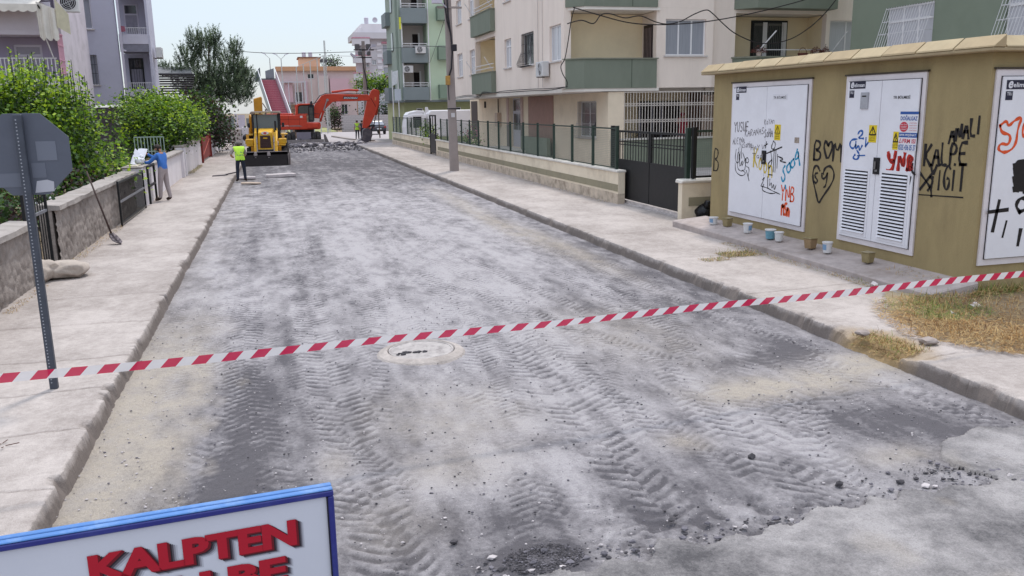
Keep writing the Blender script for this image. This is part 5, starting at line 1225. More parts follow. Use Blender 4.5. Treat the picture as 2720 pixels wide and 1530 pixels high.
ac_unit(Face((-5.98, 50.3, 0), (0, 1, 0), (1, 0, 0)), .2, 5.6, 'white air conditioner on the street side of the grey block', lee=.15)
ac_unit(FL, 5.9, 6.85, 'white air conditioner between the lilac house and the grey block', w=.62, h=.78, d=.3, lee=-.6, bracket=False)
t = thing('drying_cloth', 'dark pink cloth hung over the upper balcony rail of the grey block', 'cloth', (-7.3, 49.9, 7.0)); 
b = MB(); b.hexa([(-7.45, 49.86, 6.85), (-7.12, 49.86, 6.9), (-7.12, 49.9, 6.9), (-7.45, 49.9, 6.85), (-7.42, 49.86, 7.2), (-7.15, 49.86, 7.15), (-7.15, 49.9, 7.15), (-7.42, 49.9, 7.2)]); b.build('cloth', mat('pink_cloth', lin(150, 88, 104), .9), t)
# carport with ribbed dark roof
t = thing('carport', 'dark ribbed metal carport roof between the grey block and the pine', 'carport', (-6.5, 63, 0))
for k in range(9):
    z = 5.25 - k * .17; y = 64.2 - k * .42
    b = MB(); b.bar((-8.6, y, z), (-5.0, y, z), .30, .075); b.build('roof_sheet', mat('dark_sheet', lin(46, 42, 46), .5, .2, 5), t)
    b = MB(); b.bar((-8.6, y - .17, z + .05), (-5.0, y - .17, z + .05), .05, .03); b.build('roof_batten', mat('pale_batten', lin(128, 122, 124), .6), t)
for x in (-8.4, -5.2):
    b = MB(); b.bar((x, 61, 0), (x, 61, 3.9), .1, .1); b.build('post', M_black, t)
b = MB(); b.hexa([(-8.7, 64.5, 5.32), (-5.2, 64.5, 5.32), (-5.4, 65.6, 5.75), (-8.7, 65.6, 5.85), (-8.7, 64.5, 5.38), (-5.2, 64.5, 5.38), (-5.4, 65.6, 5.8), (-8.7, 65.6, 5.9)]); b.build('ridge_sheet', mat('grey_sheet', lin(110, 110, 112), .6, .2, 5), t)

# ================================================================ TREES AND SHRUBS
def leaf_mat(name, col, var=.3):
    m = mat(name, col, .55, var, 7, spec=.35); nt = m.node_tree; b = nt.nodes['Principled BSDF']; o_ = nt.nodes['Material Output']
    t_ = nt.nodes.new('ShaderNodeBsdfTranslucent'); t_.inputs[0].default_value = (*[min(1, q * 1.5) for q in col[:2]], col[2] * .7, 1)
    x_ = nt.nodes.new('ShaderNodeMixShader'); x_.inputs[0].default_value = .32
    nt.links.new(b.outputs[0], x_.inputs[1]); nt.links.new(t_.outputs[0], x_.inputs[2]); nt.links.new(x_.outputs[0], o_.inputs[0])
    return m
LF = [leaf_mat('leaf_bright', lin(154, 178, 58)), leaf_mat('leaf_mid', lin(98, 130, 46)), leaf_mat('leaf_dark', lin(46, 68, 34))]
LD = [leaf_mat('deep_leaf_mid', lin(70, 96, 48)), leaf_mat('deep_leaf_dark', lin(44, 64, 40)), leaf_mat('deep_leaf_purple', lin(64, 48, 52))]  # darker leaf set for hedges, dark shrubs and small trees, one purple
def leaves(mb, blobs, n, size, rng, up=.5, mats3=(0, 1, 2), shell=.55, clump=10, asp=.5):
    tot = sum(b_[3] * b_[4] * b_[5] for b_ in blobs)
    for (cx, cy, cz, rx, ry, rz) in blobs:
        k_ = max(1, int(n * rx * ry * rz / tot / clump))
        for _ in range(k_):
            while True:
                v = Vector((rng.gauss(0, 1), rng.gauss(0, 1), rng.gauss(0, 1)))
                if v.length > .1: break
            v.normalize(); r = shell + (1.08 - shell) * rng.random() ** .6
            r *= 1 + .34 * math.sin(v.x * 5 + cx) * math.sin(v.z * 6 + cy) * math.sin(v.y * 5)
            c = Vector((cx + v.x * rx * r, cy + v.y * ry * r, cz + v.z * rz * r))
            if c.z < .1: continue
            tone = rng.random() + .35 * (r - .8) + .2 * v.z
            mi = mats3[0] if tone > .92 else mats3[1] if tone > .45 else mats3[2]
            cr = size * 2.4
            for _ in range(clump):
                p = c + Vector((rng.gauss(0, cr), rng.gauss(0, cr), rng.gauss(0, cr * .8)))
                d = (v + Vector((rng.gauss(0, .7), rng.gauss(0, .7), rng.gauss(0, .5) - .15))).normalized()
                nn = (v * .5 + Vector((rng.gauss(0, .5), rng.gauss(0, .5), up + rng.gauss(0, .4)))).normalized()
                s_ = d.cross(nn)
                if s_.length < .05: continue
                s_.normalize(); L_ = size * (.7 + .6 * rng.random()); w = L_ * asp
                mb.add([p, p + d * L_ * .5 + s_ * w, p + d * L_, p + d * L_ * .5 - s_ * w], [(0, 1, 2, 3)], mi)
M_bark = mat('bark', lin(92, 78, 66), .95, .3, 6, bump=.6)
def shrub(name, label, cat, blobs, n, size, mats, trunks, seed, loc, group=None, extra=None, **k):
    t = thing(name, label, cat, loc, 0, group); rng = random.Random(seed)
    b = MB(); leaves(b, blobs, n, size, rng, **k)
    if extra: extra(b, rng)
    b.build('crown', mats, t, kind='stuff')
    for tr in trunks:
        b = MB(); b.tube(tr[0], tr[1], 7); b.build('trunk' if tr is trunks[0] else 'limb', M_bark, t, smooth=True)
    return t
def shoots(b, rng):
    for k in range(80):
        x = -7.2 + rng.random() * 2.6; y = 24 + rng.random() * 2; z = 3.0 + rng.random() * .5 - .25 * abs(x + 6) ; h = .35 + .55 * rng.random()
        if k == 0: x, y, z, h = -6.28, 24.6, 3.3, 1.05
        for q in range(int(h / .05)):
            zz = z + q * .05; a = q * 2.4; p = Vector((x + .05 * math.sin(zz * 3), y, zz)); d = Vector((math.cos(a), math.sin(a), .6)).normalized(); s_ = d.cross(Vector((0, 0, 1))).normalized(); L_ = .10
            b.add([p, p + d * L_ * .5 + s_ * .035, p + d * L_, p + d * L_ * .5 - s_ * .035], [(0, 1, 2, 3)], 0 if rng.random() > .35 else 1)
        b.tube([(x, y, z - .5), (x, y, z + h)], .008, 4, 2)
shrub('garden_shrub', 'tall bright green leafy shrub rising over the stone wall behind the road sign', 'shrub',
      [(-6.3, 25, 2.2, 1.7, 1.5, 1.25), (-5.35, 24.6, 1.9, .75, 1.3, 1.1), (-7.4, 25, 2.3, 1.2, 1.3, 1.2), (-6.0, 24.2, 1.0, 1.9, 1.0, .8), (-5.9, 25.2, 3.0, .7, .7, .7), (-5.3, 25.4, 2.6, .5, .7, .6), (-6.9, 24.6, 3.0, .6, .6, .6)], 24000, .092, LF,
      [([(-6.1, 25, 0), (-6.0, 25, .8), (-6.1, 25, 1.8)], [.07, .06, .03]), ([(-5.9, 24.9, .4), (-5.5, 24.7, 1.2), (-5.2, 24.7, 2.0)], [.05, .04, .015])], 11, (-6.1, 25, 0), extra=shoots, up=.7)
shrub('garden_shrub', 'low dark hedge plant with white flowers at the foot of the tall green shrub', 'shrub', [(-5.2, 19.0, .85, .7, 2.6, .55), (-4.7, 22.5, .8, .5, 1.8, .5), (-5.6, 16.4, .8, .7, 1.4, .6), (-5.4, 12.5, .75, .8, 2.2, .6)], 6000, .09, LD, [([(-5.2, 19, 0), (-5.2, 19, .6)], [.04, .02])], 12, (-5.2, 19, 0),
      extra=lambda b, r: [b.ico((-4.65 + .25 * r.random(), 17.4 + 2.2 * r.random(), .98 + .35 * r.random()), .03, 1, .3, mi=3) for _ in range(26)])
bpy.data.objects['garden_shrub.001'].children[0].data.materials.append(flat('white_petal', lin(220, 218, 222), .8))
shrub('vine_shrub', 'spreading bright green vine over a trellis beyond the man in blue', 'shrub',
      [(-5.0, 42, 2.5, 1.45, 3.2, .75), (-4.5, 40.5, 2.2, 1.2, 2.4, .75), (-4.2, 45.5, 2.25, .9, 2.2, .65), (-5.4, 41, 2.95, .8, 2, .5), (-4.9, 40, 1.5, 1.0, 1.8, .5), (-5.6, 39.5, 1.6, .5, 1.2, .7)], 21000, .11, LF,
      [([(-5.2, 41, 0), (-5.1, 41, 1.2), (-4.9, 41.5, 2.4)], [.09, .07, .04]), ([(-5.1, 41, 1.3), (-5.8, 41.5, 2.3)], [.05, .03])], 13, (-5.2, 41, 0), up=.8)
shrub('dark_shrub', 'dark glossy shrub with a purple tinge hanging over the wall beyond the red gate', 'shrub',
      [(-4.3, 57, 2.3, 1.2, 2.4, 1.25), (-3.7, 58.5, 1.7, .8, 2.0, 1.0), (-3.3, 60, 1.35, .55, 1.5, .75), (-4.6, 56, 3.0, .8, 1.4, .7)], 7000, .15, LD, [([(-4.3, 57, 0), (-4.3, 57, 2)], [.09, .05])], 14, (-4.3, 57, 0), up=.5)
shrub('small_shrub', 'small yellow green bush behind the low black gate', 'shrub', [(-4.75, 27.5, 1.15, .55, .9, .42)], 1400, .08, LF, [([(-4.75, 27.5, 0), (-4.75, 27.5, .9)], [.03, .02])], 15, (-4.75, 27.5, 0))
# pine
t = thing('pine_tree', 'tall dark pine with upright brushy shoots beside the carport', 'tree', (-4.4, 66, 0)); rng = random.Random(21)
PN = [mat('pine_needles_light', lin(128, 142, 108), .8, .25, 5), mat('pine_needles', lin(92, 108, 82), .8, .25, 5), mat('pine_needles_deep', lin(60, 70, 56), .8, .25, 5)]
lobes = [(-3.2, 65.6, 4.0, 1.9, 1.2, 1.0, .6), (-5.3, 65.6, 4.3, 1.2, 1.0, .8, .7), (-4.6, 66, 5.2, 1.5, 1.4, 1.1, .9), (-5.6, 66, 6.3, .75, .9, .85, 1), (-4.1, 66, 6.9, .75, .8, 1.15, 1), (-3.6, 66, 7.6, .4, .5, .75, 1), (-4.9, 65.6, 7.3, .45, .6, .9, 1), (-2.6, 66, 6.0, .85, .9, 1.1, 1), (-2.0, 65.8, 5.4, .65, .8, .9, 1), (-2.2, 66, 7.0, .3, .4, .6, 1), (-3.3, 65.8, 4.7, 1.7, 1.3, .9, .8), (-6.3, 65.6, 5.3, .9, .8, .5, .8), (-2.3, 65.4, 3.8, 1.0, .9, .9, .5), (-4.2, 65.6, 3.9, 1.2, 1.0, .7, .5), (-7.3, 66, 5.4, .35, .4, .35, 1), (-1.5, 66, 4.7, .45, .6, .7, .8)]
b = MB()
for (cx, cy, cz, rx, ry, rz, upw) in lobes:
    for _ in range(int(30 + 115 * rx * rz)):
        v = Vector((rng.gauss(0, 1), rng.gauss(0, 1), rng.gauss(0, 1))).normalized(); r = .45 + .6 * rng.random()
        c = Vector((cx + v.x * rx * r, cy + v.y * ry * r, cz + v.z * rz * r)); ax = (v * .55 + Vector((rng.gauss(0, .25), rng.gauss(0, .25), .25 + upw))).normalized(); L_ = .5 + .35 * rng.random()
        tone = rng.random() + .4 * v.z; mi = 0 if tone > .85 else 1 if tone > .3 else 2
        for q in range(26):
            f = rng.random(); p = c + ax * L_ * f; d = (ax * .75 + Vector((rng.gauss(0, .6), rng.gauss(0, .6), rng.gauss(0, .6)))).normalized(); s_ = d.cross(Vector((rng.gauss(0, 1), rng.gauss(0, 1), rng.gauss(0, 1))))
            if s_.length < .1: continue
            s_.normalize(); l2 = .22 * (1.15 - f * .6); b.add([p - s_ * .019, p + s_ * .019, p + d * l2], [(0, 1, 2)], mi)
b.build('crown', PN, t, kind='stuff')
for pts, rr in (([(-4.4, 66, -.1), (-4.3, 66, 2.5), (-4.2, 66, 5), (-4.0, 66, 7.6)], [.22, .18, .12, .03]), ([(-4.3, 66, 3.2), (-3.2, 66, 4.4), (-2.5, 66, 5.8), (-2.2, 66, 7.0)], [.1, .08, .05, .02]), ([(-4.3, 66, 3.6), (-5.2, 66, 5), (-5.7, 66, 6.5)], [.09, .06, .02]), ([(-4.3, 66, 3.0), (-6.0, 65.8, 4.8), (-7.2, 66, 5.3)], [.08, .05, .02])):
    g = MB(); g.tube(pts, rr, 8); g.build('trunk' if rr[0] > .2 else 'limb', M_bark, t, smooth=True)
# ================================================================ PEOPLE
def skin_body(J, edges, rad, root):
    me = bpy.data.meshes.new('body'); bm = bmesh.new(); lay = bm.verts.layers.skin.verify(); V = {}
    for k, p in J.items():
        v = bm.verts.new(p); V[k] = v; r = rad[k]; v[lay].radius = r if isinstance(r, tuple) else (r, r); v[lay].use_root = (k == root)
    for a, c in edges: bm.edges.new((V[a], V[c]))
    bm.to_mesh(me); bm.free()
    o = bpy.data.objects.new('body', me); COL.objects.link(o)
    o.modifiers.new('skin', 'SKIN').use_smooth_shade = True
    s_ = o.modifiers.new('sub', 'SUBSURF'); s_.levels = 2; s_.render_levels = 2
    bpy.context.view_layer.update()
    m2 = bpy.data.meshes.new_from_object(o.evaluated_get(bpy.context.evaluated_depsgraph_get()))
    vs = [tuple(v.co) for v in m2.vertices]; fs = [tuple(p.vertices) for p in m2.polygons]
    bpy.data.objects.remove(o); bpy.data.meshes.remove(m2); bpy.data.meshes.remove(me)
    return vs, fs
def segd(p, a, b):
    ab = b - a; t_ = max(0, min(1, (p - a).dot(ab) / max(1e-9, ab.length_squared))); return (p - (a + ab * t_)).length
SK = mat('skin', lin(176, 128, 104), .55, .06, 9)
def person(label, loc, rz, J, clothes, hair=None, vest=None, hat=None, h=1.75, group=None, sleeve='long', face=True):
    """J: overrides of the standing joints; facing +Y locally"""
    base = dict(pelvis=(0, 0, .94), waist=(0, -.01, 1.10), chest=(0, 0, 1.32), neck=(0, .0, 1.48), head=(0, .03, 1.60), crown=(0, .03, 1.69),
                shL=(-.18, 0, 1.42), elL=(-.25, -.03, 1.14), wrL=(-.26, .06, .90), hdL=(-.26, .10, .82), shR=(.18, 0, 1.42), elR=(.25, -.03, 1.14), wrR=(.26, .06, .90), hdR=(.26, .10, .82),
                hpL=(-.095, 0, .90), knL=(-.11, .03, .50), anL=(-.11, -.02, .10), toL=(-.13, .15, .045), hpR=(.095, 0, .90), knR=(.11, .03, .50), anR=(.11, -.02, .10), toR=(.13, .15, .045))
    J = dict(J); look = J.pop('look', (0, 1, 0)); base.update(J); P = {k: Vector(v) * (h / 1.75) for k, v in base.items()}
    rad = dict(pelvis=(.155, .115), waist=(.145, .105), chest=(.165, .115), neck=.056, head=(.082, .098), crown=(.062, .075), shL=.072, elL=.056, wrL=.040, hdL=(.038, .022), shR=.072, elR=.056, wrR=.040, hdR=(.038, .022),
               hpL=.102, knL=.074, anL=.058, toL=(.050, .038), hpR=.102, knR=.074, anR=.058, toR=(.050, .038))
    E_ = [('pelvis', 'waist'), ('waist', 'chest'), ('chest', 'neck'), ('neck', 'head'), ('head', 'crown')]
    for s_ in 'LR': E_ += [('chest', 'sh' + s_), ('sh' + s_, 'el' + s_), ('el' + s_, 'wr' + s_), ('wr' + s_, 'hd' + s_), ('pelvis', 'hp' + s_), ('hp' + s_, 'kn' + s_), ('kn' + s_, 'an' + s_), ('an' + s_, 'to' + s_)]
    vs, fs = skin_body(P, E_, rad, 'pelvis')
    mats_ = [SK, clothes[0], clothes[1], clothes[2]]     # skin, top, trousers, shoes
    reg = dict(pelvis=2, waist=1, chest=1, neck=0, head=0, crown=0)
    def region(c):
        best = None; bd = 9
        for a, e in E_:
            d = segd(c, P[a], P[e])
            if d < bd: bd = d; best = (a, e)
        a, e = best
        if e in ('head', 'crown'): return 0
        if e == 'neck': return 0 if c.z > P['neck'].z - .02 else 1
        if e[:2] in ('hd',): return 0
        if e[:2] == 'wr': return 1 if sleeve == 'long' else 0
        if e[:2] == 'el': return 1
        if e[:2] in ('sh',): return 1
        if e[:2] in ('hp', 'kn'): return 2
        if e[:2] == 'an': return 2 if c.z > .115 else 3
        if e[:2] == 'to': return 3
        if e == 'waist': return 2 if (c - P['pelvis']).dot((P['waist'] - P['pelvis']).normalized()) < .06 else 1
        return 1
    t = thing('person', label, 'person', loc, rz, group)
    b = MB(); b.v = list(vs)
    for f in fs:
        c = sum((Vector(vs[i]) for i in f), Vector()) / len(f); b.f.append(list(f)); b.m.append(region(c))
    # five fingers on each hand, unequal and bent
    for s_ in 'LR':
        w = P['wr' + s_]; hd = P['hd' + s_]; d = (hd - w).normalized(); side = d.cross(Vector((0, 1, 0)));
        if side.length < .2: side = Vector((1, 0, 0))
        side.normalize(); nrm = side.cross(d).normalized(); sg = 1 if s_ == 'L' else -1
        for q, L_ in enumerate((.068, .078, .072, .056)):
            o_ = hd + side * (.024 - .016 * q) + d * .015; k1 = o_ + d * L_ * .55; k2 = k1 + (d * .8 + nrm * .6 * -1).normalized() * L_ * .55
            b.tube([o_, k1, k2], [.0095, .009, .007], 5, 0)
        o_ = w + (hd - w) * .55 + side * .03 * sg; b.tube([o_, o_ + side * .03 * sg + d * .03, o_ + side * .03 * sg + d * .06 - nrm * .015], [.012, .011, .008], 5, 0)
    # ears, nose
    ax = (P['crown'] - P['neck']).normalized(); fwd = (Vector(look)).normalized(); rgt = fwd.cross(ax).normalized(); hc = P['head']
    for sg in (-1, 1): b.ico(hc + rgt * .088 * sg, .026, 1, 0, (.5, 1, 1.2), mi=0)
    b.add([hc + fwd * .092 + ax * .012, hc + fwd * .088 - ax * .03 + rgt * .016, hc + fwd * .088 - ax * .03 - rgt * .016, hc + fwd * .118 - ax * .024], [(0, 1, 3), (0, 3, 2), (1, 2, 3)], 0)
    body = b.build('body', mats_, t, smooth=True, local=True)
    for sg in (-1, 1):
        e = MB(); e.ico(hc + fwd * .088 + ax * .016 + rgt * .034 * sg, .011, 1); e.build('eye', flat('eye_dark', lin(30, 24, 24), .4), t, local=True)
    e = MB(); p0 = hc + fwd * .092 - ax * .052; e.tube([p0 - rgt * .024, p0 + fwd * .004, p0 + rgt * .024], .005, 5); e.build('mouth', mat('lip', lin(140, 84, 78), .5), t, local=True)
    if hair:
        e = MB(); vv, ff = ICO[3]; keep_ = [i for i, v in enumerate(vv)]
        q = []
        for v in vv:
            dz = Vector(v).dot(ax); df = Vector(v).dot(fwd); s_ = 1.0 if (dz > .12 + .35 * max(0, df) or (df < -.1 and dz > -.55)) else .80
            q.append(hc + ax * .03 + Vector(v) * .112 * s_ * (1 + .03 * math.sin(9 * v[0] + 7 * v[1])))
        e.add(q, ff); e.build('hair', hair, t, local=True, smooth=True)
    if hat:
        e = MB(); e.lathe([(.135, .0), (.145, .01), (.125, .03), (.118, .09), (.08, .14), (.02, .155)], hc + ax * .045, 16); e.build('safety_helmet', hat, t, local=True, smooth=True)
    if vest:
        up_ = (P['neck'] - P['pelvis']).normalized(); lo_ = P['pelvis'] - up_ * .02; e = MB(); used = {}; F2 = []; mm = []
        nv = {}
        for f in fs:
            vv_ = [Vector(vs[i]) for i in f]; n_ = (vv_[1] - vv_[0]).cross(vv_[2] - vv_[0])
            for i in f: nv[i] = nv.get(i, Vector()) + n_
        for f in fs:
            c = sum((Vector(vs[i]) for i in f), Vector()) / len(f); best = min(E_, key=lambda q: segd(c, P[q[0]], P[q[1]]))
            hgt = (c - lo_).dot(up_); out = abs(c.x - P['chest'].x)
            if best[1] in ('waist', 'chest', 'shL', 'shR', 'neck', 'hpL', 'hpR') and -.06 < hgt < (P['neck'] - lo_).dot(up_) - .01 and out < .215 * h / 1.75:
                F2.append([used.setdefault(i, len(used)) for i in f]); tot = (P['neck'] - lo_).dot(up_); mm.append(1 if (.20 < hgt / tot < .27 or .42 < hgt / tot < .49) else 0)
        vs2 = [None] * len(used)
        for i, k in used.items():
            n_ = nv[i].normalized(); hgt = (Vector(vs[i]) - lo_).dot(up_); vs2[k] = Vector(vs[i]) + n_ * (.018 + .03 * max(0, .25 - hgt))
        e.v = [tuple(p) for p in vs2]; e.f = F2; e.m = mm; e.build('vest', vest, t, local=True, smooth=True)
    return t
M_hivis = mat('hi_vis_yellow', lin(176, 216, 66), .7, .10, 8); M_refl = mat('reflective_band', lin(122, 150, 84), .4, .05, 9)
M_navyt = mat('navy_trousers', lin(38, 42, 54), .9, .15, 9); M_boot = mat('dark_boots', lin(58, 44, 40), .8, .2, 9)
M_hair = mat('dark_hair', lin(44, 36, 32), .7, .2, 20)
# man in blue, turned to the pillar on his left, reading papers
blue = person('man in a blue jumper and grey trousers reading papers at the white pillar', (-3.34, 27.75, 0), R_(62),
       dict(chest=(0, .01, 1.32), neck=(0, .04, 1.475), head=(0, .09, 1.59), crown=(0, .115, 1.675), look=(0, .92, -.38), shL=(-.18, .02, 1.41), elL=(-.25, .26, 1.19), wrL=(-.20, .54, 1.18), hdL=(-.18, .62, 1.19), shR=(.18, .02, 1.41), elR=(.24, .28, 1.24), wrR=(.14, .56, 1.42), hdR=(.12, .63, 1.45),
            hpL=(-.095, 0, .90), anL=(-.10, .10, .10), toL=(-.12, .28, .045), knL=(-.10, .06, .50), anR=(.12, -.10, .10), toR=(.15, .07, .045), knR=(.12, -.02, .50)),
       (mat('blue_jumper', lin(64, 112, 186), .9, .12, 9), mat('grey_chinos', lin(160, 148, 148), .9, .08, 8), mat('brown_shoes', lin(66, 50, 46), .7)), hair=M_hair)
t = thing('papers', 'sheaf of white papers held up by the man in blue', 'papers', (-3.85, 27.8, 1.4))
b = MB()
for k in range(4):
    z = 1.24 + .004 * k; j = .02 * k
    b.hexa([(-4.12 + j, 27.72, z + .02), (-3.90 + j, 27.62, z), (-3.78 + j, 27.9, z + .34), (-4.00 + j, 28.0, z + .36), (-4.12 + j, 27.722, z + .022), (-3.90 + j, 27.622, z + .002), (-3.78 + j, 27.902, z + .342), (-4.00 + j, 28.002, z + .362)])
b2 = MB(); b2.hexa([(-4.20, 27.45, 1.16), (-3.88, 27.40, 1.155), (-3.84, 27.72, 1.38), (-4.06, 27.8, 1.62), (-4.20, 27.452, 1.165), (-3.88, 27.402, 1.16), (-3.84, 27.73, 1.388), (-4.06, 27.81, 1.628)])
b2.build('paper_sheet', mat('paper_white', lin(222, 220, 228), .8, .03, 5), t); b.build('paper_sheet', MATS['paper_white'], t)
b = MB(); b.ico((-3.90, 27.35, 1.26), .125, 3, .5, (1.1, .9, .85)); b.ico((-3.86, 27.4, 1.38), .06, 2, .6)
tag(b.build('carrier_bag', mat('white_plastic_bag', lin(222, 222, 228), .35, .05, 8, bump=.8, bump_scale=20), None, smooth=True), 'white plastic carrier bag standing on the pillar cap beside the papers', 'bag')
b = MB(); b.box(-4.15, -3.86, 26.5, 26.85, 1.152, 1.175); b.box(-3.98, -3.84, 26.9, 27.1, 1.152, 1.18); tag(b.build('notepad', mat('notepad_paper', lin(206, 196, 176), .8, .1, 6), None), 'flat note pads lying on the white pillar cap', 'note pad')
# worker by the loader, leaning forward
wk = (mat('grey_tshirt', lin(150, 140, 140), .9), M_navyt, M_boot)
person('road worker in a yellow vest and dark trousers, back turned, in front of the loader', (-1.40, 36.55, -.17), R_(8),
       dict(chest=(0, .15, 1.27), neck=(0, .24, 1.40), head=(0, .32, 1.50), crown=(0, .37, 1.575), look=(0, .8, -.6), shL=(-.19, .16, 1.36), elL=(-.33, .20, 1.14), wrL=(-.28, .42, 1.02), hdL=(-.24, .49, 1.0), shR=(.19, .16, 1.36), elR=(.27, .26, 1.12), wrR=(.18, .46, 1.0), hdR=(.14, .52, .98),
            waist=(0, .03, 1.10), knL=(-.13, .03, .5), anL=(-.15, -.02, .1), toL=(-.2, .14, .045), anR=(.15, -.04, .1), toR=(.2, .12, .045), knR=(.14, .02, .5)), wk, hair=mat('grey_hair', lin(92, 86, 84), .8), vest=[M_hivis, M_refl], sleeve='short', h=1.74)
person('road worker in a yellow vest standing beside the excavator bucket, back turned', (7.55, 80.6, -.05), R_(-10), dict(anL=(-.14, .05, .1), toL=(-.16, .2, .045)), wk, hair=M_hair, vest=[M_hivis, M_refl], sleeve='short', h=1.78)
person('man with dark hair half hidden behind the excavator arm', (8.15, 82.0, -.05), R_(170), {}, (mat('dark_shirt', lin(60, 62, 70), .9), M_navyt, M_boot), hair=M_hair)
person('worker in a white helmet bending behind the excavator bucket', (7.95, 74.3, -.05), R_(160), dict(chest=(0, .25, 1.16), neck=(0, .38, 1.26), head=(0, .46, 1.34), crown=(0, .52, 1.41), look=(0, .8, -.5), shL=(-.19, .26, 1.22), shR=(.19, .26, 1.22), elL=(-.25, .40, .98), elR=(.25, .40, .98), wrL=(-.2, .5, .78), wrR=(.2, .5, .78), hdL=(-.2, .53, .7), hdR=(.2, .53, .7)), (mat('pink_shirt', lin(176, 120, 120), .9), M_navyt, M_boot), hair=M_hair, hat=mat('helmet_white', lin(216, 206, 206), .4))
person('woman in a red dress standing on the terrace behind the white grille', (17.55, 34.6, .70), R_(175), dict(elR=(.30, .05, 1.2), wrR=(.2, .2, 1.4), hdR=(.15, .22, 1.46)), (mat('red_dress', lin(178, 36, 62), .9, .15, 9), MATS['red_dress'], M_boot), hair=mat('red_scarf', lin(150, 40, 60), .9), h=1.62, sleeve='short')

# ================================================================ BACKHOE LOADER
M_ycat = mat('loader_yellow', lin(214, 166, 42), .45, .08, 3, dirt=.35, dirt_col=lin(150, 120, 70), dirt_scale=1.6)
M_och = mat('loader_ochre', lin(196, 136, 30), .5, .1, 3, dirt=.3, dirt_col=lin(120, 90, 50))
M_tyre = mat('tyre_rubber', lin(52, 50, 52), .9, .2, 9, dirt=.5, dirt_col=lin(120, 112, 108), dirt_scale=3)
M_cab = mat('cab_black', lin(40, 38, 44), .5, .1, 6)
M_wind = flat('cab_glass', lin(104, 114, 120), .1, spec=.6)
M_steel = mat('worn_steel', lin(150, 140, 140), .45, .2, 6, metal=.3)
def lugwheel(parent, x, y, z, r, w, hub, n=18):
    b = MB(); b.lathe([(r * .45, -w * .5), (r * .9, -w * .5), (r * .95, -w * .38), (r * .955, 0), (r * .95, w * .38), (r * .9, w * .5), (r * .45, w * .5)], (x, y, z), 22, 'x'); wl = b.build('wheel', M_tyre, parent, local=True)
    b = MB()
    for k in range(n):
        for s_ in (-1, 1):
            a = (k + (.5 if s_ > 0 else 0)) * 2 * math.pi / n; a2 = a + .32
            p = lambda xx, aa, rr: (x + xx, y + rr * math.cos(aa), z + rr * math.sin(aa))
            b.hexa([p(0, a, r * .94), p(s_ * w * .48, a2, r * .92), p(s_ * w * .48, a2 + .14, r * .92), p(0, a + .14, r * .94), p(0, a, r * 1.0), p(s_ * w * .48, a2, r * .985), p(s_ * w * .48, a2 + .14, r * .985), p(0, a + .14, r * 1.0)])
    b.build('tyre_lugs', M_tyre, wl, local=True, kind='stuff')
    b = MB(); s_ = 1 if x > 0 else -1; b.lathe([(r * .44, -w * .30), (r * .46, w * .36), (r * .40, w * .38), (r * .34, w * .2), (r * .12, w * .22), (r * .10, w * .34)], (x, y, z), 18, 'x') if s_ > 0 else b.lathe([(r * .44, w * .30), (r * .46, -w * .36), (r * .40, -w * .38), (r * .34, -w * .2), (r * .12, -w * .22), (r * .10, -w * .34)], (x, y, z), 18, 'x')
    b.build('rim', hub, wl, local=True)
    return wl
ld = thing('backhoe_loader', 'yellow backhoe loader facing the camera with its wide black front bucket lowered', 'backhoe loader', (-.50, 46.6, -.17), R_(-2.5))
def lp(name, m, fn, parent=None, bevel=.0, **k):
    b = MB(); fn(b); return b.build(name, m, parent or ld, bevel=bevel, local=True, **k)
# bucket: curved shell
prof = [(0.02, .02), (.62, .0), (.78, .10), (.86, .34), (.80, .60), (.66, .72)]
def bucket(b):
    w = 1.10; q = prof; th = .035
    for (y0, z0), (y1, z1) in zip(q[:-1], q[1:]):
        dy, dz = y1 - y0, z1 - z0; l = math.hypot(dy, dz); ny, nz = dz / l * th, -dy / l * th
        b.hexa([(-w, y0, z0), (w, y0, z0), (w, y1, z1), (-w, y1, z1), (-w, y0 - ny, z0 - nz), (w, y0 - ny, z0 - nz), (w, y1 - ny, z1 - nz), (-w, y1 - ny, z1 - nz)])
    for s_ in (-1, 1): b.prism([(0.02, .02), (.62, 0), (.78, .10), (.86, .34), (.80, .60), (.66, .72)], lambda a, c, d: (d, a, c), s_ * w, s_ * (w + .03))
M_bk = mat('bucket_black', lin(26, 23, 26), .85, .15, 4, dirt=.12, dirt_col=lin(60, 52, 52), spec=.1)
bk = lp('front_bucket', M_bk, bucket)
lp('bucket_lip', M_steel, lambda b: b.box(-1.13, 1.13, .60, .70, .70, .735), bk)
lp('bucket_edge', mat('edge_black', lin(30, 27, 30), .5), lambda b: b.box(-1.13, 1.13, -.06, .06, .0, .05), bk)
lp('bucket_front_plate', M_bk, lambda b: b.hexa([(-1.10, -.02, .05), (1.10, -.02, .05), (1.10, .02, .05), (-1.10, .02, .05), (-1.10, .52, .56), (1.10, .52, .56), (1.10, .56, .56), (-1.10, .56, .56)]), bk)
for x in (-.52, .16):
    lp('bucket_hinge', M_steel, lambda b: (b.box(x - .07, x + .07, .50, .62, .46, .70), b.box(x - .09, x + .09, .44, .60, .50, .62)), bk, .01)
    lp('bucket_bolt', M_steel, lambda b: b.lathe([(.055, -.03), (.055, .02), (.03, .04)], (x, .40, .40), 10, 'y'), bk)
lp('fork_plate', M_steel, lambda b: (b.box(1.14, 1.19, .3, 1.3, .02, .58), b.box(1.20, 1.25, .5, 1.7, .0, .72)), None, .02)
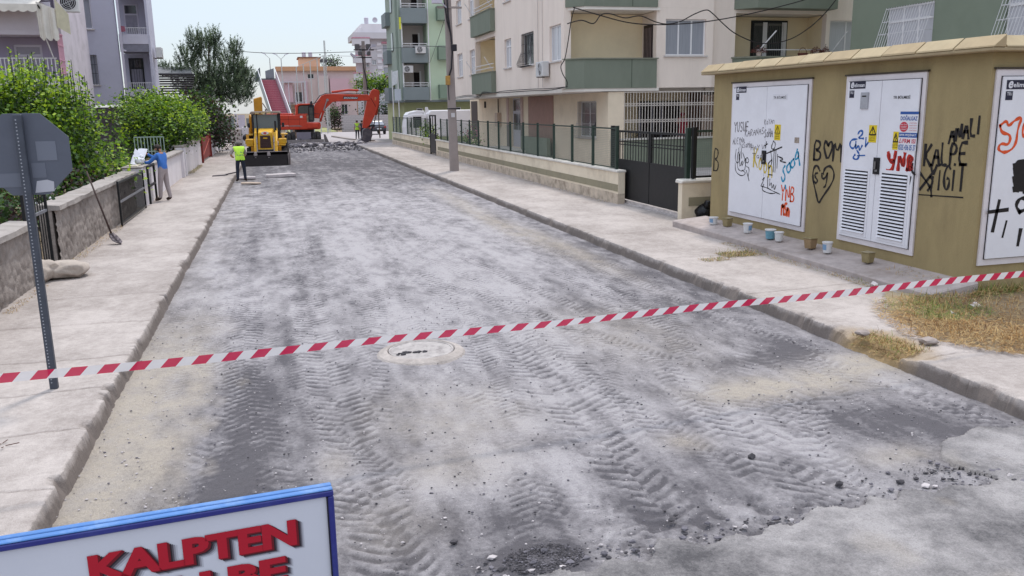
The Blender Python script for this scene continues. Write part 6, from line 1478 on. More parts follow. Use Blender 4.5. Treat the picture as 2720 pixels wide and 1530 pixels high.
for s_ in (-1, 1):
    lp('lift_arm', M_ycat, lambda b: (b.bar((s_ * .56, .95, .52), (s_ * .56, 1.55, 1.18), .11, .2), b.bar((s_ * .56, 1.5, 1.1), (s_ * .56, 2.75, 1.82), .11, .24)), None, .01)
    lp('lift_arm_plate', M_ycat, lambda b: b.hexa([(s_ * .48 - .07, .86, .62), (s_ * .48 + .07, .86, .62), (s_ * .48 + .07, 1.1, .62), (s_ * .48 - .07, 1.1, .62), (s_ * .50 - .06, 1.28, 1.72), (s_ * .50 + .06, 1.28, 1.72), (s_ * .50 + .06, 1.5, 1.72), (s_ * .50 - .06, 1.5, 1.72)]), None, .01)
    lp('tilt_ram', M_steel, lambda b: (b.tube([(s_ * .43, .84, .66), (s_ * .45, 1.16, 1.30)], .032, 8), b.tube([(s_ * .445, 1.10, 1.18), (s_ * .47, 1.3, 1.62)], .05, 8)))
    lp('front_fender', M_ycat, lambda b: (b.box(s_ * .86 - .21, s_ * .86 + .21, 1.55, 2.55, 1.08, 1.36), b.box(s_ * .84 - .19, s_ * .84 + .19, 1.50, 2.3, .98, 1.079)), None, .03)
    lp('work_light', mat('amber_lens', lin(206, 150, 60), .3), lambda b: b.box(s_ * .93 - .07, s_ * .93 + .07, 1.48, 1.56, 1.38, 1.62))
    lp('side_tank', M_och, lambda b: b.box(s_ * .66 - .13, s_ * .66 + .13, 1.5, 2.6, .55, .97), None, .03)
    lugwheel(ld, s_ * .86, 1.95, .46, .46, .36, M_ycat); lugwheel(ld, s_ * .84, 4.15, .74, .74, .46, M_ycat)
    lp('rear_fender', M_ycat, lambda b: b.box(s_ * .84 - .25, s_ * .84 + .25, 3.5, 4.7, 1.50, 1.58), None, .03)
    lp('side_mirror', M_cab, lambda b: b.box(s_ * .92 - .07, s_ * .92 + .07, 2.95, 3.0, 1.95, 2.2), None, .01)
lp('chassis', M_cab, lambda b: b.box(-.40, .40, .95, 5.0, .42, .82), None, .02)
hood = lp('hood', M_ycat, lambda b: b.hexa([(-.44, 1.2, .82), (.44, 1.2, .82), (.46, 2.95, .82), (-.46, 2.95, .82), (-.36, 1.32, 1.74), (.36, 1.32, 1.74), (.42, 2.95, 1.92), (-.42, 2.95, 1.92)]), None, .07, segs=2)
lp('grille', mat('grille_brown', lin(62, 40, 38), .6, .1, 30), lambda b: b.hexa([(-.29, 1.165, .90), (.29, 1.165, .90), (.29, 1.22, .90), (-.29, 1.22, .90), (-.26, 1.25, 1.55), (.26, 1.25, 1.55), (.26, 1.3, 1.55), (-.26, 1.3, 1.55)]), hood)
for k in range(8): lp('grille_slat', flat('slat_brown', lin(80, 54, 50), .5), lambda b: b.bar((-.26, 1.165 + .010 * k, .95 + k * .075), (.26, 1.165 + .010 * k, .95 + k * .075), .02, .016), hood)
lp('badge', M_ycat, lambda b: b.box(-.11, .11, 1.20, 1.225, 1.38, 1.45), hood)
lp('hood_emblem', flat('emblem_white', lin(214, 206, 206), .5), lambda b: b.prism([(.20 * math.cos(k * .3927), .085 * math.sin(k * .3927)) for k in range(16)], lambda a, c, d: (a, 1.306 + c * .1 - d, 1.68 + c), 0, .02), hood)
lp('emblem_disc', flat('emblem_red', lin(190, 60, 60), .5), lambda b: b.prism([(.09 * math.cos(k * .3927), .05 * math.sin(k * .3927)) for k in range(16)], lambda a, c, d: (a, 1.28 + c * .1 - d, 1.68 + c), 0, .012), hood)
lp('front_guard', M_ycat, lambda b: (b.box(-.52, .52, 1.0, 1.12, .62, .74), b.box(-.40, .40, 1.05, 1.16, .745, .87)), None, .01)
cab = lp('cab', M_cab, lambda b: (b.box(-.74, .74, 2.96, 4.5, 1.2, 1.72)), None, .02)
for (x, y) in ((-.70, 3.0), (.70, 3.0), (-.70, 4.45), (.70, 4.45)): lp('cab_pillar', M_cab, lambda b: b.box(x - .05, x + .05, y - .05, y + .05, 1.721, 2.69), cab)
lp('cab_roof', mat('cab_roof_grey', lin(110, 92, 80), .5, .1, 4), lambda b: b.hexa([(-.84, 2.80, 2.70), (.84, 2.80, 2.70), (.84, 4.7, 2.70), (-.84, 4.7, 2.70), (-.76, 2.9, 2.84), (.76, 2.9, 2.84), (.76, 4.6, 2.84), (-.76, 4.6, 2.84)]), cab, .04)
lp('windscreen', M_wind, lambda b: b.box(-.44, .63, 2.995, 3.01, 1.74, 2.66), cab); lp('windscreen', M_wind, lambda b: b.box(-.64, -.50, 2.995, 3.01, 1.74, 2.66), cab)
lp('wiper_pillar', M_cab, lambda b: b.box(-.50, -.44, 2.97, 3.03, 1.721, 2.69), cab)
for s_ in (-1, 1): lp('side_window', M_wind, lambda b: b.box(s_ * .70 - .006, s_ * .70 + .006, 3.06, 4.39, 1.74, 2.66), cab)
lp('rear_window', M_wind, lambda b: b.box(-.64, .64, 4.44, 4.455, 1.74, 2.66), cab)
for x in (-.42, -.1, .2): lp('roof_light', flat('lamp_pale', lin(200, 180, 130), .3), lambda b: b.box(x - .1, x + .1, 2.76, 2.80, 2.71, 2.77), cab)
lp('air_stack', M_cab, lambda b: b.tube([(.52, 2.5, 1.7), (.52, 2.5, 2.3)], .05, 8))
lp('seat', flat('seat_dark', lin(46, 44, 48), .8), lambda b: (b.box(-.22, .26, 3.5, 3.95, 1.72, 1.9), b.box(-.22, .26, 3.9, 4.0, 1.9, 2.45)), cab)
lp('backhoe_boom', M_och, lambda b: (b.hexa([(-.72, 4.9, 1.2), (-.30, 4.9, 1.2), (-.30, 5.4, 1.2), (-.72, 5.4, 1.2), (-.70, 5.1, 3.55), (-.24, 5.1, 3.68), (-.24, 5.7, 3.6), (-.70, 5.7, 3.55)])), None, .04)
lp('backhoe_ram', M_steel, lambda b: b.tube([(-.18, 5.0, 1.8), (-.05, 5.1, 2.95)], .05, 8)); lp('backhoe_ram', M_steel, lambda b: b.tube([(-.20, 4.95, 3.3), (.06, 5.0, 2.86)], .03, 8))
lp('backhoe_arm', M_och, lambda b: b.bar((-.85, 5.2, 2.6), (-1.05, 5.8, 1.0), .25, .4), None, .03)
lp('stabiliser', M_cab, lambda b: (b.box(-1.1, 1.1, 4.85, 5.15, .35, .75), b.ico((-1.25, 5.0, 1.35), .25, 1)), None, .03)

# ================================================================ EXCAVATOR
M_or = mat('excavator_orange', lin(196, 66, 44), .42, .08, 2, dirt=.2, dirt_col=lin(140, 50, 36), dirt_scale=.9)
M_ord = mat('excavator_orange_worn', lin(188, 60, 40), .5, .1, 3, dirt=.35, dirt_col=lin(120, 60, 48))
ex = thing('excavator', 'orange wheeled excavator side on with its arm reaching down to the right', 'excavator', (2.5, 73, -.08))
FX = lambda a, c, d: (a, 73 + d, c)
def ep(name, m, fn, parent=None, bevel=0.0, **k):
    b = MB(); fn(b); return b.build(name, m, parent or ex, bevel=bevel, **k)
body = ep('upper_body', M_or, lambda b: b.prism([(-.9, 1.15), (3.75, 1.15), (3.82, 1.45), (3.78, 1.7), (2.72, 1.72), (2.70, 2.32), (-.6, 2.34), (-.95, 2.1)], FX, -1.1, 1.1), None, .07, segs=2)
ep('body_panel_line', flat('panel_gap', lin(110, 30, 26), .6), lambda b: b.box(-.8, 2.66, 71.893, 71.899, 1.98, 2.0), body)
for x in (1.25, 2.1): ep('body_panel_line', flat('panel_gap', lin(110, 30, 26), .6), lambda b: b.box(x, x + .02, 71.893, 71.899, 1.2, 2.28), body)
ep('body_stripe', mat('stripe_grey', lin(150, 120, 116), .5), lambda b: b.prism([(1.30, 1.50), (2.10, 1.50), (2.35, 1.40), (1.30, 1.42)], FX, -1.108, -1.1), body)
ep('body_sticker', flat('sticker_white', lin(214, 206, 204), .6), lambda b: b.box(2.18, 2.38, 71.892, 71.899, 2.1, 2.26), body)
b = MB(); text_on(b, 'DX140W', lambda u, v, d: (.52 + u, 71.893 - d, 1.42 + v), 0, 0, .75, .12, 0, .02); b.build('lettering', flat('letter_pale', lin(216, 186, 180), .6), body)
ep('fuel_box', M_or, lambda b: b.prism([(2.72, 1.26), (3.55, 1.26), (3.62, 1.62), (2.74, 1.66)], FX, -1.2, -1.102), body, .03)
ep('engine_cover', M_or, lambda b: b.box(-.6, 1.7, 72.1, 73.9, 2.345, 2.46), body, .04)
cab = ep('cab', M_or, lambda b: (b.prism([(1.82, 2.33), (2.02, 2.33), (2.08, 3.0), (2.2, 3.1), (3.3, 3.14), (3.3, 3.24), (2.1, 3.22), (1.94, 3.1)], FX, -1.05, -.05), b.box(2.02, 2.8, 71.95, 72.02, 2.33, 2.42)), None, .02)
ep('cab_window', mat('cab_glass_dark', lin(58, 56, 54), .12, .3, 2, spec=.6), lambda b: b.prism([(2.06, 2.36), (2.86, 2.36), (2.90, 3.06), (2.24, 3.05), (2.12, 2.96)], FX, -1.0, -.97), cab)
ep('cab_front_pillar', M_cab, lambda b: b.prism([(2.86, 1.75), (3.26, 1.75), (3.34, 2.4), (3.36, 3.12), (2.92, 3.10)], FX, -1.06, -.95), cab, .01)
ep('cab_door_window', MATS['cab_glass_dark'], lambda b: b.box(2.95, 3.22, 71.93, 71.938, 1.9, 2.9), cab)
ep('cab_front_glass', M_wind, lambda b: b.box(3.30, 3.33, 72.0, 72.9, 1.85, 3.1), cab)
ep('cab_rear_wall', M_ord, lambda b: b.box(1.86, 3.3, 72.9, 72.96, 2.33, 3.14), cab)
ep('beacon', M_cab, lambda b: b.lathe([(.06, 0), (.08, .1), (.05, .16)], (3.18, 72.3, 3.26), 10), cab)
ep('mirror_arm', M_cab, lambda b: (b.tube([(3.1, 71.9, 3.2), (3.5, 71.85, 3.28), (3.9, 71.85, 3.45)], .02, 5), b.box(3.05, 3.2, 71.8, 71.9, 3.1, 3.34)), cab)
ep('hand_rail', M_cab, lambda b: b.tube([(2.85, 71.85, 1.75), (2.85, 71.85, 2.4), (3.75, 71.85, 2.4), (3.75, 71.85, 1.75)], .022, 5))
# boom, stick, bucket
boom = ep('boom', M_or, lambda b: b.prism([(3.30, 2.05), (3.75, 2.0), (3.95, 2.45), (4.92, 3.33), (5.2, 3.36), (7.95, 3.40), (8.12, 3.62), (7.85, 3.90), (5.0, 4.0), (4.4, 3.98), (4.05, 3.85), (3.5, 3.2), (3.25, 2.6)], FX, -.26, .26), None, .03)
ep('boom_plate', flat('nameplate_dark', lin(52, 44, 48), .5), lambda b: b.prism([(5.78, 3.56), (6.98, 3.52), (7.02, 3.72), (5.82, 3.78)], FX, -.268, -.261), boom)
b = MB(); text_on(b, 'DOOSAN', lambda u, v, d: (5.86 + u, 72.730 - d, 3.585 - .02 * u + v), 0, 0, 1.08, .13, 0, .03, None, .3); b.build('lettering', M_print, boom)
ep('boom_ram', M_steel, lambda b: (b.tube([(3.85, 72.6, 1.9), (4.45, 72.6, 3.45)], .05, 8), b.lathe([(.11, -.06), (.11, .06)], (4.5, 72.66, 3.5), 12, 'y')))
ep('boom_ram_sleeve', M_ord, lambda b: b.tube([(3.80, 72.6, 1.75), (4.15, 72.6, 2.65)], .085, 8))
ep('stick_ram', M_or, lambda b: b.tube([(4.9, 73, 4.14), (6.3, 73, 4.30), (7.12, 73, 4.26)], .085, 8)); ep('stick_ram_rod', M_steel, lambda b: b.tube([(7.12, 73, 4.26), (8.2, 73, 4.2)], .045, 8))
ep('hydraulic_hose', M_cab, lambda b: (b.tube([(4.3, 72.7, 4.02), (5.2, 72.7, 4.08), (6.6, 72.7, 3.98), (7.7, 72.7, 3.96)], .025, 5), b.tube([(3.4, 72.68, 3.2), (3.9, 72.66, 3.85), (4.5, 72.68, 4.05)], .03, 5)))
stick = ep('stick', M_or, lambda b: b.prism([(7.78, 3.45), (8.15, 4.18), (8.35, 4.36), (8.80, 4.26), (8.86, 4.1), (8.76, 3.1), (8.40, 2.25), (7.95, 1.45), (7.62, 1.12), (7.28, 1.16), (7.36, 1.75)], FX, -.22, .22), None, .03)
ep('stick_badge', mat('badge_tan', lin(206, 130, 84), .6), lambda b: b.prism([(8.38, 3.42), (8.50, 3.42), (8.54, 3.66), (8.42, 3.70)], FX, -.227, -.221), stick)
ep('stick_groove', flat('panel_gap', lin(110, 30, 26), .6), lambda b: b.bar((8.10, 72.77, 3.6), (8.46, 72.77, 2.9), .02, .05), stick)
ep('bucket_ram', M_ord, lambda b: b.tube([(8.72, 73, 3.2), (8.48, 73, 2.2)], .09, 8)); ep('bucket_ram_rod', M_steel, lambda b: b.tube([(8.48, 73, 2.2), (8.25, 73, 1.35)], .05, 8))
ep('bucket_link', M_cab, lambda b: (b.bar((8.25, 72.85, 1.35), (7.9, 72.85, .85), .08, .14), b.bar((8.25, 73.1, 1.35), (7.6, 73.1, 1.25), .08, .14), b.lathe([(.12, -.2), (.12, .2)], (8.22, 73, 1.33), 12, 'y')))
bk = ep('digging_bucket', mat('bucket_grey', lin(80, 74, 80), .55, .15, 4, dirt=.5, dirt_col=lin(130, 120, 118), dirt_scale=2), lambda b: b.prism([(7.28, 1.0), (7.62, 1.14), (7.98, .95), (8.05, .55), (7.90, .12), (7.5, -.10), (6.75, -.14), (6.62, -.02), (7.05, .18), (7.22, .5)], FX, -.45, .45), None, .04)
for k in range(4): ep('bucket_tooth', M_steel, lambda b: b.hexa([(6.75, 72.58 + k * .25, -.12), (6.75, 72.68 + k * .25, -.12), (6.42, 72.65 + k * .25, -.16), (6.42, 72.61 + k * .25, -.16), (6.75, 72.58 + k * .25, -.02), (6.75, 72.68 + k * .25, -.02), (6.42, 72.65 + k * .25, -.12), (6.42, 72.61 + k * .25, -.12)]), bk)
# undercarriage facing the camera
ex_loc = ex.location
ep('turntable', M_cab, lambda b: b.lathe([(.8, 0), (.8, .22)], (2.5, 73, .93), 20))
ep('undercarriage', M_cab, lambda b: (b.box(1.95, 3.0, 71.6, 75, .45, .93)), None, .03)
ep('axle_plate', mat('lilac_grey_steel', lin(128, 122, 134), .6, .1, 3), lambda b: b.box(1.80, 2.95, 71.5, 71.58, .2, .95))
for yy in (71.9, 74.6):
    for xx in (1.18, 1.56, 3.20, 3.58): lugwheel(ex, xx - 2.5, yy - 73, .50 + .02, .50, .32, M_or)
bl = ep('dozer_blade', mat('blade_grey', lin(120, 112, 112), .6, .2, 4, dirt=.5), lambda b: b.hexa([(1.05, 71.15, -.08), (3.95, 71.15, -.08), (3.95, 71.25, -.08), (1.05, 71.25, -.08), (1.05, 71.3, .36), (3.95, 71.3, .36), (3.95, 71.38, .36), (1.05, 71.38, .36)]))
ep('blade_arm', M_cab, lambda b: (b.bar((2.1, 71.3, .2), (2.1, 71.8, .55), .15, .15), b.bar((2.9, 71.3, .2), (2.9, 71.8, .55), .15, .15)))
ep('outrigger', MATS['blade_grey'], lambda b: b.prism([(3.98, .75), (4.12, .72), (4.42, -.05), (4.02, -.05)], FX, -1.4, -1.1))

# ================================================================ RUBBLE AND SLABS
M_rub = [mat('asphalt_lump', lin(110, 106, 112), .95, .3, 6, bump=.5), mat('pale_lump', lin(186, 178, 178), .95, .2, 6, bump=.5), mat('black_lump', lin(72, 69, 72), .95, .2, 6)]
rg = random.Random(31); b = MB()
for k in range(700):
    u = rg.random(); x = 1.0 + 6.2 * u; y = 70.2 + rg.gauss(0, .7) + (2.2 if x > 4.4 else 0) * rg.random(); s_ = .05 + .16 * rg.random() ** 2.5
    b.ico((x, y, -.12 + .16 * math.exp(-((y - 70.4) / .8) ** 2) * rg.random() + s_ * .3), s_, 1, .5, (1.2, 1, .7), rg, rg.choice((0, 0, 0, 1, 2, 2)))
b.build('rubble', M_rub, None, kind='stuff')
b = MB()
for k in range(500):
    x = .8 + 5.6 * rg.random(); y = 60 + 10 * rg.random() ** .6; s_ = .03 + .07 * rg.random() ** 2
    b.ico((x, y, -.15), s_, 1, .5, (1.2, 1, .7), rg, rg.choice((0, 2, 2, 1)))
b.build('scattered_rubble', M_rub, None, kind='stuff')
def slab(x0, x1, y0, y1, h, label, m, seed):
    rg = random.Random(seed); n = 9; P = [((x0 + x1) / 2 + (x1 - x0) / 2 * math.copysign(abs(math.cos(a)) ** .5, math.cos(a)) * (.9 + .15 * rg.random()), (y0 + y1) / 2 + (y1 - y0) / 2 * math.copysign(abs(math.sin(a)) ** .5, math.sin(a)) * (.85 + .2 * rg.random())) for a in [k * 2 * math.pi / 12 + .26 for k in range(12)]]
    b = MB(); b.prism(P, lambda a, c, d: (a, c, d + .02 * math.sin(a * 4)), -.16, -.165 + h); return tag(b.build('broken_slab', m, None, bevel=.015), label, 'slab', 'broken concrete slabs on the milled road')
M_slab = mat('broken_concrete', lin(192, 182, 182), .95, .15, 5, dirt=.3, bump=.5)
slab(-.45, .82, 38.0, 38.7, .14, 'longest broken concrete slab lying flat, alone in the middle of the road', M_slab, 1)
slab(-1.40, -.62, 34.8, 35.15, .07, 'thin tan slab nearest the camera, left side of the road', mat('broken_concrete_tan', lin(186, 168, 152), .95, .15, 5, bump=.5), 2)
slab(-1.62, -.85, 37.4, 37.9, .10, 'broken slab lying behind the feet of the worker in front of the loader', M_slab, 4)
b = MB(); b.hexa([(-2.62, 37.6, .005), (-2.1, 37.9, .005), (-2.0, 38.3, .005), (-2.6, 38.0, .005), (-2.6, 37.65, .05), (-2.15, 37.9, .04), (-2.05, 38.2, .05), (-2.55, 38.0, .03)]); b.tube([(-2.1, 38.1, .04), (-1.6, 38.3, .12)], .03, 6)
tag(b.build('hand_tool', mat('tool_dark', lin(70, 62, 66), .6), None), 'dark hand tool lying on the left pavement edge near the worker', 'tool')

# ================================================================ FAR END OF THE STREET
M_pinkw = mat('villa_pink', lin(204, 170, 180), .9, .06, .5); M_lilw = mat('villa_grey', lin(202, 182, 182), .9, .06, .5); M_terra = mat('villa_terracotta', lin(196, 150, 120), .9, .06, .5)
M_peach = mat('villa_peach', lin(216, 176, 150), .9, .05, .5)
vl = thing('pink_villa', 'low pink and grey house with a terracotta parapet behind the sports ground', 'house', (7, 140, 0))
FV = Face((1.2, 140, 0), (1, 0, 0), (0, -1, 0))
vh = [(2.5, 3.7, 4.0, 5.6), (4.6, 5.6, 7.6, 8.35), (8.4, 9.6, 5.0, 6.4), (9.6, 10.6, 2.0, 3.6)]
b = MB(); wall_panel(b, FV, 0, 12.1, -.1, 8.8, .3, vh); b.build('wall', M_lilw, vl)
for h in vh: window(vl, FV, *h, 2, M_glass_d, deep=.1)
for (a0, a1, z0, z1, m) in ((1.0, 2.2, 4.0, 7.0, M_pinkw), (3.9, 4.5, 3.2, 7.2, M_pinkw), (8.0, 11.0, 5.2, 7.6, M_pinkw), (6.2, 7.8, 3.0, 8.0, M_lilw), (8.8, 9.5, 1.0, 5.0, M_pinkw)):
    b = MB(); fbox(b, FV, a0, a1, z0, z1, .02, .6); b.build('projecting_bay', m, vl)
b = MB(); fbox(b, FV, -.2, 12.3, 8.801, 9.45, -8, .5); b.build('parapet', M_terra, vl)
b = MB(); fbox(b, FV, 3.5, 6.7, 9.451, 10.8, -6, -.5); b.build('penthouse', M_peach, vl)
b = MB(); fbox(b, FV, 3.3, 6.9, 10.801, 10.95, -6.2, -.3); b.build('penthouse_roof', mat('brown_edge', lin(130, 92, 78), .8), vl)
b = MB(); fbox(b, FV, 1.4, 4.2, 3.0, 3.12, .61, 1.6); b.build('porch_roof', mat('blue_awning', lin(60, 60, 140), .7), vl)
b = MB(); fbox(b, FV, .4, 4.3, 7.0, 7.15, .6, 1.1); b.build('ledge', M_lils, vl)
for a in (.6, 1.6, 2.6, 3.6, 4.2):
    b = MB(); b.bar(FV(a, 3.2, 1.0), FV(a, 7.0, 1.0), .12, .12); b.build('terrace_post', M_lils, vl)
for x in (5.4, 8.4): pass
b = MB(); b.box(9.8, 20, 141, 150, 0, 9.2); o = tag(b.build('ochre_house', M_terra, None), 'plain terracotta house half hidden behind the pink villa', 'house')
def lathe_thing(name, label, cat, prof, c, m, n=12, axis='z', group=None):
    b = MB(); b.lathe(prof, c, n, axis); return tag(b.build(name, m, None), label, cat, group)
for k, (x, lab) in enumerate(((5.5, 'roof water tank lying on the penthouse, left one'), (6.5, 'roof water tank lying on the penthouse, right one'))): lathe_thing('water_tank', lab, 'water tank', [(.3, 0), (.32, .7), (.1, .8)], (x, 141, 10.95), M_lils, group='roof water tanks')
# tall striped block behind the poles
tb = thing('striped_block', 'tall white and grey apartment block with pink stripes beyond the utility pole', 'apartment block', (13.5, 120, 0))
FT_ = Face((11.55, 120, 0), (1, 0, 0), (0, -1, 0)); M_tb1 = mat('block_pale', lin(196, 190, 194), .9, .05, .5); M_tb2 = mat('block_white', lin(218, 212, 216), .9, .05, .5); M_tb3 = mat('block_pink', lin(188, 132, 146), .9)
th_ = [(1.0, 1.8, 8.4 + k * 0, 9.4) for k in range(1)] + [(.5, 1.3, 10.4, 11.5), (2.2, 2.8, 8.7, 9.4), (3.7, 5.3, 7.0, 8.4), (3.7, 5.3, 10.0, 11.4), (2.2, 2.8, 5.8, 6.6), (3.7, 5.3, 4.0, 5.4), (.6, 1.4, 4.4, 5.5)]
b = MB(); wall_panel(b, FT_, 0, 7.5, -.1, 12.1, .3, th_); b.build('wall', M_tb1, tb)
for h in th_: window(tb, FT_, *h, 2, M_glass_c, deep=.1)
for k in range(9):
    b = MB(); fbox(b, FT_, 2.95, 3.6, 5.0 + k * .78, 5.4 + k * .78, .002, .12); b.build('wall_band', M_tb2, tb)
    b = MB(); fbox(b, FT_, 5.4, 7.2, 5.0 + k * .78, 5.4 + k * .78, .002, .12); b.build('wall_band', M_tb2, tb)
for k in range(3):
    z = 6.6 + k * 2.3
    b = MB(); fbox(b, FT_, -.4, 1.9, z, z + .9, .002, 1.1); b.build('balcony_parapet', M_tb1, tb)
    b = MB(); fbox(b, FT_, -.45, 1.95, z + .901, z + 1.05, .002, 1.15); b.build('balcony_stripe', M_tb3, tb)
    b = MB(); fbox(b, FT_, 3.6, 7.4, z + .3, z + .55, .121, .3); b.build('wall_stripe', M_tb3, tb)
b = MB(); fbox(b, FT_, -.2, 7.6, 12.101, 12.9, -8, .9); b.build('parapet', M_tb1, tb)
b = MB(); fbox(b, FT_, 1.0, 7.5, 12.901, 14.1, -8, -.1); b.build('penthouse', M_tb2, tb)
b = MB(); fbox(b, FT_, .4, 1.0, 12.901, 13.5, -7, .0); b.build('penthouse', M_tb2, tb)
lathe_thing('satellite_dish', 'white satellite dish on the roof of the striped block', 'satellite dish', [(.05, .12), (.30, .05), (.36, .0), (.34, .0), (.05, .10)], (14.3, 119, 14.5), M_lils, axis='y')
lathe_thing('water_tank', 'roof water tank on the striped block beside the dish', 'water tank', [(.28, 0), (.3, .8), (.1, .9)], (13.3, 120.5, 14.11), M_lils, group='roof water tanks')

# green block left of the cream one
M_mint = mat('mint_render', lin(186, 202, 178), .9, .04, .7); M_teal = mat('teal_grey_render', lin(150, 161, 150), .9, .05, .7); M_slate = mat('slate_parapet', lin(126, 134, 136), .85, .05, .8)
gm = thing('mint_apartment_block', 'mint green apartment block with slate balconies beyond the cream block', 'apartment block', (12, 68, 0))
FM = Face((10.0, 68, 0), (1, 0, 0), (0, -1, 0)); SM = 2.98
b = MB(); b.box(12.2, 20, 68, 80, 3.35, 15.5); b.build('wall', M_mint, gm)
b = MB(); b.box(10.0, 12.19, 69.7, 74, 3.35, 15.5); b.build('wall', mat('mint_recess', lin(196, 188, 186), .9, .05, .7), gm)
b = MB(); b.box(9.98, 10.28, 68.0, 69.69, 3.35, 15.5); b.build('corner_pier', M_teal, gm)
b = MB(); b.box(9.80, 9.979, 68.6, 74, 3.35, 15.5); b.build('side_wall', M_teal, gm)
b = MB(); b.box(10.4, 20, 69.6, 80, -.05, 3.18); b.build('ground_floor', mat('olive_ground_floor', lin(168, 172, 130), .9, .06, 1, dirt=.2), gm)
b = MB(); b.box(9.8, 20, 68.0, 80, 3.19, 3.349); b.build('floor_slab', M_slate, gm)
for s_ in range(4):
    z0 = 3.35 + s_ * SM
    b = MB(); fbox(b, FM, .12, 2.14, z0, z0 + 1.0, .002, .5); pp = b.build('balcony_parapet', M_slate, gm)
    for zz in (1.12, 1.3):
        b = MB(); fbox(b, FM, .14, 2.12, z0 + zz, z0 + zz + .05, .35, .40); b.build('hand_rail', M_greyiron, pp)
    for a in (.14, .8, 1.45, 2.08):
        b = MB(); fbox(b, FM, a, a + .04, z0 + 1.001, z0 + 1.3, .36, .40); b.build('rail_post', M_greyiron, pp)
    if s_ > 0:
        b = MB(); fbox(b, FM, .12, 2.14, z0 - .12, z0 - .002, -1.6, .5); b.build('floor_slab', M_slate, gm)
    FMb = Face((10.0, 69.7, 0), (1, 0, 0), (0, -1, 0))
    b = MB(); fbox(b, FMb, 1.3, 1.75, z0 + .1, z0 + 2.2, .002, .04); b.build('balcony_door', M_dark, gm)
    b = MB(); fbox(b, FMb, 1.76, 1.9, z0 + .1, z0 + 2.3, .002, .05); b.build('door_frame', M_white, gm)
    b = MB(); fbox(b, FM, 2.95, 3.95, z0 + .1, z0 + 1.15, .002, .8); b.build('balcony_parapet', mat('sage_parapet', lin(126, 142, 126), .85, .05, 1), gm)
    for (yy, w) in ((71.4, 2.6),):
        b = MB(); b.box(9.42, 9.799, yy, yy + w, z0, z0 + 1.05); b.build('balcony_parapet', M_slate, gm)
    for yy in (70.0,):
        b = MB(); b.box(9.74, 9.801, yy, yy + .9, z0 + .9, z0 + 2.3); b.build('window', M_glass_d, gm)
for x in (10.2, 12.3):
    b = MB(); b.tube([(x, 67.95, 3.3), (x, 67.95, 15)], .05, 6); b.build('drain_pipe', M_white, gm)
FMg = Face((10.4, 69.6, 0), (1, 0, 0), (0, -1, 0))
for (a0, a1, z0, z1) in ((1.0, 1.5, 1.0, 2.7), (3.9, 4.7, 1.9, 2.75)):
    b = MB(); fbox(b, FMg, a0, a1, z0, z1, .002, .04); d_ = b.build('window', M_white, gm); b = MB(); fbox(b, FMg, a0 + .06, a1 - .06, z0 + .06, z1 - .06, .041, .05); b.build('pane', M_glass_d, d_)
ac_unit(FM, .15, 5.45, 'white air conditioner hanging inside the lowest balcony of the mint block', lee=.02); ac_unit(FM, 1.12, 6.9, 'white air conditioner on the second balcony parapet of the mint block', lee=.52)
b = MB(); fbox(b, FM, -.05, .1, 8.7, 9.6, .52, .56); tag(b.build('for_sale_banner', mat('yellow_banner', lin(206, 206, 70), .8), None), 'yellow banner tied to a high balcony of the mint block', 'banner')

# stair of the footbridge
sf = thing('footbridge_stair', 'steep footbridge stair with red patterned steps and grey side screens', 'stairway', (.5, 92, 0))
M_rt = mat('red_step', lin(172, 92, 108), .85, .1, 6); M_rtp = mat('pale_step_nosing', lin(206, 160, 166), .8, .2, 30)
n = 26; s0 = None
for k in range(n):
    f = k / n; x0 = 1.05 - 1.32 * f; y = 90.5 + 10.5 * f; z = 1.2 + 5.1 * f
    if s0 is None:
        b = MB(); b.box(-.88, .88, 0, .42, -.2, 0); s0 = b.build('step', M_rt, sf, local=True); c_ = s0
        b = MB()
        for q in range(-2, 16): b.hexa([(-.70 + q * .1, -.012, -.10), (-.66 + q * .1, -.012, -.10), (-.66 + q * .1, 0, -.10), (-.70 + q * .1, 0, -.10), (-.65 + q * .1, -.012, -.02), (-.61 + q * .1, -.012, -.02), (-.61 + q * .1, 0, -.02), (-.65 + q * .1, 0, -.02)])
        b.box(-.88, .88, -.018, .16, .001, .014); nos0 = b.build('step_pattern', M_rtp, s0, local=True, kind='stuff')
    else: c_ = copy_part(s0, sf); copy_part(nos0, c_)
    c_.location = (x0 - .5, y - 92, z)
for s_, m in ((-1, mat('stair_screen_dark', lin(86, 96, 100), .3, .15, 2)), (1, mat('stair_screen_pale', lin(196, 186, 192), .6, .08, 2))):
    b = MB(); off = .94 * s_; p = lambda f, zz: (1.05 - 1.32 * f + off, 90.5 + 10.5 * f, 1.2 + 5.1 * f + zz)
    b.hexa([p(0, -.4), p(1, -.4), (p(1, -.4)[0] + .06, p(1, 0)[1], p(1, -.4)[2]), (p(0, -.4)[0] + .06, p(0, 0)[1], p(0, -.4)[2]), p(0, .75), p(1, .9), (p(1, .9)[0] + .06, p(1, 0)[1], p(1, .9)[2]), (p(0, .75)[0] + .06, p(0, 0)[1], p(0, .75)[2])]); b.build('side_screen', m, sf)
    b = MB(); b.tube([p(0, .85), p(1, 1.0)], .05, 6); b.build('hand_rail', M_greyiron, sf)
b = MB(); b.box(-1.6, 1.0, 101.4, 104, 6.0, 6.3); b.build('landing', M_slate, sf)
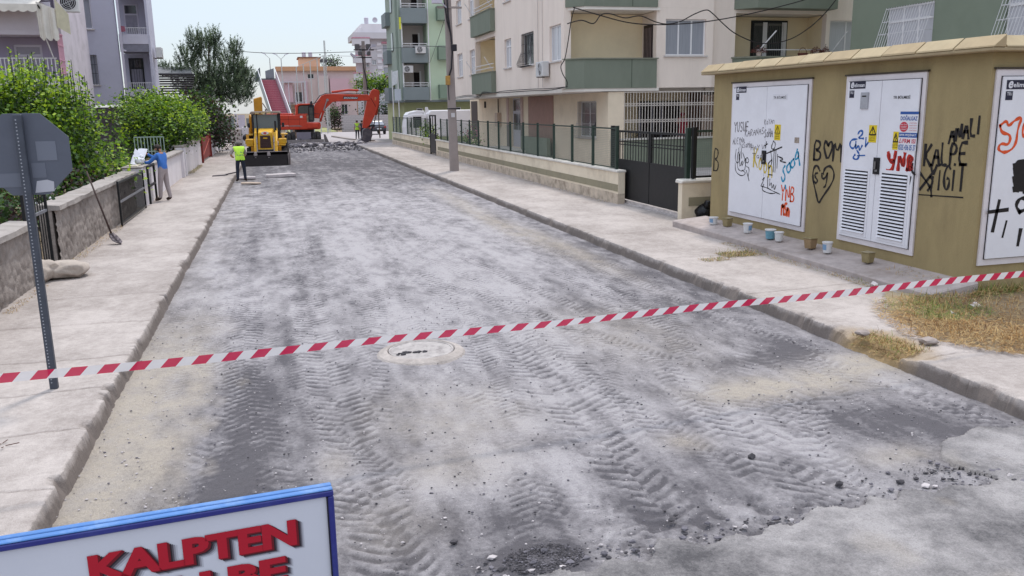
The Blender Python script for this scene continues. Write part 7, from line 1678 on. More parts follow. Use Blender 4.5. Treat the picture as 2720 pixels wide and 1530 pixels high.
b = MB(); b.box(-1.25, -1.15, 101.3, 101.4, 6.3, 7.3); b.build('landing_post', M_slate, sf); b = MB(); b.hexa([(-1.5, 101.2, 6.3), (-.95, 101.2, 6.3), (-.95, 104, 6.3), (-1.5, 104, 6.3), (-1.5, 101.2, 6.9), (-.95, 101.2, 7.5), (-.95, 104, 7.5), (-1.5, 104, 6.9)]); b.build('landing_screen', MATS['stair_screen_dark'], sf)
b = MB(); b.hexa([(-.4, 101.2, 6.3), (.55, 101.2, 6.3), (.55, 104, 6.3), (-.4, 104, 6.3), (-.4, 101.2, 7.1), (.55, 101.2, 7.4), (.55, 104, 7.4), (-.4, 104, 7.1)]); b.build('landing_screen', mat('stair_screen_grey', lin(128, 134, 140), .4, .1, 2), sf)
for x in (.5, 1.9):
    b = MB(); b.box(x - .15, x + .15, 95, 95.3, 0, 3.3 + (1.9 - x) * .0); b.build('stair_column', M_slate, sf)
# court fence: tall poles, net cables
for (x0, x1, z0, z1, nm, lab) in ((8.55, 14.5, -.1, 2.05, 'block_wall', 'grey concrete block wall along the sports ground'),):
    t = thing(nm, lab, 'wall', (x0, 112, 0)); bm_ = mat('concrete_block', lin(178, 170, 170), .95, .14, 3, dirt=.3); first = None
    b = MB(); b.box(x0, 22, 112.03, 112.2, -.1, 2.02); b.build('wall_core', mat('mortar_grey', lin(140, 132, 132), .95), t)
    for r in range(9):
        for k in range(30):
            px = x0 + .22 + k * .45 + (.225 if r % 2 else 0)
            if px > 21.6: continue
            if first is None: b = MB(); b.box(-.215, .215, -.02, .03, -.1, .1); first = b.build('block', bm_, t, local=True); c_ = first
            else: c_ = copy_part(first, t)
            c_.location = (px - x0, 0, .08 + r * .225)
pole_m = mat('galvanised_pole', lin(176, 176, 174), .5, .08, 4)
def pole(label, x, y, z1, r=.06, group='tall posts of the sports ground', cat='post', name='court_post'):
    b = MB(); b.tube([(x, y, -.1), (x, y, z1)], r, 6); return tag(b.build(name, pole_m, None), label, cat, group)
for (x, z, l) in ((3.13, 7.7, 'pale court post, leftmost of the row before the pink villa'), (3.95, 8.0, 'second court post from the left before the pink villa'), (4.75, 8.3, 'third court post from the left before the pink villa'), (5.57, 8.6, 'fourth court post from the left before the pink villa'), (6.32, 9.0, 'tallest court post, right end of the row')): pole(l, x, 105, z)
b = MB(); b.tube([(3.13, 105, 7.7), (6.32, 105, 9.0), (12, 105, 8.9)], .03, 5); tag(b.build('court_cable', pole_m, None), 'straight support cable running over the court posts', 'cable')
ms = thing('floodlight_mast', 'lattice floodlight mast with three square lamps over the sports ground', 'mast', (6.5, 106, 0))
for (dx, dy) in ((-.14, 0), (.14, 0), (0, .24)):
    b = MB(); b.tube([(6.6 + dx, 106 + dy, 0), (6.6 + dx * .5, 106 + dy * .5, 10.8)], .03, 5); b.build('mast_leg', pole_m, ms)
b = MB()
for k in range(36):
    z = .3 + k * .29; s_ = -1 if k % 2 else 1; w = .14 * (1 - .5 * z / 10.8); b.tube([(6.6 - w * s_, 106, z), (6.6 + w * s_, 106, z + .29)], .014, 4)
b.build('lattice', pole_m, ms, kind='stuff')
for k in range(3):
    b = MB(); b.box(5.95 + k * .55, 6.3 + k * .55, 105.7, 105.85, 8.25, 8.6); b.build('floodlight', flat('lamp_dark', lin(84, 82, 86), .4), ms)
def street_lamp(x, y, h, dirs, label):
    t = thing('street_lamp', label, 'street lamp', (x, y, 0), 0, 'street lamps over the footbridge')
    b = MB(); b.tube([(x, y, 0), (x, y, h)], [.09, .05], 8); b.build('pole', pole_m, t)
    for d in dirs:
        b = MB(); b.tube([(x, y, h - .02), (x + d * .5, y, h + .45)], .03, 5); b.build('arm', pole_m, t)
        b = MB(); b.hexa([(x + d * .4, y - .12, h + .42), (x + d * .95, y - .12, h + .62), (x + d * .95, y + .12, h + .62), (x + d * .4, y + .12, h + .42), (x + d * .4, y - .1, h + .50), (x + d * .95, y - .1, h + .74), (x + d * .95, y + .1, h + .74), (x + d * .4, y + .1, h + .50)]); b.build('lamp_head', M_lils, t)
street_lamp(.2, 110, 9.0, (-1,), 'single arm street lamp above the footbridge stair'); street_lamp(1.55, 110, 8.9, (-1, 1), 'double arm street lamp right of the footbridge stair')
# car
car = thing('parked_car', 'dark grey hatchback seen from behind beside the far utility pole', 'car', (11.3, 95, -.05), R_(8))
cpaint = mat('car_dark_grey', lin(58, 56, 66), .25, .04, 3, spec=.6)
def cp(name, m, fn, parent=None, bevel=0, **k):
    b = MB(); fn(b); return b.build(name, m, parent or car, bevel=bevel, local=True, **k)
bd = cp('body', cpaint, lambda b: (b.prism([(0, .35), (4.0, .35), (4.1, .7), (3.9, .92), (2.9, 1.0), (.15, 1.02), (-.02, .8)], lambda a, c, d: (d, a, c), -.85, .85)), None, .08, segs=2)
cp('cabin', cpaint, lambda b: b.hexa([(-.78, .1, 1.0), (.78, .1, 1.0), (.78, 2.9, 1.0), (-.78, 2.9, 1.0), (-.58, .55, 1.48), (.58, .55, 1.48), (.58, 2.1, 1.48), (-.58, 2.1, 1.48)]), None, .06, segs=2)
cp('rear_window', flat('car_glass_sky', lin(150, 152, 162), .08, spec=.7), lambda b: b.hexa([(-.66, .135, 1.06), (.66, .135, 1.06), (.66, .16, 1.06), (-.66, .16, 1.06), (-.54, .475, 1.42), (.54, .475, 1.42), (.54, .5, 1.42), (-.54, .5, 1.42)]))
for s_ in (-1, 1):
    cp('side_window', M_glass_d, lambda b: b.hexa([(s_ * .765 - .012, .5, 1.05), (s_ * .765 + .012, .5, 1.05), (s_ * .765 + .012, 2.6, 1.05), (s_ * .765 - .012, 2.6, 1.05), (s_ * .605 - .012, .7, 1.42), (s_ * .605 + .012, .7, 1.42), (s_ * .605 + .012, 2.1, 1.42), (s_ * .605 - .012, 2.1, 1.42)]))
    cp('tail_light', flat('tail_red', lin(150, 40, 40), .3), lambda b: b.box(s_ * .68 - .12, s_ * .68 + .12, -.05, .02, .72, .9), None, .02)
    for y in (.7, 3.2):
        w = cp('wheel', M_tyre, lambda b: b.lathe([(.2, -.1), (.31, -.1), (.32, 0), (.31, .1), (.2, .1)], (s_ * .78, y, .32), 18, 'x')); cp('rim', M_steel, lambda b: b.lathe([(.19, -.08), (.19, .09), (.1, .1)], (s_ * .78, y, .32), 14, 'x'), w)
cp('number_plate', M_print, lambda b: b.box(-.25, .25, -.06, -.03, .58, .68)); cp('bumper', flat('bumper_dark', lin(40, 40, 44), .5), lambda b: b.box(-.8, .8, -.07, .1, .36, .52), None, .03)
# utility poles
M_conc = mat('concrete_pole', lin(150, 138, 134), .9, .08, 3, dirt=.25, dirt_col=lin(140, 128, 124), dirt_scale=1.4, bump=.15)
up = thing('utility_pole', 'tall square concrete utility pole on the right pavement with cables and a small lamp', 'utility pole', (7.45, 36, 0))
b = MB(); b.hexa([(7.26, 35.9, -.1), (7.64, 35.9, -.1), (7.62, 36.2, -.1), (7.28, 36.2, -.1), (7.25, 35.95, 9.3), (7.48, 35.95, 9.3), (7.48, 36.15, 9.3), (7.25, 36.15, 9.3)]); b.build('pole', M_conc, up, bevel=.02)
b = MB(); b.tube([(7.30, 35.88, 8.5), (7.35, 35.86, 6.4), (7.45, 35.86, 5.6), (7.48, 35.85, 5.0), (7.42, 35.85, 4.3), (7.30, 35.85, 3.95)], .035, 6); b.build('down_cable', M_cab, up, smooth=True)
b = MB(); b.tube([(7.24, 35.9, 8.6), (7.2, 35.88, 7.0), (7.3, 35.86, 6.2), (7.44, 35.86, 5.7)], .028, 6); b.build('down_cable', M_cab, up, smooth=True)
b = MB(); b.box(7.44, 7.66, 35.72, 35.90, 5.0, 5.28); b.build('cable_box', M_cab, up, bevel=.02)
b = MB(); b.box(7.16, 7.34, 35.75, 35.92, 3.62, 4.0); b.build('junction_box', mat('rusty_yellow', lin(176, 134, 70), .8, .3, 8, dirt=.5), up, bevel=.01)
b = MB(); b.tube([(7.25, 35.85, 3.62), (7.28, 35.86, 3.0)], .02, 5); b.build('conduit', M_cab, up)
b = MB(); b.box(7.255, 7.65, 35.885, 36.21, 2.62, 2.66); b.build('steel_band', M_cab, up)
b = MB(); b.box(7.36, 7.52, 35.88, 35.9, 2.28, 2.46); b.build('sticker', flat('pale_sticker', lin(200, 194, 196), .8), up)
b = MB(); b.box(6.9, 7.95, 35.88, 35.95, 6.72, 6.80); b.build('cross_arm', M_conc, up)
b = MB(); b.tube([(7.3, 35.9, 6.75), (6.95, 35.7, 7.0)], .03, 6); b.box(6.65, 7.05, 35.5, 35.75, 6.88, 7.05); b.build('lamp_head', M_lils, up)
p2 = thing('transformer_pole', 'far utility pole with pole top transformers and a street lamp arm behind the excavator arm', 'utility pole', (7.9, 75.2, 0))
b = MB(); b.hexa([(7.72, 75.0, -.1), (8.1, 75.0, -.1), (8.1, 75.4, -.1), (7.72, 75.4, -.1), (7.80, 75.1, 8.4), (8.06, 75.1, 8.4), (8.06, 75.3, 8.4), (7.80, 75.3, 8.4)]); b.build('pole', M_conc, p2)
for (x0, x1, z0, z1) in ((7.2, 7.6, 7.75, 8.15), (8.15, 8.55, 7.75, 8.15), (7.45, 7.75, 7.2, 7.55), (8.2, 8.5, 7.2, 7.55)):
    b = MB(); b.box(x0, x1, 74.9, 75.3, z0, z1); b.build('transformer', flat('trafo_grey', lin(96, 92, 94), .6), p2, bevel=.03)
b = MB(); b.box(7.1, 8.8, 75.05, 75.13, 7.62, 7.72); b.build('cross_arm', M_cab, p2); b = MB(); b.box(7.2, 8.6, 75.05, 75.13, 7.0, 7.08); b.build('cross_arm', M_cab, p2)
b = MB(); b.tube([(7.75, 75, 7.1), (7.0, 74.8, 7.0), (6.75, 74.7, 7.3)], .03, 5); b.build('lamp_arm', pole_m, p2)
b = MB(); b.hexa([(6.75, 74.6, 7.25), (7.2, 74.6, 6.95), (7.2, 74.8, 6.95), (6.75, 74.8, 7.25), (6.80, 74.6, 7.42), (7.28, 74.6, 7.1), (7.28, 74.8, 7.1), (6.80, 74.8, 7.42)]); b.build('lamp_head', M_lils, p2)
b = MB(); b.tube([(8.1, 75, 7.3), (8.5, 74.8, 7.9), (8.85, 74.8, 8.0)], .03, 5); b.box(8.6, 8.95, 74.7, 74.9, 7.9, 8.1); b.build('spot_lamp', M_lils, p2)
b = MB(); b.tube([(7.75, 74.95, 7.2), (7.85, 74.93, 6.2), (8.05, 74.93, 5.0), (8.12, 74.93, 3.0)], .04, 5); b.build('down_cable', M_cab, p2, smooth=True)
b = MB(); b.box(7.4, 8.5, 74.8, 75.8, -.08, .06); b.build('footing', M_conc, p2)
cable([(-6, 76, 8.0), (0, 76, 7.45), (7.2, 75, 7.5)], .025, 'thin cable sagging across the far sky to the transformer pole'); cable([(8.6, 75, 7.7), (10.6, 60, 6.9), (11.2, 55, 6.5)], .02, 'thin cable from the transformer pole to the cream block')
cable([(7.4, 36, 6.75), (9.5, 50, 6.3), (11.3, 62, 6.0), (12.2, 67.8, 6.2)], .012, 'thin cable from the near utility pole to the mint block')
# billboard backs and hedge by the fence end
bb = thing('billboard', 'two legged grey billboard panel beside the mint block', 'billboard', (10.2, 76, 0))
b = MB(); b.box(9.3, 9.78, 66.9, 66.95, 3.32, 4.2); b.build('panel', mat('billboard_back', lin(176, 182, 192), .6, .05, 3), bb)
for x in (9.16, 9.6):
    b = MB(); b.tube([(x, 67.0, -.05), (x, 67.0, 5.6)], .04, 6); b.build('leg', M_greyiron, bb)
b = MB(); b.hexa([(9.1, 66.93, 4.4), (9.5, 66.93, 4.6), (9.5, 66.96, 4.6), (9.1, 66.96, 4.4), (9.2, 66.93, 5.5), (9.62, 66.93, 5.6), (9.62, 66.96, 5.6), (9.2, 66.96, 5.5)]); b.build('torn_sheet', mat('torn_vinyl', lin(196, 200, 204), .6), bb)
shrub('wall_creeper', 'green creeper spilling over a terrace left of the mint block', 'shrub', [(9.6, 82, 5.0, 1.5, .8, .55), (10.4, 82, 4.7, .8, .7, .4)], 2600, .16, LF, [([(9.8, 82, 0), (9.7, 82, 4.8)], [.06, .04])], 41, (9.8, 82, 0), up=.8)
shrub('dark_hedge', 'dark hedge behind the white fence posts below the mint block', 'shrub', [(14.6, 117, 2.0, 2.6, 1.0, 1.7), (17.5, 117, 1.8, 2.0, 1.0, 1.5)], 3200, .22, LD, [([(14.6, 117, 0), (14.6, 117, 1.8)], [.08, .05])], 42, (14.6, 117, 0))
shrub('small_tree', 'small dark tree in front of the pink villa beside the block wall', 'tree', [(8.2, 120, 1.6, .8, .6, 1.0), (8.3, 120, 2.5, .5, .5, .5)], 1200, .2, LD, [([(8.2, 120, 0), (8.2, 120, 1.8)], [.09, .05])], 43, (8.2, 120, 0))
shrub('small_tree', 'pale bare tree above the terracotta roof line', 'tree', [(10.5, 152, 10.2, 1.2, 1, 1.3)], 900, .25, LD, [([(10.5, 152, 0), (10.5, 152, 10.5)], [.15, .05])], 44, (10.5, 152, 0))
shrub('fence_plant', 'young green plant growing against the far iron fence', 'plant', [(9.35, 52.5, 1.25, .28, .5, .45), (9.35, 51.5, 1.0, .25, .4, .3)], 700, .09, LF, [([(9.35, 52.4, .1), (9.35, 52.4, 1.3)], [.02, .01])], 45, (9.35, 52.4, 0))
shrub('fence_plant', 'bush with pink flowers behind the fence by the cream entrance', 'plant', [(9.9, 43.5, .9, .4, .8, .6)], 700, .09, [mat('pink_petal', lin(180, 110, 130), .8, .3, 9), LF[1], LD[1]], [([(9.9, 43.5, 0), (9.9, 43.5, .9)], [.02, .01])], 46, (9.9, 43.5, 0))
# white van behind the fence
vn_ = thing('white_van', 'white delivery van with a rounded roof parked behind the far fence', 'van', (9.1, 60.5, 0))
vp_ = mat('van_white', lin(222, 220, 224), .35, .03, 3, spec=.5)
def vp(name, m, fn, parent=None, bevel=0, **k):
    b = MB(); fn(b); return b.build(name, m, parent or vn_, bevel=bevel, **k)
vp('cab', vp_, lambda b: b.prism([(9.05, .5), (10.5, .5), (10.5, 2.22), (10.2, 2.32), (9.55, 2.30), (9.12, 2.18), (9.0, 1.4)], lambda a, c, d: (a, 60 + d, c), 0, 1.8), None, .06, segs=2)
vp('roof_fairing', vp_, lambda b: b.prism([(9.1, 2.2), (10.4, 2.32), (10.42, 2.52), (9.9, 2.55), (9.3, 2.42)], lambda a, c, d: (a, 60 + d, c), .1, 1.7), None, .05, segs=2)
vp('side_window', M_glass_d, lambda b: b.box(9.55, 10.15, 59.985, 59.999, 1.35, 2.12)); vp('window_frame', M_white, lambda b: b.box(9.42, 9.54, 59.98, 59.999, 1.3, 2.15))
vp('cargo_box', vp_, lambda b: b.prism([(10.62, .7), (15.2, .7), (15.2, 2.42), (15.0, 2.55), (10.85, 2.55), (10.62, 2.3)], lambda a, c, d: (a, 60 + d, c), 0, 1.9), None, .08, segs=2)
vp('side_mirror', M_cab, lambda b: b.box(9.3, 9.42, 59.75, 59.9, 1.4, 1.75)); vp('air_deflector', vp_, lambda b: b.prism([(10.46, 2.3), (10.74, 2.5), (10.66, 2.78), (10.5, 2.78)], lambda a, c, d: (a, 60 + d, c), .2, .3))
for x in (9.7, 13.8):
    w = vp('wheel', M_tyre, lambda b: b.lathe([(.2, -.12), (.38, -.12), (.4, 0), (.38, .12), (.2, .12)], (x, 60.1, .38), 18, 'y')); vp('rim', M_steel, lambda b: b.lathe([(.22, -.13), (.22, .1)], (x, 60.1, .38), 12, 'y'), w)
# things at the far left end
b = MB(); b.box(-3.2, -2.42, 70, 70.9, -.05, 1.35); tag(b.build('concrete_block', mat('block_grey', lin(186, 176, 172), .9, .08, 2), None, bevel=.02), 'grey concrete block at the far end of the left pavement', 'concrete block')
b = MB(); b.box(-2.38, -1.85, 70.1, 70.9, -.05, 1.48); tag(b.build('concrete_block', mat('block_white', lin(222, 218, 220), .9, .06, 2), None, bevel=.02), 'white painted block beside the loader at the far end of the left pavement', 'concrete block')
t = thing('site_fence', 'pale site fence and gate posts behind the dark shrub', 'fence', (-3, 78, 0))
for k, (x0, x1, z1, m) in enumerate(((-4.3, -3.2, 2.3, M_slate), (-3.15, -2.95, 2.5, M_lils), (-2.9, -2.3, 2.4, M_lils), (-2.2, -1.9, 2.1, M_slate), (-1.5, -1.0, 2.2, M_tb1))):
    b = MB(); b.box(x0, x1, 78, 78.12, -.05, z1); b.build('fence_panel', m, t)
b = MB(); b.box(1.9, 3.9, 88, 90, -.05, 3.3); o = tag(b.build('site_container', mat('brown_container', lin(120, 96, 80), .7, .1, 1), None, bevel=.03), 'brown container behind the excavator cab', 'container')
for k in range(7):
    b = MB(); b.box(1.92, 3.88, 87.95, 87.999, .2 + k * .44, .36 + k * .44); b.build('container_rib', mat('brown_rib', lin(140, 114, 94), .7), o)
# ================================================================ FOREGROUND
# barrier tape
M_tpw = mat('tape_white', lin(218, 214, 216), .45, .04, 6); M_tpr = mat('tape_red', lin(190, 22, 66), .45, .05, 6)
for m_ in (M_tpw, M_tpr):          # thin film: lets part of the light through
    nt = m_.node_tree; tr_ = nt.nodes.new('ShaderNodeBsdfTransparent'); tl_ = nt.nodes.new('ShaderNodeBsdfTranslucent'); tl_.inputs[0].default_value = (.8, .78, .8, 1) if m_ is M_tpw else (.60, .02, .10, 1)
    s1 = nt.nodes.new('ShaderNodeMixShader'); s1.inputs[0].default_value = .35; s2 = nt.nodes.new('ShaderNodeMixShader'); s2.inputs[0].default_value = .08
    L_ = nt.links; L_.new(nt.nodes['Principled BSDF'].outputs[0], s1.inputs[1]); L_.new(tl_.outputs[0], s1.inputs[2]); L_.new(s1.outputs[0], s2.inputs[1]); L_.new(tr_.outputs[0], s2.inputs[2]); L_.new(s2.outputs[0], nt.nodes['Material Output'].inputs[0])
x0, x1 = -3.6, 9.6
def tp(x, w):      # w: -1..1 across the tape
    y = 6.6 + .09 * x; z = .835 - .0085 * (x + 2) - .012 * math.sin((x + 2) / 11 * math.pi) + .006 * math.sin(x * 2.1)
    tw = .25 + .18 * math.sin(x * .55 + .6) + .06 * math.sin(x * 3.1); hw = .037
    return (x, y - hw * w * math.sin(tw), z + hw * w * math.cos(tw))
b = MB(); per = .215; n = int((x1 - x0) / (per / 2)); sl = .055
for k in range(n):
    a0 = x0 + k * per / 2; a1 = a0 + per / 2
    for q in range(3):
        c0, c1 = a0 + (a1 - a0) * q / 3, a0 + (a1 - a0) * (q + 1) / 3
        for j in range(2):
            w0, w1 = -1 + j, j; b.quad(tp(c0 + sl * w0 * .6, w0), tp(c1 + sl * w0 * .6, w0), tp(c1 + sl * w1 * .6, w1), tp(c0 + sl * w1 * .6, w1), k % 2)
tag(b.build('barrier_tape', [M_tpw, M_tpr], None, smooth=True), 'red and white striped barrier tape stretched across the road', 'barrier tape')
# sign board
bd = thing('sign_board', 'blue framed white sign board with red KALPTEN lettering in the left foreground', 'sign board', (-.6, 3.25, -.16), R_(4.6))
M_frame = mat('frame_blue', lin(34, 40, 118), .35, .06, 5, spec=.5, dirt=.15, dirt_col=lin(110, 130, 190), dirt_scale=6); M_frame_t = mat('frame_top_blue', lin(70, 118, 180), .45, .08, 6, spec=.5, dirt=.3, dirt_col=lin(180, 200, 220), dirt_scale=9)
M_face = mat('sign_face_white', lin(200, 200, 208), .35, .03, 2, dirt=.08, dirt_col=lin(150, 150, 158))
W0, W1, ZT = -.86, .735, 1.27
def bp_(name, m, fn, parent=None, bevel=0, **k):
    b = MB(); fn(b); return b.build(name, m, parent or bd, bevel=bevel, local=True, **k)
fc = bp_('sign_face', M_face, lambda b: b.box(W0 + .015, W1 - .015, .012, .06, .30, ZT - .02))
bp_('frame_top', M_frame, lambda b: b.box(W0, W1, -.002, .072, ZT - .024, ZT), None, .004)
for x in (W0, W1 - .024): bp_('frame_side', M_frame, lambda b: b.box(x, x + .024, -.002, .072, .28, ZT - .025), None, .004)
bp_('frame_bottom', M_frame, lambda b: b.box(W0, W1, -.002, .072, .24, .279), None, .004)
for (y0, y1) in ((.001, .032), (.040, .070)): bp_('frame_top_rail', M_frame_t, lambda b: b.box(W0 + .002, W1 - .002, y0, y1, ZT + .001, ZT + .009), None, .003)
for x in (W0 + .1, W1 - .14): bp_('leg', M_frame, lambda b: b.box(x, x + .04, .02, .06, .015, .239))
bp_('corner_seal', flat('black_seal', lin(24, 24, 40), .5), lambda b: b.box(W1 - .030, W1 - .0245, .002, .0115, .30, ZT - .026))
M_sh = [flat('print_shadow_%d' % k, lin(*c), .5) for k, c in enumerate(((178, 178, 186), (140, 138, 146), (84, 78, 86), (40, 30, 36)))]
M_let_d = flat('print_red_dark', lin(110, 14, 28), .45); M_let = flat('print_red', lin(172, 22, 42), .42)
def word(t, x, z, w, h, skew):
    F_ = lambda u, v, d: (x + u, .0115 - d, z + v + skew * u)
    for k, (o_, m) in enumerate(((.030, M_sh[0]), (.025, M_sh[1]), (.020, M_sh[2]), (.015, M_sh[3]))): 
        b = MB(); text_on(b, t, lambda u, v, d: F_(u + o_, v - o_ * .75, d), 0, 0, w, h, .0004 * (k + 1), .048 + .008 * (3 - k)); b.build('print_shadow', m, fc, local=True)
    for k in range(6):
        b = MB(); o_ = .009 * (6 - k) / 6; text_on(b, t, lambda u, v, d: F_(u + o_, v - o_ * .8, d), 0, 0, w, h, .0020 + .0003 * k, .048); b.build('letter_side', M_let_d, fc, local=True)
    b = MB(); text_on(b, t, F_, 0, 0, w, h, .0042, .048); b.build('lettering', M_let, fc, local=True)
word('KALPTEN', -.200, 1.052, .775, .114, .004); word('KALBE', -.10, .898, .625, .114, .004)
rg = random.Random(3); b0 = None
for k in range(70):
    s_ = .0015 + .003 * rg.random() ** 2; u = -.52 + abs(rg.gauss(0, .11)) * (1 if rg.random() > .5 else -1); v = 1.13 - abs(rg.gauss(0, .09))
    if b0 is None:
        b = MB(); b.add([(math.cos(q * .785), 0, math.sin(q * .785)) for q in range(8)], [tuple(range(8))[::-1]]); b0 = b.build('mud_speck', flat('mud_speck', lin(34, 32, 34), .8), fc, local=True); c_ = b0
    else: c_ = copy_part(b0, fc)
    c_.location = (u, .0105, v); c_.scale = (s_, 1, s_ * (.7 + .6 * rg.random()))
# manhole
mh = thing('manhole', 'round raised manhole with a dusty cover in the middle of the milled road', 'manhole', (1.50, 9.50, -.165))
b = MB(); b.lathe([(.56, -.05), (.50, .012), (.44, .036), (.405, .042), (.395, .03), (.395, -.05)], (0, 0, 0), 40); b.build('collar', mat('manhole_concrete', lin(176, 166, 160), .95, .2, 9, dirt=.6, bump=.6), mh, local=True)
b = MB(); b.lathe([(.385, .0), (.385, .034), (.36, .038), (.355, .030), (.02, .032)], (0, 0, 0), 40); b.build('cover', mat('manhole_cover', lin(170, 163, 160), .85, .2, 9, dirt=.7, dirt_col=lin(100, 92, 92), dirt_scale=7, bump=.5), mh, local=True)
b = MB(); rg = random.Random(9)
for k in range(16): b.ico((-.16 + rg.gauss(0, .12), -.1 + rg.gauss(0, .045), .036), .012 + .02 * rg.random(), 1, .5, (1.3, 1, .6), rg)
b.build('dirt_clump', M_rub[2], mh, local=True, kind='stuff')
# gravel, crumbs along the torn edge
rg = random.Random(17); b = MB()
def road_z(x, y): return -.172
for k in range(8500):
    x = -1.7 + 8 * rg.random(); y = 4.1 + 9.5 * rg.random() ** 1.8
    if x > 6.2: continue
    if x > -.7 and rg.random() < .35: continue
    s_ = .003 + .008 * rg.random() ** 3; b.ico((x, y, -.168 + s_ * .2), s_, 1, .5, (1.2, 1, .7), rg, rg.choice((1, 1, 1, 0)) if x < -.75 else rg.choice((0, 0, 1, 1, 2)))
b.build('gravel', M_rub, None, kind='stuff')
b = MB()
for k in range(340):
    x = 1.0 + 4.3 * rg.random(); y = 4.55 + .03 * (x - 2) + abs(rg.gauss(0, .12)) - .05; s_ = .005 + .022 * rg.random() ** 3.2
    b.ico((x, y, -.165 + s_ * .5), s_ * .9, 1, 1.0, (1.3, 1, .65), rg, rg.choice((2, 2, 0, 0, 0, 1)))
for k in range(150):
    x, y = 4.9 + rg.gauss(0, .28), 4.95 + rg.gauss(0, .10); s_ = .004 + .016 * rg.random() ** 3; b.ico((x, y, -.165 + s_ * .4), s_ * .9, 1, 1.0, (1.3, 1, .65), rg, rg.choice((2, 2, 0)))
for k in range(1300):
    a, q = rg.random() * 6.28, rg.random() ** .5; x, y = 1.46 + .27 * q * math.cos(a), 4.62 + .17 * q * math.sin(a); s_ = .003 + .006 * rg.random() ** 3
    b.ico((x, y, -.15 + s_ * .3), s_ * .9, 1, 1.0, (1.3, 1, .65), rg, rg.choice((2, 2, 2, 0)))
b.build('asphalt_crumbs', M_rub, None, kind='stuff')
for (x, y, s_, l) in ((3.55, 5.62, .030, 'black asphalt lump lying alone on the dusty road, upper one'), (3.9, 4.98, .026, 'black asphalt lump between tyre tracks near the torn edge'), (.95, 5.0, .024, 'small dark stone near the black spot in the foreground')):
    b = MB(); b.ico((x, y, -.165 + s_ * .5), s_, 1, .9, (1.2, .9, .75), rg); tag(b.build('asphalt_lump', M_rub[2], None), l, 'stone')
# straw and grass
M_straw = [mat('straw_pale', lin(186, 158, 112), .9, .2, 9), mat('straw_gold', lin(160, 122, 74), .9, .2, 9), mat('grass_green', lin(112, 124, 60), .8, .25, 9), mat('straw_brown', lin(114, 84, 58), .9, .2, 9)]
def lot_z(x, y): return .0 + .05 * max(0, min(1, (x - 7.4) / 2))
rg = random.Random(23); b = MB()
def blade(x, y, z, L_, az, tilt, w, mi):
    d = Vector((math.cos(az) * math.cos(tilt), math.sin(az) * math.cos(tilt), math.sin(tilt))); s_ = Vector((-math.sin(az), math.cos(az), 0)) * w; p = Vector((x, y, z))
    m_ = p + d * L_ * .55 + Vector((0, 0, .02 * L_)); e = p + d * L_ - Vector((0, 0, .12 * L_)); b.add([p - s_, p + s_, m_ + s_ * .8, m_ - s_ * .8, e], [(0, 1, 2, 3), (3, 2, 4)], mi)
def lim(y): return float(np.interp(y, [2, 6.0, 6.8, 7.2, 7.7, 8.5, 9.7, 10], [8.6, 8.0, 7.55, 7.25, 7.05, 7.3, 8.15, 8.6]))
nb = 0
while nb < 15000:
    y = 5.2 + 4.1 * rg.random(); x = lim(y) - .25 + abs(rg.gauss(0, 1.0)) * 1.2
    if x > 11 or (x > 8.5 and y > 9.15): continue
    dens = .35 + .65 * min(1, max(0, (x - lim(y)) / .5)); hgt = .5 + .5 * math.sin(x * 2.3 + 1) * math.sin(y * 3.1)
    if rg.random() > dens: continue
    up_ = rg.random() < .22 * hgt * dens; gr = math.sin(x * 1.9 + 2) * math.sin(y * 2.7 + 1) > .55 or (y > 8.7 and rg.random() < .5)
    blade(x, y, lot_z(x, y) + .02 + .03 * rg.random(), .07 + .11 * rg.random(), rg.random() * 6.28, (.7 + .5 * rg.random()) if up_ else .22 * rg.random(), .0032, 2 if (gr and rg.random() < .6) else rg.choice((0, 0, 1, 1, 3))); nb += 1
b.build('dry_grass', M_straw, None, kind='stuff')
b = MB()
def tuft(x0_, x1_, y0_, y1_, n, h, zf, green=.3, up=.6):
    for _ in range(n):
        x = x0_ + (x1_ - x0_) * rg.random(); y = y0_ + (y1_ - y0_) * rg.random()
        blade(x, y, zf, h * (.5 + rg.random()), rg.random() * 6.28, 1.2 * rg.random() if rg.random() < up else .15, .003, 2 if rg.random() < green else rg.choice((0, 0, 1, 3)))
tuft(6.35, 6.75, 7.2, 8.1, 900, .08, -.02, .25); tuft(6.3, 6.6, 7.2, 8.0, 300, .10, -.1, .1, .2)
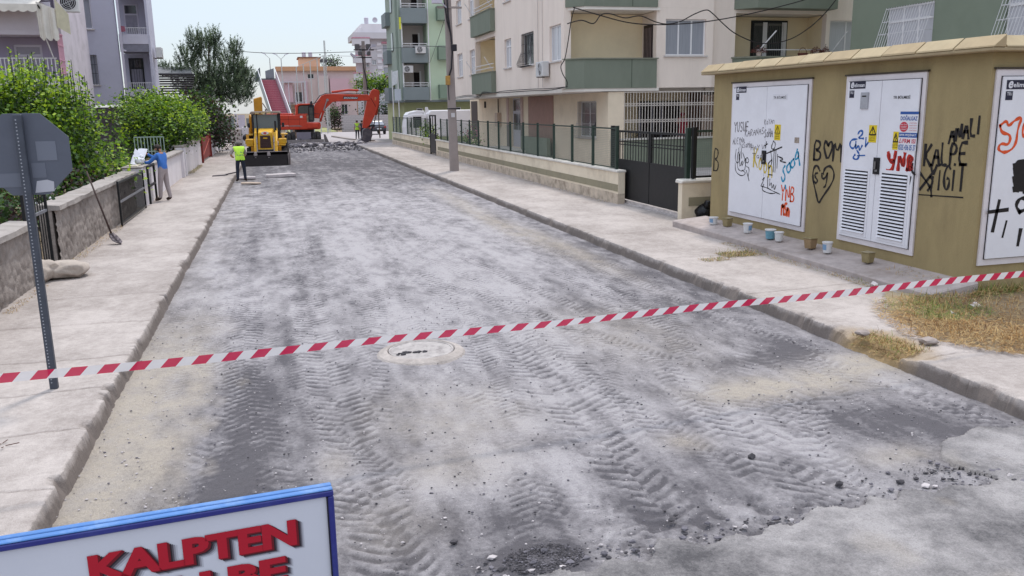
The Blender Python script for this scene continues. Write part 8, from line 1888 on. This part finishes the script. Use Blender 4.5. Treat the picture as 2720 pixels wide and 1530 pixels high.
tuft(7.55, 8.25, 13.0, 13.5, 900, .10, .0, .35, .35); tuft(7.0, 7.5, 12.75, 13.1, 300, .07, 0, .3, .3); tuft(8.2, 8.42, 10, 14.5, 900, .07, .0, .15, .2)
tuft(9.1, 10, 9.1, 9.28, 700, .16, .02, .6, .8); tuft(9.3, 10.2, 17.2, 17.6, 500, .14, 0, .7, .8); tuft(8.6, 9.15, 9.3, 10.5, 250, .06, .17, .2, .2)
tuft(-3.8, -3.55, 40, 46, 700, .12, 0, .5, .8); tuft(-3.8, -3.6, 17, 22, 500, .06, 0, .1, .3); tuft(8.72, 8.98, 22, 30, 700, .05, .0, .15, .3); tuft(-3.75, -3.6, 12.6, 14.6, 300, .05, 0, .1, .3)
tuft(10, 12, 18.6, 21, 900, .25, .02, .85, .9)
b.build('weeds', M_straw, None, kind='stuff')
for (x, y, z, rz, w, l) in ((8.55, 8.55, .05, .3, .17, 'white scrap of paper lying on the dry grass'), (8.0, 8.3, .04, 1.1, .10, 'small crumpled white litter at the edge of the dry grass'), (8.30, 10.15, .03, .6, .16, 'pale flattened scrap at the foot of the plinth')):
    b = MB()
    for i in range(3):
        for j in range(2):
            f = lambda a, c: (w * (a / 3 - .5), w * .5 * (c / 2 - .5), .015 * math.sin(a * 2.1 + c) + .01 * c)
            P = [f(i, j), f(i + 1, j), f(i + 1, j + 1), f(i, j + 1)]; b.hexa([*P, *[(p[0], p[1], p[2] + .003) for p in P]])
    o = tag(b.build('litter', mat('litter_white', lin(214, 206, 204), .8), None, local=True), l, 'litter', 'paper litter'); o.location = (x, y, z); o.rotation_euler = (0, 0, rz)
for (x, y, z, s_, l) in ((6.42, 7.98, .03, .07, 'pale stone at the broken kerb, left of the grass tuft'), (6.85, 7.42, .04, .085, 'flat grey stone at the broken kerb, right of the grass tuft'), (7.75, 6.75, .05, .10, 'grey stone in the dry grass at the right edge')):
    b = MB(); b.ico((x, y, z), s_, 2, .4, (1.3, 1, .5), rg); tag(b.build('stone', mat('kerb_stone', lin(150, 138, 132), .95, .2, 9), None), l, 'stone', 'loose stones by the broken kerb')
